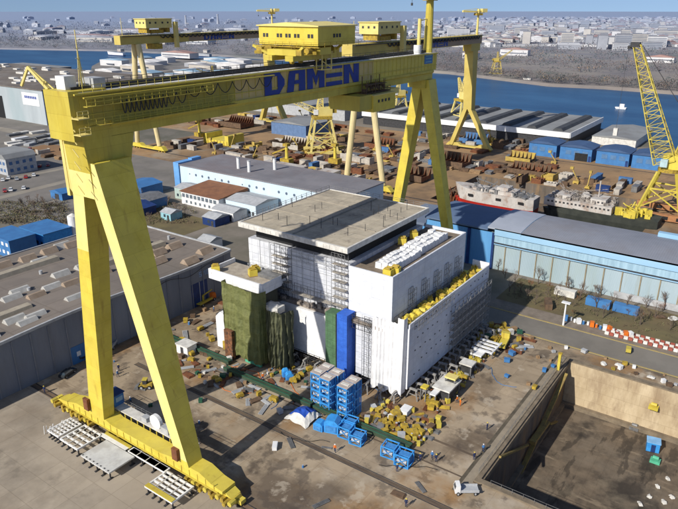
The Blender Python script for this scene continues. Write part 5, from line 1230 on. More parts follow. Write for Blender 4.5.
bpy.data.objects['small_yellow_truck'].location = (*at(628, 352)[:2], .02)

# ---- yard clutter helper kinds
def kit(kind, mat, mat2=None):
    t = T(kind, 'x', kind.replace('_', ' '), (0,0,0))
    if kind == 'pallet_stack':
        for k in range(3): g = MB(); g.box(-.6,.6,-.5,.5,.03+k*.3,.28+k*.3-.02); g.build('pallet', mat, t)
    elif kind == 'steel_crate':
        g = MB(); g.box(-.8,.8,-.6,.6,.15,1.1); g.build('bin', mat, t); g = MB(); g.box(-.85,.85,-.65,.65,1.101,1.18); g.build('rim', mat2 or mat, t); g = MB(); g.box(-.7,-.5,-.6,.6,0,.149); g.box(.5,.7,-.6,.6,0,.149); g.each('skid', DGR, t)
    elif kind == 'plate_stack':
        for k in range(3): g = MB(); g.ob(0, 0, .05+k*.12, 3.4-k*.3, 1.7-k*.1, .1, .06*k); g.build('plate', mat, t)
    elif kind == 'beam_bundle':
        for k in range(4): g = MB(); g.bar((-2.4, -.5+k*.32, .2), (2.4, -.5+k*.34, .2), .2); g.build('beam', mat, t)
    elif kind == 'yellow_box':
        g = MB(); g.box(-.6,.6,-.5,.5,.1,1.3); g.build('box', mat, t); g = MB(); g.box(-.63,.63,-.53,.53,1.301,1.38); g.build('lid', mat2 or mat, t)
    elif kind == 'oil_drum':
        g = MB(); g.cyl((0,0,0),(0,0,.95),.32,n=12); g.build('barrel', mat, t); g = MB(); g.cyl((0,0,.951),(0,0,.98),.28,n=12); g.build('lid', mat2 or LGR, t)
    elif kind == 'compressor':
        g = MB(); g.prism([(-1.1,.35),(1.1,.35),(1.1,1.1),(.8,1.4),(-.9,1.4),(-1.1,1.1)], 'y', -.6, .6); g.build('housing', mat, t); g = MB(); g.box(1.101,1.5,-.1,.1,.35,.45); g.build('tow_bar', DGR, t); wheels(t, [(0,-.62),(0,.62)], .3)
    elif kind == 'tarp_heap':
        g = MB(); 
        for i in range(3): g.blob((rnd.uniform(-.6,.6), rnd.uniform(-.6,.6), .35), .9, sq=.5, jit=.3)
        g.build('heap', mat, t)
    elif kind == 'pipe_rack':
        for k in range(5): g = MB(); g.cyl((-2, -.6+k*.3, .25), (2, -.6+k*.3, .25), .13, n=7); g.build('pipe', mat, t)
        g = MB(); g.box(-1.5,-1.3,-.9,.9,0,.11); g.box(1.3,1.5,-.9,.9,0,.11); g.each('bearer', WOOD, t)
    elif kind == 'container':
        g = MB(); g.box(-3,3,-1.2,1.2,.1,2.6); g.build('body', mat, t); g = MB()
        for i in range(14): g.box(-2.85+i*.42,-2.7+i*.42,-1.24,-1.203,.25,2.45)
        g.build('ribs', mat, t); g = MB(); g.box(3.003,3.04,-1.1,-.03,.2,2.5); g.box(3.003,3.04,.03,1.1,.2,2.5); g.each('door', mat2 or mat, t)
    return t
KITS = {}
def put(kind, mat, loc, rz, label, group, sc=(1,1,1), mat2=None):
    k = (kind, mat.name)
    if k not in KITS: KITS[k] = Proto(kit(kind, mat, mat2))
    return KITS[k].put(loc, rz, label, group, sc)
CLUT = [('pallet_stack', WOOD), ('steel_crate', YDK), ('plate_stack', GRY), ('beam_bundle', RST), ('beam_bundle', GRY), ('yellow_box', YDK), ('oil_drum', SHB), ('oil_drum', RST), ('compressor', YDK), ('steel_crate', LGR), ('pipe_rack', GRY), ('steel_crate', GRN), ('plate_stack', BRN), ('compressor', YDK), ('yellow_box', OFW), ('pipe_rack', LGR), ('pallet_stack', WOOD), ('steel_crate', BRN), ('plate_stack', RST), ('beam_bundle', LGR)]
names = {'pallet_stack': 'stack of timber pallets', 'steel_crate': 'open steel crate', 'plate_stack': 'stack of grey plates', 'beam_bundle': 'bundle of rusty beams', 'yellow_box': 'upright equipment box', 'oil_drum': 'blue oil drum', 'compressor': 'small wheeled compressor', 'tarp_heap': 'crumpled tarpaulin heap', 'pipe_rack': 'rack of grey pipes'}
used = []
def free(x, y, r): 
    for (a, b_, c_) in used:
        if hypot(a-x, b_-y) < (r+c_): return False
    used.append((x, y, r)); return True
def scatter(n, x0, x1, y0, y1, where, kinds=None, z=.02, sc=(.7, 1.1), r=.75):
    done = 0; tries = 0
    while done < n and tries < n*12:
        tries += 1
        x = rnd.uniform(x0, x1); y = rnd.uniform(y0, y1)
        if not free(x, y, r): continue
        k, m = rnd.choice(kinds or CLUT); s = rnd.uniform(*sc)
        nm = {'crane_bright_yellow': 'yellow', 'machinery_ochre': 'ochre', 'timber': 'brown', 'steel_grey': 'grey', 'rust': 'rusty', 'shed_blue': 'blue', 'crane_yellow': 'yellow', 'offwhite': 'whitish', 'light_grey': 'grey', 'green_paint': 'green', 'mint_green': 'mint', 'white_paint': 'white', 'red_paint': 'red', 'dark_blue': 'navy', 'frame_blue': 'sky blue', 'orange_paint': 'orange', 'dark_grey': 'dark'}.get(m.name, '')
        put(k, m, (x, y, z), rnd.random()*pi, ('%s %s %s' % (nm, names.get(k, k.replace('_', ' ')), where)).strip(), '%s %s' % (names.get(k, k), where), (s, s, s)); done += 1
used += [(93, 68, 6), (88, 64, 3), (87.5, 71.5, 3.5), (88, 59, 3), (87.5, 49, 3.5)]
Y1 = [('yellow_box', YDK), ('yellow_box', YEL), ('steel_crate', YDK), ('steel_crate', BRN), ('pipe_rack', YDK), ('beam_bundle', RST), ('beam_bundle', GRY), ('plate_stack', GRY), ('oil_drum', YEL), ('tarp_heap', OFW), ('oil_drum', RST), ('compressor', YDK), ('steel_crate', LGR), ('pallet_stack', WOOD)]
scatter(95, 92.8, 102.8, 47, 61.5, 'between the blue modules and the deckhouse corner', Y1, sc=(.45, .95), r=.42)
scatter(95, 105, 146, 49.4, 53.6, 'in the strip in front of the shaded deckhouse side', Y1+CLUT[:6], sc=(.45, .95), r=.45)
scatter(60, 95.5, 104.0, 73, 90, 'below the white lower wall of the deckhouse', CLUT+Y1[:4], sc=(.4, .85), r=.4)
scatter(70, 84.5, 96, 86, 118, 'on the concrete before the olive tarp tower', None, sc=(.4, .95), r=.6)
scatter(12, 84, 90, 74, 88, 'near the green trough left of the tent', None, sc=(.6, .9))
scatter(34, 96, 118, 104, 127, 'between the grey workshop and the tarp tower', None, sc=(.6, 1.1))
scatter(14, 66, 80, 84, 126, 'in the open strip behind the crane sill', [('oil_drum', SHB), ('plate_stack', GRY), ('compressor', YEL), ('tarp_heap', RED), ('steel_crate', GRN)], sc=(.5, .8))
scatter(9, 66, 84, 30, 70, 'on the stained concrete nearest the viewer', [('oil_drum', SHB), ('plate_stack', BRN), ('beam_bundle', GRY)], sc=(.4, .8))
scatter(10, 126, 141, 34.9, 50, 'near the dock edge at the far yard corner', [('steel_crate', SHB), ('pallet_stack', WOOD), ('steel_crate', YDK)], sc=(.5, .9))
scatter(22, 144.6, 149.2, 4, 40, 'on the strip behind the tan dock wall', [('tarp_heap', OFW), ('yellow_box', WHT), ('steel_crate', LGR), ('steel_crate', YDK), ('pallet_stack', WOOD), ('steel_crate', BRN)], sc=(.4, .85))
scatter(60, 139, 151, 44, 62, 'by the far corner of the deckhouse', CLUT, sc=(.5, 1.1), r=.5)
p = at(275, 448); put('yellow_box', WHT, (p[0], p[1], .02), .6, 'white box lying alone on the open concrete below the tent', None, (1.6, .9, .6))
p = at(187, 352); t = T('site_hut', 'small white site hut at left of the olive tarp tower', 'hut', p)
g = MB(); g.box(p[0]-1.5, p[0]+1.5, p[1]-2, p[1]+2, 0, 2.4); g.build('wall', WHT, t); g = MB(); g.box(p[0]-1.7, p[0]+1.7, p[1]-2.2, p[1]+2.2, 2.401, 2.6); g.build('roof', OFW, t); g = MB(); g.box(p[0]-1.55, p[0]-1.503, p[1]-.5, p[1]+.5, 0, 2); g.build('door', DGR, t)
p = at(390, 425); put('container', WHT, (p[0]+5.5, p[1]-.5, .02), .05, 'white low container table amid the yellow boxes', None, (.45, .8, .45))
# white steel platforms at the shaded side
for i, (px, py, w_, l_, z, lb, mt) in enumerate([(486, 345, 4.2, 6, 2.2, 'white beam frame by the far deckhouse corner', WHT), (478, 352, 3, 3, 1.8, 'small white panel beside the far white beam frame', WHT), (468, 362, 2.8, 3.2, 3.0, 'white flat roofed cabin at the shaded deckhouse side', OFW), (447, 383, 6, 4.2, 3.2, 'pale plated platform over the trestles at the shaded side', OFW), (452, 376, 2, 2.6, 4.4, 'small cream guard cabin on the pale platform', CRM), (436, 391, 3.2, 1.4, 2.6, 'short white plate left of the pale platform', WHT), (425, 386, 1.6, 1.4, 3.4, 'yellow lidded box on the trestles near the corner', YELB)]):
    c = at(px, py, z); t = T('work_platform', lb, 'platform', (c[0], c[1], 0))
    g = MB()
    if i == 0:
        for k in range(4): g.box(c[0]-3+k*1.7, c[0]-2.3+k*1.7, c[1]-2.5, c[1]+2.5, z-.3, z)
        g.box(c[0]-3.2, c[0]+3.4, c[1]-2.9, c[1]-2.501, z-.3, z)
    else: g.box(c[0]-w_/2, c[0]+w_/2, c[1]-l_/2, c[1]+l_/2, z-.35, z)
    g.build('deck', mt, t)
    for sx in (-1, 1):
        for sy in (-1, 1): g = MB(); g.box(c[0]+sx*w_*.42-.12, c[0]+sx*w_*.42+.12, c[1]+sy*l_*.42-.12, c[1]+sy*l_*.42+.12, 0, z-.351); g.build('leg', GRY, t)
    if i in (2, 3, 4): g = MB(); g.box(c[0]-w_/2+.3, c[0]+w_/2-.3, c[1]-l_/2+.4, c[1]+l_/2-.4, .6, z-.9); g.build('machinery', DGR, t)
# dark pipe stacks
for i in range(6):
    x = 118+i*4.6; g = MB()
    for k in range(3): g.cyl((x, 51.6+k*.7, .45), (x+4, 51.6+k*.7, .45), .32, n=9)
    one(g, 'pipe_bundle', YDK if i % 2 else YEL, 'bundle of thick yellow pipes along the shaded deckhouse side', 'pipe bundle', (x, 51.6, 0), 'yellow pipe bundles along the shaded side')
# hoses and cables lying about
for i in range(16):
    x, y = (rnd.uniform(83, 102), rnd.uniform(45, 115)) if i < 11 else (rnd.uniform(105, 140), rnd.uniform(46, 52)); a = rnd.random()*6; pts = [(x, y, .09)]
    for k in range(16): a += rnd.uniform(-.5, .5); pts.append((pts[-1][0]+cos(a)*.7, pts[-1][1]+sin(a)*.7, .09))
    m_, nm = rnd.choice([(BLK, 'black'), (BLK, 'black'), (ORG, 'orange'), (SHB, 'blue')]); g = MB(); g.path(pts, .06, 5)
    one(g, 'hose', m_, nm+' hose snaking over the concrete around the deckhouse', 'hose', pts[0], nm+' hoses on the yard concrete')
# posts and pole
c = at(558, 371); t = T('mooring_post', 'tall yellow post at the far corner of the dry dock', 'post', c)
g = MB(); g.box(c[0]-.3, c[0]+.3, c[1]-.3, c[1]+.3, 0, 4.6); g.build('shaft', YEL, t); g = MB(); g.box(c[0]-.45, c[0]+.45, c[1]-.45, c[1]+.45, 4.601, 4.8); g.build('cap', YDK, t)
t = T('lamp_post', 'white lamp post on the grass strip beside the service road', 'lamp post', (160.9, 40.4, 0))
g = MB(); g.cyl((160.9, 40.4, 0), (160.9, 40.4, 6.6), .28, .2, 8); g.build('pole', WHT, t); g = MB(); g.box(160.3, 161.5, 39.3, 41.5, 6.61, 6.9); g.build('lamp_head', WHT, t)
# stacked barrels row and barriers along the verge
for i in range(16):
    f = i/15; px = 566+f*64; py = 320+f*17; c = at(px, py); m, nm = rnd.choice([(WHT, 'white'), (LGR, 'grey'), (SHB, 'blue'), (ORG, 'orange'), (WHT, 'white')])
    put('yellow_box' if rnd.random() < .6 else 'oil_drum', m, (c[0]+rnd.uniform(-.5, .5), c[1], .02), rnd.random(), nm+' drum or crate in the row along the road verge', 'drums and crates along the road verge', (1, 1, 1.1))
def make_barrier(mat):
    t = T('road_barrier', 'x', 'barrier', (0,0,0))
    g = MB(); g.prism([(-.3,0),(.3,0),(.3,.25),(.12,.45),(.12,1.0),(-.12,1.0),(-.12,.45),(-.3,.25)], 'y', -.55, .55); g.build('block', mat, t)
    return t
BR = Proto(make_barrier(M('barrier_red', (.34,.09,.06), (.25,.07,.05)))); BW = Proto(make_barrier(OFW))
for r_ in range(3):
    for i in range(24):
        y = 29.5-i*1.17; x = 162.4+r_*1.4+(29.5-y)*.03
        P_ = BR if (i+r_) % 2 else BW
        P_.put((x, y, .02), .05, ('red' if P_ is BR else 'white')+' plastic block in the chequered barrier rows at the right edge', ('red' if P_ is BR else 'white')+' barrier blocks', (.9, .9, .85))
g = MB()
one_ = put('container', SHB, (178.5, 36, .02), pi/2, 'blue container on the grass before the blue hall, left of two', None, (1.1, .9, .9)); put('container', SHB, (178.8, 28.6, .02), pi/2, 'blue container on the grass before the blue hall, right of two', None, (1.1, .9, .9))
put('container', OFW, (180.5, 46, .02), pi/2, 'pale old container on the grass before the blue hall', None, (1, .9, .8)); put('container', BRN, (170, 47.6, .02), .4, 'brown container at the left end of the grass strip', None, (.8, .8, .7))
for i in range(8): put('tarp_heap', OFW if i%2 else BRN, (181+rnd.random()*3, 20-i*3.2, .02), 0, 'rubble heap at the foot of the blue hall', 'rubble heaps at the foot of the blue hall', (1.3, 1.3, .8))
for i in range(5): put('container', SHB if i%2 else DBL, (158+rnd.uniform(-4, 6), 66+i*5, .02), rnd.random()*3, 'dark blue container in the shade behind the deckhouse', 'containers in the shade behind the deckhouse', (.7, .8, .8))

# ================================================================== SHIPS AND FAR YARD
def ship(label, x, y0, y1, beam, deck, hullm, lowm, zb=-7, zw=0.6, bow='+'):
    """hull lofted along Y; bow at y1"""
    t = T('ship', label, 'ship', (x, (y0+y1)/2, 0))
    st = [(0, .72), (.06, .9), (.2, 1), (.65, 1), (.8, .86), (.9, .58), (.97, .22), (1.0, .03)]
    def sec(f, w_, za, zb_, flare=1.0, rise=0):
        y = y0+(y1-y0)*f; return y, beam/2*w_
    for nm, za, zc, m, k0, k1 in (('hull', zw, deck, hullm, .93, 1.0), ('underwater_hull', zb, zw-.01, lowm, .55, .93)):
        g = MB(); V = []
        for f, w_ in st:
            sheer = 1.6*max(0, f-.6)/.4
            for s, z, k in ((-1, za, k0), (-1, zc+(sheer if nm == 'hull' else 0), k1), (1, zc+(sheer if nm == 'hull' else 0), k1), (1, za, k0)):
                ff = f-(.05 if z == za and f > .9 else 0)
                V.append((x+s*beam/2*w_*k, y0+(y1-y0)*ff, z))
        n = len(st); F_ = []
        for i in range(n-1):
            for j in range(4): F_.append((i*4+j, i*4+(j+1) % 4, (i+1)*4+(j+1) % 4, (i+1)*4+j))
        F_ += [(0,1,2,3), ((n-1)*4+3, (n-1)*4+2, (n-1)*4+1, (n-1)*4)]
        g.add(V, F_); g.build(nm, m, t)
    return t
SW = M('ship_white', (0.58, 0.55, 0.51), (0.42, 0.39, 0.36), .5, .7, c3=(.26,.17,.12), sc3=.25, amt3=.75, detail=8)
def super_(t, x, blocks, m, win=True):
    for (a, b_, y0_, y1_, z0_, z1_) in blocks:
        g = MB(); g.box(x+a, x+b_, y0_, y1_, z0_, z1_); p_ = g.build('deck_house', m, t)
        if win and z1_-z0_ > 1.8:
            g = MB(); n = int((y1_-y0_-1)/1.6)
            for i in range(max(0, n)): g.box(x+a-.06, x+a-.003, y0_+.8+i*1.6, y0_+1.6+i*1.6, z1_-1.5, z1_-.8)
            if n > 0: g.build('porthole_row', DGR, p_)
t = ship('white ship with red lower hull docked behind the blue hall, bow left', 263, 84, 122, 11, 4.4, SW, RED, zb=-6, zw=-.4)
super_(t, 263, [(-4.2, 4.2, 93, 104, 4.41, 6.0), (-3.5, 3.5, 106, 112, 4.41, 5.6), (-3, 3, 96, 101, 6.01, 7.4)], SW)
g = MB()
for i in range(50): g.ob(263+rnd.uniform(-4.6,4.6), 86+rnd.random()*28, 4.42, .5+rnd.random()*1.4, .5+rnd.random()*2, .4+rnd.random()*1.6, rnd.random()*3)
g.build('loose_gear', MATS['dull_white'] if 'dull_white' in MATS else GRY, t)
g = MB()
for i in range(10): g.cyl((263+rnd.uniform(-3,3), 90+rnd.random()*26, 5), (263+rnd.uniform(-3,3), 90+rnd.random()*26, 8+rnd.random()*2), .12, n=4)
g.build('deck_gear', GRY, t)
g = MB()
for y in (99, 112, 89): g.box(257.42, 257.5, y-1.2, y+1.2, 2.0, 3.1)
g.build('hull_opening', BLK, t)
t = ship('dark hulled ship with long white superstructure docked behind the blue hall', 266, 36, 82, 13, 3.2, M('hull_dark', (0.055, 0.06, 0.05), (0.035, 0.04, 0.035), .3, .7), M('hull_dark', (0,0,0)), zb=-7)
super_(t, 266, [(-6.2, 5.8, 53, 80, 3.3, 6.4), (-4.5, 3.5, 56, 62, 6.41, 8.4), (-4, 4.5, 70, 76, 6.41, 7.8)], SW)
g = MB()
for i in range(80): g.ob(266+rnd.uniform(-5.4,5.0), 53+rnd.random()*26, 6.42, .5+rnd.random()*1.4, .5+rnd.random()*2, .3+rnd.random()*1.4, rnd.random()*3)
for i in range(14): g.cyl((266+rnd.uniform(-5,5), 53+rnd.random()*26, 6.4), (266+rnd.uniform(-5,5), 53+rnd.random()*26, 9+rnd.random()*3), .12, n=4)
g.build('loose_gear', M('gear_mixed', (.46,.42,.37), (.10,.08,.07), 1.2, .85), t)
g = MB(); g.cyl((266, 60, 8.4), (266, 60, 15), .25, n=6); g.blob((266, 65, 8.0), 2.0); g.build('mast', SW, t)
g = MB()
for i in range(26): g.ob(261+rnd.random()*8, 40+rnd.random()*11, 3.2, .8+rnd.random()*1.6, .8+rnd.random()*1.6, .8+rnd.random()*2.4, rnd.random()*3)
for i in range(6): g.bar((262+rnd.random()*7, 41+rnd.random()*9, 4), (262+rnd.random()*7, 41+rnd.random()*9, 8), .35)
g.build('deck_machinery', YELB, t)
t = ship('white decked vessel lying behind the white hall, seen over its roof', 243, 168, 232, 14, 3.6, SW, RST, zb=0, zw=1.2)
super_(t, 243, [(-5, 5, 196, 222, 4.0, 6.0), (-4, 4, 175, 184, 4.0, 7.0)], SW)
g = MB()
for i in range(40): g.ob(238+rnd.random()*9, 172+rnd.random()*50, 4.0, 1+rnd.random()*2, 1+rnd.random()*2, .8+rnd.random()*1.6, rnd.random())
g.build('deck_gear', M('gear_mix', (.36,.33,.30), (.08,.07,.07), .6, .8), t)
# scaffolding around the docks
t = T('dock_staging', 'brown timber and steel staging at the bow of the white ship', 'staging', (262, 125, -9))
g = MB()
for i in range(46):
    x = 253+rnd.random()*24; y = 121+rnd.random()*6; g.bar((x, y, -8.9), (x+rnd.uniform(-3,3), y+rnd.uniform(-2,1), rnd.uniform(-1,2.5)), .3)
g.build('props', RST, t); g = MB()
for i in range(10): g.box(253+i*2.4, 254.6+i*2.4, 122.5+rnd.random()*2, 126, rnd.uniform(-3,0), rnd.uniform(.1,.8))
g.build('walk_boards', BRN, t)

def lattice(mb, p, q, w0, w1, n=10, r=.16, m=0, hr=1.0):
    """square lattice between p and q"""
    p = Vector(p); q = Vector(q); d = (q-p).normalized(); u = Vector((0,0,1)) if abs(d.z) < .9 else Vector((1,0,0))
    a = d.cross(u).normalized(); b_ = a.cross(d).normalized()
    def C(i, k):
        f = i/n; c = p.lerp(q, f); w_ = (w0+(w1-w0)*f)/2; s = ((-1,-1),(1,-1),(1,1),(-1,1))[k % 4]
        return c+a*s[0]*w_+b_*s[1]*w_*hr
    for k in range(4): mb.cyl(C(0,k), C(n,k), r*1.5, n=4)
    for i in range(n):
        for k in range(4):
            mb.cyl(C(i,k), C(i+1,k+1) if (i+k) % 2 else C(i+1,k), r, n=4, caps=False); mb.cyl(C(i,k+(0 if (i+k)%2 else 1)), C(i+1,k+(1 if (i+k)%2 else 0)), r*.8, n=4, caps=False)
            mb.cyl(C(i,k), C(i,k+1), r*.8, n=4, caps=False)
def dock_crane(label, x, y, rz, s=1.0, mat=CRM, port=True, jib=(24, 30), name='portal_crane', r=.28):
    t = T(name, label, 'crane', (0,0,0)); h = 20
    for sx in (-1, 1):
        for sy in (-1, 1): g = MB(); g.bar((sx*8, sy*8, 1.2), (sx*4.5, sy*4.5, h), 1.1); g.build('leg', mat, t)
    g = MB()
    for k in ((-1,-1,1,-1),(1,-1,1,1),(1,1,-1,1),(-1,1,-1,-1)):
        g.bar((k[0]*6.4, k[1]*6.4, 10), (k[2]*6.4, k[3]*6.4, 10), .6)
        g.bar((k[0]*7.6, k[1]*7.6, 3), (k[2]*6.3, k[3]*6.3, 10), .4); g.bar((k[2]*7.6, k[3]*7.6, 3), (k[0]*6.3, k[1]*6.3, 10), .4)
        g.bar((k[0]*6.2, k[1]*6.2, 11), (k[2]*4.6, k[3]*4.6, h-.5), .4)
    g.build('portal_brace', mat, t)
    for sy in (-1, 1): g = MB(); g.box(-10, 10, sy*8-1, sy*8+1, .3, 2.0); g.build('bogie_beam', mat, t)
    g = MB(); g.box(-5.4, 5.4, -5.4, 5.4, h+.01, h+1.6); g.build('slewing_ring', YDK, t)
    g = MB(); g.box(-6, 2.5, -2.8, 2.8, h+1.61, h+6.5); hh_ = g.build('machine_house', mat, t)
    g = MB(); g.box(2.51, 5, 1, 3.0, h+2.4, h+5.2); g.build('operator_cab', WHT, hh_)
    g = MB(); lattice(g, (1, 0, h+6), (0, 0, h+17), 3.4, 1.2, 6, .2); g.build('mast', mat, t)
    g = MB(); lattice(g, (3, 0, h+4), (3+jib[0], 0, h+4+jib[1]), 3.2, 1.0, 14, .17); jj = g.build('jib', mat, t)
    g = MB(); g.cyl((0,0,h+17), (3+jib[0]*.96, 0, h+4+jib[1]), r*.35, n=4); g.cyl((3+jib[0], 0, h+4+jib[1]), (3+jib[0], 0, h-6+jib[1]*.4), .08, n=4); g.build('rope', DGR, jj)
    g = MB(); g.box(-8.6, -6.01, -2, 2, h+3, h+5.5); g.build('counterweight', YDK, t)
    t.location = (x, y, 0); t.rotation_euler[2] = rz; t.scale = (s, s, s); return t
c = at(322, 152)
dock_crane('cream portal crane with lattice legs standing under the near girder', c[0], c[1], 2.4, 1.0, CRM, jib=(26, 12))
dock_crane('small cream portal crane on the quay in front of the river, left of forked leg', *at(462, 128)[:2], 1.0, .95, CRM, jib=(6, 12))
dock_crane('pale harbour crane on the quay behind the near right leg', *at(398, 118)[:2], 2.6, .8, CRM, jib=(10, 8))
dock_crane('distant yellow crane on the far river bank beside the forked leg', *at(496, 74)[:2], -.9, .75, YFAR, jib=(22, 16))
dock_crane('distant quay crane far left beyond the folding jib', *at(214, 92)[:2], 2.8, .7, YFAR, jib=(22, 10))
# right hand level luffing crane
RC = T('luffing_crane', 'big yellow lattice boom crane at the right edge beyond the blue hall', 'crane', (281, 40, 0))
bx, by = 283, 38.5
for sx in (-1, 1):
    for sy in (-1, 1): g = MB(); g.bar((bx+sx*8, by+sy*8, 3.0), (bx+sx*3.4, by+sy*3.4, 18.6), 1.0); g.build('leg', YEL, RC)
g = MB()
for k in ((-1,-1,1,-1),(1,-1,1,1),(1,1,-1,1),(-1,1,-1,-1)):
    g.bar((bx+k[0]*7.6,by+k[1]*7.6,4.4), (bx+k[2]*5.4,by+k[3]*5.4,12), .45); g.bar((bx+k[2]*7.6,by+k[3]*7.6,4.4), (bx+k[0]*5.4,by+k[1]*5.4,12), .45); g.bar((bx+k[0]*5.4,by+k[1]*5.4,12), (bx+k[2]*5.4,by+k[3]*5.4,12), .6)
g.build('portal_brace', YEL, RC)
for sx in (-1, 1):
    g = MB(); g.box(bx+sx*8-1.2, bx+sx*8+1.2, by-11, by+11, .6, 3.0); g.build('bogie_beam', M('bogie_orange', (.42,.2,.08), (.3,.14,.07), .5, .8), RC)
    g = MB()
    for k in range(4): g.box(bx+sx*8-1.26, bx+sx*8-1.203, by-9+k*5, by-7+k*5, 1.0, 2.4)
    g.build('bogie_window', BLK, RC)
g = MB(); g.cyl((bx,by,18.6), (bx,by,20), 4.2, n=20); g.build('slewing_ring', YDK, RC)
g = MB(); g.box(bx-3, bx+5, by-5.5, by+2.6, 20.01, 25.5); mh = g.build('machine_house', YELB, RC)
g = MB(); g.box(bx-5.2, bx-3.01, by+.4, by+3, 21, 24); g.build('operator_cab', M('cab_pale', (.45,.6,.62)), mh)
g = MB(); g.box(bx-1.4, bx+3, by-10, by-5.51, 20.4, 25); g.build('counterweight', YDK, RC)
g = MB(); lattice(g, (bx+1, by-3, 25.5), (bx+1, by-4.5, 38), 4.0, 1.6, 6, .22); g.build('a_frame', YEL, RC)
tip = (281, 57.6, 66.4)
g = MB(); lattice(g, (bx-1.6, by+1.8, 22.5), tip, 8.0, 2.6, 18, .15, hr=.6); bo = g.build('boom', YEL, RC)
g = MB(); g.ob(tip[0], tip[1]+.6, tip[2]-.6, 2.4, 3.4, 1.8, 0); g.ob(tip[0], tip[1]+2.6, tip[2]-1.4, 1.2, 1.4, 1.2, 0); g.build('boom_head', DGR, bo)
g = MB(); g.cyl((bx+1, by-4.5, 38), (tip[0], tip[1]-2, tip[2]), .10, n=4); g.cyl((bx+1.6, by-4.5, 38), (tip[0]+.6, tip[1]-2, tip[2]), .10, n=4)
g.cyl((tip[0], tip[1]+3.0, tip[2]-1), (tip[0], tip[1]+3.0, 34), .07, n=4); g.build('rope', DGR, bo)
g = MB(); g.box(tip[0]-.8, tip[0]+.8, tip[1]+2.2, tip[1]+3.8, 31.0, 34); g.build('hook_block', OFW, bo)
# big yellow hull section and other far yard stock
c = at(224, 143); t = T('hull_section', 'bright yellow U shaped steel section on the far storage yard', 'steel section', c)
for a in ((-7, 7, -11, 11, .3, 3.0), (-7, 7, -11, -8, 3.01, 6.4), (-7, 7, 8, 11, 3.01, 6.4)): g = MB(); g.box(c[0]+a[0], c[0]+a[1], c[1]+a[2], c[1]+a[3], a[4], a[5]); g.build('plate_box', YELB, t)
g = MB()
for i in range(8): g.box(c[0]-7.2, c[0]-7.003, c[1]-10+i*2.8, c[1]-9.6+i*2.8, .5, 2.9)
g.build('web_stiffener', YDK, t)
FYL = M('dull_yellow', (0.50, 0.36, 0.08), (0.34, 0.24, 0.07), .4, .8); FWH = M('dull_white', (0.50, 0.46, 0.40), (0.34, 0.31, 0.27), .4, .85); FBL = M('dull_blue', (0.08, 0.20, 0.40), (0.06, 0.13, 0.28), .4, .8)
def far_block(x, y, kind):
    lx, ly, h = rnd.uniform(2, 8), rnd.uniform(2, 9), rnd.uniform(.8, 4.2)
    t = None
    if kind == 0:   # open hull block
        g = MB(); g.box(-lx/2,lx/2,-ly/2,ly/2,0,.4); g.box(-lx/2,-lx/2+.3,-ly/2,ly/2,.401,h); g.box(lx/2-.3,lx/2,-ly/2,ly/2,.401,h*.8)
        for i in range(4): g.box(-lx/2+.3,lx/2-.3,-ly/2+ly*i/4,-ly/2+ly*i/4+.25,.402,h*.7)
        m, nm, lb, gr = rnd.choice([BRN, RST, BRN, GRY, FYL, FWH]), 'hull_block', 'open ribbed hull block stored on the far yard', 'hull blocks on the far yard'
    elif kind == 1: # stack of plates
        g = MB()
        for i in range(5): g.ob(rnd.uniform(-.3,.3), rnd.uniform(-.3,.3), i*.35, lx, ly, .3, rnd.uniform(-.1,.1))
        m, nm, lb, gr = rnd.choice([RST, BRN, GRY, BRN, WOOD]), 'plate_pile', 'low pile of steel plates on the far yard', 'plate piles on the far yard'
    elif kind == 2: # bundle of pipes / sections
        g = MB()
        for i in range(6): g.cyl((-lx/2, -1.8+i*.7, .4), (lx/2, -1.8+i*.7, .4), .34, n=6)
        for i in range(4): g.cyl((-lx/2, -1.2+i*.7, 1.0), (lx/2, -1.2+i*.7, 1.0), .34, n=6)
        m, nm, lb, gr = rnd.choice([FYL, BRN, RST, FWH]), 'section_bundle', 'bundle of round sections on the far yard', 'section bundles on the far yard'
    elif kind == 3: # cabin/container with roof lip and door
        lx, ly, h = 2.5, 6.1, 2.7
        g = MB(); g.box(-lx/2,lx/2,-ly/2,ly/2,.1,h); g.box(-lx/2-.1,lx/2+.1,-ly/2-.1,ly/2+.1,h+.001,h+.15); g.box(-lx/2-.05,-lx/2-.003,-1,0,.2,2.2)
        m, nm, lb, gr = rnd.choice([FWH, FBL, FWH, BRN, GRY, FWH, DBL]), 'site_container', 'site container standing on the far yard', 'site containers on the far yard'
    else:           # small mobile lift
        g = MB(); g.box(-1.4,1.4,-.9,.9,.4,1.4); g.bar((-.8,0,1.4),(2.6,0,4.6+h),.4); g.ob(2.8, 0, 4.4+h, 1.6, 1.2, 1.2)
        for sx in (-1,1):
            for sy in (-1,1): g.cyl((sx,sy*.9,.45),(sx,sy*1.15,.45),.45,n=8)
        m, nm, lb, gr = FYL, 'boom_lift', 'mobile boom lift on the far yard', 'boom lifts on the far yard'
    o = g.build(nm, m); tag(o, lb, nm.replace('_', ' '), gr); o.location = (x, y, .03); o.rotation_euler[2] = rnd.choice([0, pi/2])+rnd.uniform(-.06, .06)
n_ = 0; tries = 0
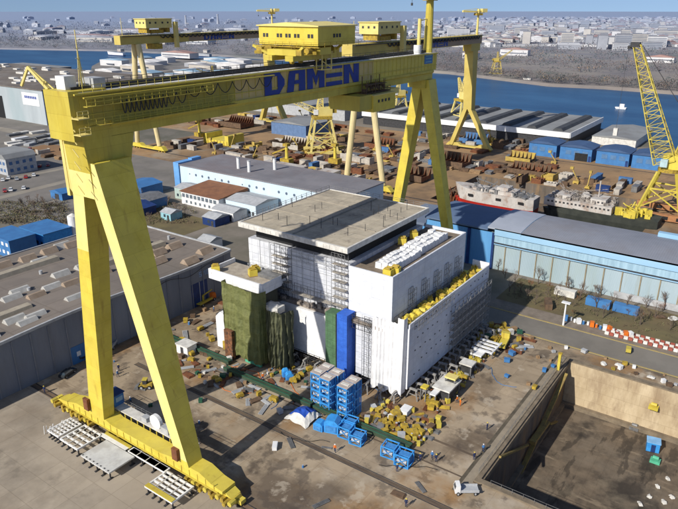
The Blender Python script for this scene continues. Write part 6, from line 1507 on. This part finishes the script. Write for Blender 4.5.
while n_ < 0 and tries < 6000:
    tries += 1
    r_ = rnd.random()
    if r_ < .45: x, y = rnd.uniform(304, 386), rnd.uniform(60, 330)
    elif r_ < .75: x, y = rnd.uniform(232, 356), rnd.uniform(130, 330)
    elif r_ < .9: x, y = rnd.uniform(388, 398), rnd.uniform(60, 330)
    else: x, y = rnd.uniform(232, 249), rnd.uniform(60, 250)
    if 240 < x < 252 and y > 128: continue
    if 354 < x < 387 and (y < 128): continue
    if abs(x-224) < 5 or (232 < x < 254 and 160 < y < 240): continue
    if 326 < x < 364 and 258 < y < 296: continue
    if abs(x-c[0]) < 12 and abs(y-c[1]) < 16: continue
    if not free(x, y, 4.0): continue
    # dense bands near the docks, sparse elsewhere
    if rnd.random() < .35 and 310 < x < 345: continue
    far_block(x, y, rnd.choice([0, 0, 1, 1, 2, 3, 3, 4, 1])); n_ += 1
def yard_ok(x, y, r_=3.5):
    if 240 < x < 252 and y > 128: return False
    if 250 < x < 302 and 40 < y < 131: return False
    if 354 < x < 387 and y < 128: return False
    if 232 < x < 254 and 160 < y < 240: return False
    if 326 < x < 364 and 258 < y < 296: return False
    if abs(x-246) < 4 or abs(x-360) < 4: return False
    if abs(x-c[0]) < 11 and abs(y-c[1]) < 15: return False
    if x < 232 or x > 396 or (x < 253 and y < 128 and x > 249): return False
    return free(x, y, r_)
for k_ in range(125):
    u = rnd.random()
    if k_ < 40: cx_, cy_ = rnd.uniform(303, 318), rnd.uniform(55, 200)
    elif k_ < 75: cx_, cy_ = rnd.uniform(255, 300), rnd.uniform(135, 300)
    elif k_ < 90: cx_, cy_ = rnd.uniform(340, 390), rnd.uniform(130, 340)
    else: cx_, cy_ = rnd.uniform(305, 392), rnd.uniform(90, 420)
    kd = rnd.choice([0, 1, 2, 3, 0, 1]); nx, ny = rnd.randint(1, 3), rnd.randint(2, 5); ang = rnd.choice([0, 0, .08, -.1])
    for a in range(nx):
        for b2 in range(ny):
            if rnd.random() < .12: continue
            xx = cx_+a*6.3*cos(ang)-b2*6.6*sin(ang)+rnd.uniform(-.5,.5); yy = cy_+a*6.3*sin(ang)+b2*6.6*cos(ang)+rnd.uniform(-.5,.5)
            if yard_ok(xx, yy, 2.9): far_block(xx, yy, kd if rnd.random() < .8 else rnd.choice([0,1,3,4]))
# large hull sections standing among the stock
for i, (xx, yy, lx, ly, h_, m_, lb) in enumerate([(312, 148, 12, 18, 7, BRN, 'large rusty hull section beside the ship dock'), (330, 205, 10, 16, 6, RST, 'rust red hull section near the cream portal crane'), (345, 122, 9, 14, 5, FYL, 'dull yellow hull section before the forked crane leg'), (275, 150, 10, 13, 6, BRN, 'dark ribbed hull section behind the cream hinged legs'),
        (320, 108, 10, 20, 5, BRN, 'long low brown hull section behind the white ship'), (378, 165, 9, 16, 6, FBL, 'blue grey hull section behind the forked crane leg'), (300, 250, 12, 20, 6, FWH, 'pale hull section left of the cream portal crane'), (335, 330, 14, 22, 7, BRN, 'large brown hull section beside the farthest crane')]):
    t = T('large_hull_section', lb, 'hull section', (xx, yy, 0))
    g = MB(); g.box(xx-lx/2, xx+lx/2, yy-ly/2, yy+ly/2, .6, 1.0); g.build('bottom_plate', m_, t)
    g = MB(); g.box(xx+lx/2-.4, xx+lx/2, yy-ly/2, yy+ly/2, 1.01, h_); g.box(xx-lx/2, xx-lx/2+.4, yy-ly/2, yy+ly/2, 1.01, h_*.6); g.each('side_plate', m_, t)
    n2 = int(ly/2.2); g = MB()
    for k in range(n2+1):
        y_ = yy-ly/2+.05+k*(ly-.4)/n2; g.prism([(xx-lx/2+.41,1.01),(xx+lx/2-.41,1.01),(xx+lx/2-.41,h_-.2),(xx+lx/4,h_*.45),(xx-lx/2+.41,h_*.5)], 'y', y_, y_+.25)
    g.each('web_frame', BRN if m_ is not BRN else RST, t)
# yellow machines standing on the dock side
for (px, py, lb) in [(287, 165, 'left yellow deck crane on the vessel behind the white hall'), (335, 165, 'right yellow deck crane near the cream hinged legs'), (200, 108+30, 'yellow lifting tackle left of the yellow steel section')]:
    c2 = at(px, py, 3); t = T('deck_crane', lb, 'crane', (c2[0], c2[1], 0))
    g = MB(); g.box(c2[0]-2, c2[0]+2, c2[1]-3, c2[1]+3, 4.1, 6.6); g.build('base', YDK, t); g = MB(); g.cyl((c2[0], c2[1], 6.6), (c2[0], c2[1], 13), .9, .7, 8); g.build('column', YELB, t)
    g = MB(); g.bar((c2[0], c2[1], 12), (c2[0]-2, c2[1]+8, 8.5), .7); g.box(c2[0]-1.4, c2[0]+1.4, c2[1]-1.5, c2[1]+1.5, 13.01, 14.4); g.build('jib', YDK, t)
# left quay: pale plate store, timber etc
for i in range(26):
    c2 = at(rnd.uniform(12, 56), rnd.uniform(133, 146)); 
    if not free(c2[0], c2[1], 3): continue
    g = MB()
    for k in range(3): g.ob(0, 0, k*.5, 10, 4, .4, rnd.uniform(-.1, .1))
    o = g.build('plate_pile', rnd.choice([OFW, LGR, WHT, GRY])); tag(o, 'pale plate pile in the store before the left quay hall', 'plate pile', 'pale plate piles before the left quay hall'); o.location = (c2[0], c2[1], .06); o.rotation_euler[2] = rnd.uniform(-.3, .3)
for i in range(20):
    c2 = at(rnd.uniform(5, 70), rnd.uniform(150, 160)); 
    if free(c2[0], c2[1], 4): far_block(c2[0], c2[1], rnd.choice([0, 1, 3]))
for (px, py) in [(38, 118+22), (232, 182), (40, 160)]:
    pass

# ================================================================== VEGETATION
BARK = M('bark', (0.15, 0.115, 0.09), (0.09, 0.07, 0.055), 2, .95); TWG = M('twigs', (0.20, 0.15, 0.12), (0.13, 0.10, 0.08), 1.2, .95)
def make_tree(h, seed, rusty=False):
    Rr = random.Random(seed); t = T('bare_tree', 'x', 'tree', (0,0,0)); tr = MB(); cr = MB()
    def br(p, d, L_, r_, dep):
        q = p+d*L_
        (tr if dep < 2 else cr).cyl(p, q, r_, r_*.68, 5 if dep < 2 else 3, caps=False)
        if dep >= 5: return
        n = Rr.choice([2, 3, 3]) if dep < 4 else 3
        for k in range(n):
            a = Vector((Rr.uniform(-1,1), Rr.uniform(-1,1), Rr.uniform(-.2,.9))); nd = (d*.9+a*.65).normalized()
            br(p.lerp(q, Rr.uniform(.55, 1)), nd, L_*Rr.uniform(.6, .82), r_*.6, dep+1)
    br(Vector((0,0,-.1)), Vector((0,0,1)), h*.30, h*.022+.03, 0)
    tr.build('trunk', BARK, t); cr.build('crown', M('twigs_rust', (.28,.13,.07), (.18,.09,.05), 1.2, .95) if rusty else TWG, t); return t
TP = [Proto(make_tree(6.5, 3)), Proto(make_tree(5.5, 5)), Proto(make_tree(7.5, 9)), Proto(make_tree(4.5, 12, True))]
for i, (px, py) in enumerate([(505,278),(515,283),(530,290),(548,292),(556,300),(580,300),(596,308),(612,306),(640,325),(655,318),(670,330),(625,312),(568,290),(498,270),(538,284),(603,318),(646,308),(664,310)]):
    c = at(px, py); P_ = TP[3] if px in (530, 548, 505) else TP[i % 3]
    P_.put((c[0], c[1], 0), rnd.random()*6, ('rusty brown' if P_ is TP[3] else 'grey brown')+' leafless tree on the grass strip before the blue hall', 'leafless trees on the grass strip, '+('rusty' if P_ is TP[3] else 'grey'), None)
for i in range(30):
    x, y = rnd.uniform(167.5, 186), rnd.uniform(-4, 62); P_ = TP[3] if rnd.random() < .35 else TP[i % 3]; sc_ = rnd.uniform(.5, .9)
    P_.put((x, y, 0), rnd.random()*6, ('rusty brown' if P_ is TP[3] else 'grey brown')+' leafless tree on the grass strip before the blue hall', 'leafless trees on the grass strip, '+('rusty' if P_ is TP[3] else 'grey'), (sc_*1.2, sc_*1.2, sc_))
for i, (px, py) in enumerate([(30,205),(38,203),(45,208),(52,212),(56,205),(24,210),(60,213),(160,205),(168,208),(176,212),(150,222),(140,200),(185,215),(48,216),(35,212)]):
    c = at(px, py); TP[i % 3].put((c[0], c[1], 0), rnd.random()*6, 'leafless tree in the green patches behind the grey workshop', 'leafless trees behind the grey workshop', (1.1, 1.1, 1.0))
BUS = [M('bush_olive', (0.16, 0.15, 0.07), (0.09, 0.085, 0.045), .3, .95), M('bush_brown', (0.15, 0.11, 0.07), (0.09, 0.07, 0.05), .3, .95)]
def leafcloud(mb, c, rx, rz, n, s, m=0):
    for i in range(n):
        a = rnd.random()*2*pi; u = rnd.uniform(-1, 1); rr = rnd.random()**.4
        p = Vector((c[0]+rx*rr*cos(a)*math.sqrt(1-u*u), c[1]+rx*rr*sin(a)*math.sqrt(1-u*u), c[2]+rz*rr*u))
        d1 = Vector((rnd.uniform(-1,1), rnd.uniform(-1,1), rnd.uniform(-1,1))).normalized()*s; d2 = d1.orthogonal().normalized()*s*rnd.uniform(.5,1)
        mb.add([p-d1, p-d2, p+d1, p+d2], [(0,1,2,3)], m)
g = MB()
for i in range(330):
    px, py = rnd.uniform(-5, 68), rnd.uniform(202, 224); c = at(px, py)
    if c[0] < 124 and 205 < c[1] < 228: continue
    leafcloud(g, (c[0], c[1], .4), 1.8, .6, 14, .28, rnd.choice([0,1]))
for i in range(160):
    px, py = rnd.uniform(140, 196), rnd.uniform(196, 224); c = at(px, py)
    if 178 < c[0] < 199 or c[1] < 182: continue
    leafcloud(g, (c[0], c[1], .4), 1.6, .6, 14, .26, rnd.choice([0,1]))
tag(g.build('undergrowth', BUS, fix=False), 'rough brown green undergrowth in patches behind the grey workshop', 'undergrowth', kind='stuff')
g = MB()
for i in range(200):
    x = rnd.uniform(168, 186); y = rnd.uniform(-10, 60); leafcloud(g, (x, y, .2), 1.0, .3, 10, .18, rnd.choice([0,1]))
tag(g.build('rough_grass', BUS, fix=False), 'rough tufted grass on the strip before the blue hall', 'grass', kind='stuff')
# far bank woods
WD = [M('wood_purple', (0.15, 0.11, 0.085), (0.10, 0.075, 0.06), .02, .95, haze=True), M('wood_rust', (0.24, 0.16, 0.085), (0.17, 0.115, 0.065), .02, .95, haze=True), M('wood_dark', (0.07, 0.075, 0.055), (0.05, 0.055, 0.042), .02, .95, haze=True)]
def bankx(y):
    for (xa, ya), (xb, yb) in zip(far_bank, far_bank[1:]):
        if yb <= y <= ya: return xa+(xb-xa)*(ya-y)/(ya-yb)
    return 760
g = MB()
for i in range(2600):
    y = rnd.uniform(-100, 1900) if rnd.random() < .55 else rnd.uniform(20, 600); d = rnd.random()**1.7*260+1.5; x = bankx(y)+d
    if 90 < y < 430 and 50 < d and rnd.random() < .93: continue
    if rnd.random() < .25 and 60 < y < 380 and d > 40: continue
    s = rnd.uniform(4, 9); m_ = rnd.choices([0,1,2], [6, 1, 5])[0]
    leafcloud(g, (x, y, 2.5+s*.5), s*.8, s*.55, 26, s*.10, m_)
tag(g.build('riverside_wood', WD, fix=False), 'brown winter woods and thickets along the far river bank', 'woods', kind='stuff')
g = MB()
for i in range(4200):
    px = rnd.uniform(-20, 700); py = 13+58*rnd.random()**1.5
    c = at(px, py, 3); dist = hypot(c[0], c[1])
    if c[0] < bankx(min(1900, c[1]))+150 or dist > 4200: continue
    if px > 400 and 35 < py < 60 and rnd.random() < .4: continue
    s = rnd.uniform(5, 10)*(1+dist/2200); leafcloud(g, (c[0], c[1], 3+s*.3), s*1.3, s*.4, 14, s*.12, rnd.choices([0,1,2], [6,1,3])[0])
tag(g.build('distant_wood', WD, fix=False), 'distant brown woods and hedges spreading to the horizon', 'woods', kind='stuff')

# ================================================================== THE CITY BEYOND THE RIVER
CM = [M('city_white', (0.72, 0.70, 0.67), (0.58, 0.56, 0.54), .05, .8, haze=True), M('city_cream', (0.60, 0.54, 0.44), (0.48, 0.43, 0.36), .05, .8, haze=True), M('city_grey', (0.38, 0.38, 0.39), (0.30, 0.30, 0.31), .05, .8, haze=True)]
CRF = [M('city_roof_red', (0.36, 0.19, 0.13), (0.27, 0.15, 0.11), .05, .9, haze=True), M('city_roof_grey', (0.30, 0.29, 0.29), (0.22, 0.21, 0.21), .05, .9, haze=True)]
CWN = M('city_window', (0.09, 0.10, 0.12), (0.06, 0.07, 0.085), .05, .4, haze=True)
def gable(mb, cx, cy, z, lx, ly, h, rise, rz, mw=0, mr=1):
    mb.ob(cx, cy, z, lx, ly, h, rz, mw); ca, sa = cos(rz), sin(rz)
    def W(x, y, zz): return (cx+ca*x-sa*y, cy+sa*x+ca*y, zz)
    a, b_ = lx/2+.5, ly/2+.5; z0 = z+h+.02
    mb.add([W(-a,-b_,z0), W(a,-b_,z0), W(a,b_,z0), W(-a,b_,z0), W(-a*.9,0,z0+rise), W(a*.9,0,z0+rise)], [(0,1,5,4),(3,4,5,2),(0,4,3),(1,2,5),(0,3,2,1)], mr)
placed = []
def ok(x, y, r_):
    for a, b_, c_ in placed:
        if abs(a-x)+abs(b_-y) < r_+c_: return False
    placed.append((x, y, r_)); return True
n_ = 0; tries = 0
while n_ < 290 and tries < 9000:
    tries += 1
    px = rnd.triangular(440, 690, 640) if rnd.random() < .92 else rnd.uniform(0, 430); py = rnd.uniform(25, 50) if px > 430 else rnd.uniform(30, 44)
    if px < 560 and px > 430 and py > 44: continue
    if 530 < px < 610 and py > 40 and rnd.random() < .7: continue
    c = at(px, py, 3)
    if c[0] < bankx(min(1900, c[1]))+90: continue
    kind = rnd.random(); rz = rnd.choice([.3, .3+pi/2])+rnd.uniform(-.1, .1)
    if kind < (.6 if px > 430 else .15):
        lx, ly, h = rnd.uniform(14, 20), rnd.uniform(26, 60), rnd.choice([12, 15, 15, 24, 30])*.9
        if not ok(c[0], c[1], 22): continue
        mt = rnd.choice(CM); g = MB(); g.ob(c[0], c[1], 2.5, lx, ly, h, rz, 0); g.ob(c[0], c[1], 2.5+h+.02, lx+1, ly+1, 1.0, rz, 1)
        ca, sa = cos(rz), sin(rz)
        for k in range(int(h/3.2)):
            g.ob(c[0], c[1], 4+k*3.1, lx+.3, ly*.94, 1.3, rz, 2)
        o = g.build('apartment_block', [mt, CRF[1], CWN]); nm = {'city_white': 'white', 'city_cream': 'cream', 'city_grey': 'grey'}[mt.name]
        tag(o, '%s apartment block in the town beyond the river' % nm, 'apartment block', '%s apartment blocks beyond the river' % nm)
    elif kind < .8:
        lx, ly, h = rnd.uniform(25, 45), rnd.uniform(50, 120), rnd.uniform(7, 10)
        if not ok(c[0], c[1], 40): continue
        mt = rnd.choice(CM); g = MB(); gable(g, c[0], c[1], 2.5, lx, ly, h, 2.5, rz); g.ob(c[0], c[1], 5.5, lx+.3, ly*.9, 1.4, rz, 2)
        o = g.build('long_hall', [mt, rnd.choice([CM[0], CRF[1], CRF[0]]), CWN]); tag(o, 'long low hall in the town beyond the river', 'hall', 'long low halls beyond the river')
    else:
        if not ok(c[0], c[1], 14): continue
        mt = rnd.choice(CM); g = MB(); gable(g, c[0], c[1], 2.5, rnd.uniform(9,12), rnd.uniform(12,18), 6, 3.4, rz); g.ob(c[0], c[1], 5, 12.2, 8, 1.3, rz, 2)
        o = g.build('town_house', [mt, CRF[0], CWN]); tag(o, 'red roofed house in the town beyond the river', 'house', 'red roofed houses beyond the river')
    n_ += 1
g = MB()
for i in range(2900):
    px = rnd.triangular(400, 700, 640) if rnd.random() < .85 else rnd.uniform(-10, 430); py = rnd.uniform(19, 47) if px > 430 else rnd.uniform(18, 36)
    if px < 430 and rnd.random() < .72: continue
    c = at(px, py, 3); dist = hypot(c[0], c[1])
    if c[0] < bankx(min(1900, c[1]))+80 or (500 < px < 640 and py > 42): continue
    k = 1+dist/5000; rz = rnd.random()*3
    gable(g, c[0], c[1], 2.5, rnd.uniform(8,15)*k, rnd.uniform(10,24)*k, rnd.uniform(4,9)*k, 2.5*k, rz, rnd.choice([0,0,0,1,2]), rnd.choice([3,4,4,0,1]))
tag(g.build('distant_town', [CM[0], CM[1], CM[2], CRF[0], CRF[1]], fix=False), 'mass of small distant houses spreading from the river to the horizon', 'town', kind='stuff')
# riverside red roofed buildings & long white wall
for (px, py, lx, ly, h, lb) in [(515, 55, 14, 50, 10, 'long white building with red roof on the far bank beside the forked leg'), (471, 58, 12, 26, 9, 'white red roofed building on the far bank left of the forked leg'), (660, 62, 16, 40, 8, 'white hall near the far bank behind the boom crane'), (180, 57, 20, 70, 8, 'white long hall across the river behind the upper left')]:
    c = at(px, py, 3); g = MB(); gable(g, c[0], c[1], 2.5, lx, ly, h, 3.5, .0); g.box(c[0]-lx/2-.2, c[0]+lx/2+.2, c[1]-ly*.46, c[1]+ly*.46, 6, 7.4, 2)
    o = g.build('riverside_building', [CM[0], CRF[0], CWN]); tag(o, lb, 'building')
g = MB()
for i in range(14): c = at(490+i*9.5, 46+abs(i-6)*.15, 3); c2 = at(490+(i+1)*9.5, 46+abs(i-5)*.15, 3); g.bar((c[0], c[1], 5), (c2[0], c2[1], 5), 6, 5)
one(g, 'factory_front', CM[0], 'very long low white factory front above the brown hillside', 'factory', at(540, 46, 3))
k_ = 0
for i in range(60):
    px, py = rnd.uniform(104, 330), rnd.uniform(62, 84)
    if px > 262 and py < 74: continue
    c = at(px, py)
    if not ok(c[0], c[1], 17): continue
    k_ += 1; g = MB(); m_ = rnd.choice([0, 1, 2]); gable(g, c[0], c[1], 0, rnd.uniform(12, 18), rnd.uniform(20, 50), rnd.uniform(5, 9), 2, rnd.uniform(-.1, .1), m_, rnd.choice([3, 0, 4])); g.ob(c[0], c[1], 2.2, 18.2, 16, 1.3, 0, 5)
    o = g.build('quay_shed', [CM[0], CM[1], CM[2], M('quay_blue', (.25,.38,.5)), CRF[1], CWN]); tag(o, 'small pale shed on the spit of quay beyond the near girder', 'shed', 'pale sheds on the spit of quay')
# spires / stacks on the skyline
for (px, py, h, lb) in [(218, 24, 46, 'thin pale chimney stack on the left skyline'), (186, 24, 40, 'short pale tower on the left skyline near the crane house'), (425, 26, 34, 'pale water tower near the skyline')]:
    c = at(px, py, 3); g = MB(); g.cyl((c[0], c[1], 2.5), (c[0], c[1], h), 7, 4, 10); g.cyl((c[0], c[1], h), (c[0], c[1], h+5), 5, 5, 10)
    one(g, 'chimney_stack', CM[1], lb, 'chimney', (c[0], c[1], 2.5))
# boats and marks on the river
c = at(621, 109, -2.4); t = T('river_buoy_boat', 'small white boat alone on the blue river near the boom crane', 'boat', c)
g = MB(); g.prism([(c[1]-4,-2.3),(c[1]+4,-2.3),(c[1]+5,-.8),(c[1]-4.4,-.8)], 'x', c[0]-1.6, c[0]+1.6); g.build('hull', WHT, t); g = MB(); g.box(c[0]-1.2, c[0]+1.2, c[1]-2.5, c[1]+1.5, -.79, 2.0); g.build('cabin', WHT, t)
c = at(526, 82, -2.4); t = T('moored_barge', 'small grey barge moored at the far bank', 'barge', c)
g = MB(); g.box(c[0]-4, c[0]+4, c[1]-9, c[1]+9, -2.4, -.6); g.build('hull', DGR, t); g = MB(); g.box(c[0]-2.5, c[0]+2.5, c[1]-6, c[1]+3, -.59, 2.4); g.build('deck_house', OFW, t)
for i, (px, py, L_, lb) in enumerate([(116, 55.5, 50, 'small white river ship moored at the spit of quay, left of two'), (200, 56.5, 55, 'small grey river ship moored at the spit of quay, right of two')]):
    c = at(px, py, -2.4); t = ship(lb, c[0], c[1]-L_/2, c[1]+L_/2, 9, 3, [WHT, LGR, SW][i], DBL, zb=-4, zw=-1)
    super_(t, c[0], [(-4, 4, c[1]-L_/2+4, c[1]-L_/2+14, 5.1, 10)], SW)

# ================================================================== PEOPLE
def make_person(name, top, legs, hat, pose=0):
    t = T('person', 'x', 'person', (0,0,0))
    st = .16 if pose == 1 else 0.04; ar = .18 if pose != 2 else .45
    J = {'pel': (0,0,.95), 'che': (0.01,0,1.28), 'nec': (0,0,1.47), 'hd0': (.01,0,1.56), 'hd1': (.02,0,1.70),
         'hL': (0,.10,.90), 'kL': (st*.9+.02,.11,.50), 'aL': (st-.02,.12,.08), 'fL': (st+.14,.13,.03),
         'hR': (0,-.10,.90), 'kR': (-st*.5+.02,-.11,.50), 'aR': (-st-.04,-.12,.08), 'fR': (-st+.12,-.13,.03),
         'sL': (0,.19,1.40), 'eL': (-.02,.26,1.13), 'wL': (ar,.25,.93), 'pL': (ar+.07,.24,.86),
         'sR': (0,-.19,1.40), 'eR': (.02,-.26,1.13), 'wR': (ar*.6,-.25,.92), 'pR': (ar*.6+.07,-.24,.85)}
    Rd = {'pel': .15, 'che': .16, 'nec': .06, 'hd0': .085, 'hd1': .095, 'hL': .10, 'kL': .07, 'aL': .05, 'fL': .045, 'hR': .10, 'kR': .07, 'aR': .05, 'fR': .045,
          'sL': .075, 'eL': .055, 'wL': .04, 'pL': .035, 'sR': .075, 'eR': .055, 'wR': .04, 'pR': .035}
    E_ = [('pel','che'),('che','nec'),('nec','hd0'),('hd0','hd1'),('pel','hL'),('hL','kL'),('kL','aL'),('aL','fL'),('pel','hR'),('hR','kR'),('kR','aR'),('aR','fR'),('che','sL'),('sL','eL'),('eL','wL'),('wL','pL'),('che','sR'),('sR','eR'),('eR','wR'),('wR','pR')]
    ks = list(J); me = bpy.data.meshes.new('tmp'); me.from_pydata([J[k] for k in ks], [(ks.index(a), ks.index(b_)) for a, b_ in E_], [])
    o = bpy.data.objects.new('tmp', me); COL.objects.link(o); md = o.modifiers.new('s', 'SKIN'); ss = o.modifiers.new('u', 'SUBSURF'); ss.levels = 1; ss.render_levels = 1
    for i, k in enumerate(ks): me.skin_vertices[0].data[i].radius = (Rd[k], Rd[k]*(1.15 if k in ('che','pel') else 1)); me.skin_vertices[0].data[i].use_root = (k == 'pel')
    dg = bpy.context.evaluated_depsgraph_get(); dg.update(); m2 = bpy.data.meshes.new_from_object(o.evaluated_get(dg)); bpy.data.objects.remove(o)
    m2.name = 'body'; m2.materials.clear()
    for m_ in (SKIN, top, legs, RUB): m2.materials.append(m_)
    for p in m2.polygons:
        z = p.center.z; y = abs(p.center.y)
        p.material_index = 0 if (z > 1.49 or (z < .96 and y > .20 and p.center.x > .05)) else (3 if z < .12 else (2 if z < .93 and y < .21 else 1)); p.use_smooth = True
    b_ = bpy.data.objects.new('body', m2); COL.objects.link(b_); b_.parent = t
    g = MB(); g.cyl((.02,0,1.70), (.02,0,1.80), .125, .07, 10); g.cyl((.04,0,1.69), (.04,0,1.715), .155, n=10); g.build('helmet', hat, t)
    return t
PE = [('orange', Proto(make_person('p', ORG, NAVY, WHT, 1))), ('navy', Proto(make_person('p', NAVY, NAVY, YELB, 0))), ('blue', Proto(make_person('p', SHB, NAVY, WHT, 1))), ('orange', Proto(make_person('p', ORG, ORG, YELB, 2)))]
for i, (px, py, k, lb) in enumerate([(45, 393, 1, 'standing alone by the crane rail near the workshop'), (119, 371, 1, 'behind the left crane leg, farthest of three'), (113, 376, 0, 'walking behind the left crane leg, left of two'), (118, 377, 2, 'walking behind the left crane leg, right of two'),
        (131, 404, 2, 'beside the blue cabin of the crane sill'), (397, 472, 1, 'crouched forward below the detached blue tanks'), (432, 459, 2, 'right of the blue tanks, left of two'), (436, 462, 1, 'right of the blue tanks, right of two'), (420, 461, 1, 'just right of the blue tanks'), (406, 507, 1, 'at the bottom edge below the tent'),
        (457, 403, 0, 'in full orange beside the pale platform, near one'), (460, 406, 3, 'in full orange beside the pale platform, reaching out'), (474, 460, 1, 'by the near dock corner kerb, left of two'), (483, 452, 2, 'by the near dock corner kerb, right of two'),
        (29, 384, 0, 'beside the cars at the workshop wall'), (90, 362, 0, 'behind the upper left leg edge near the trucks'), (180, 375, 1, 'near the green trough left of the tarp tower'), (263, 380, 0, 'among the crates under the dark tarp'), (335, 452, 0, 'near the loose blue boxes'), (487, 430, 1, 'walking along the dock edge strip'), (214, 312, 2, 'standing beside the orange crane truck')]):
    c = at(px, py); nm, P_ = PE[k]
    P_.put((c[0], c[1], .03), rnd.random()*6, 'person in %s workwear %s' % (nm, lb), None, (1.06, 1.06, 1.03))

# purge prototypes never placed
for P_ in [o for o in list(bpy.data.objects) if o.get('label') == 'x']:
    for ch in list(P_.children_recursive): bpy.data.objects.remove(ch)
    bpy.data.objects.remove(P_)
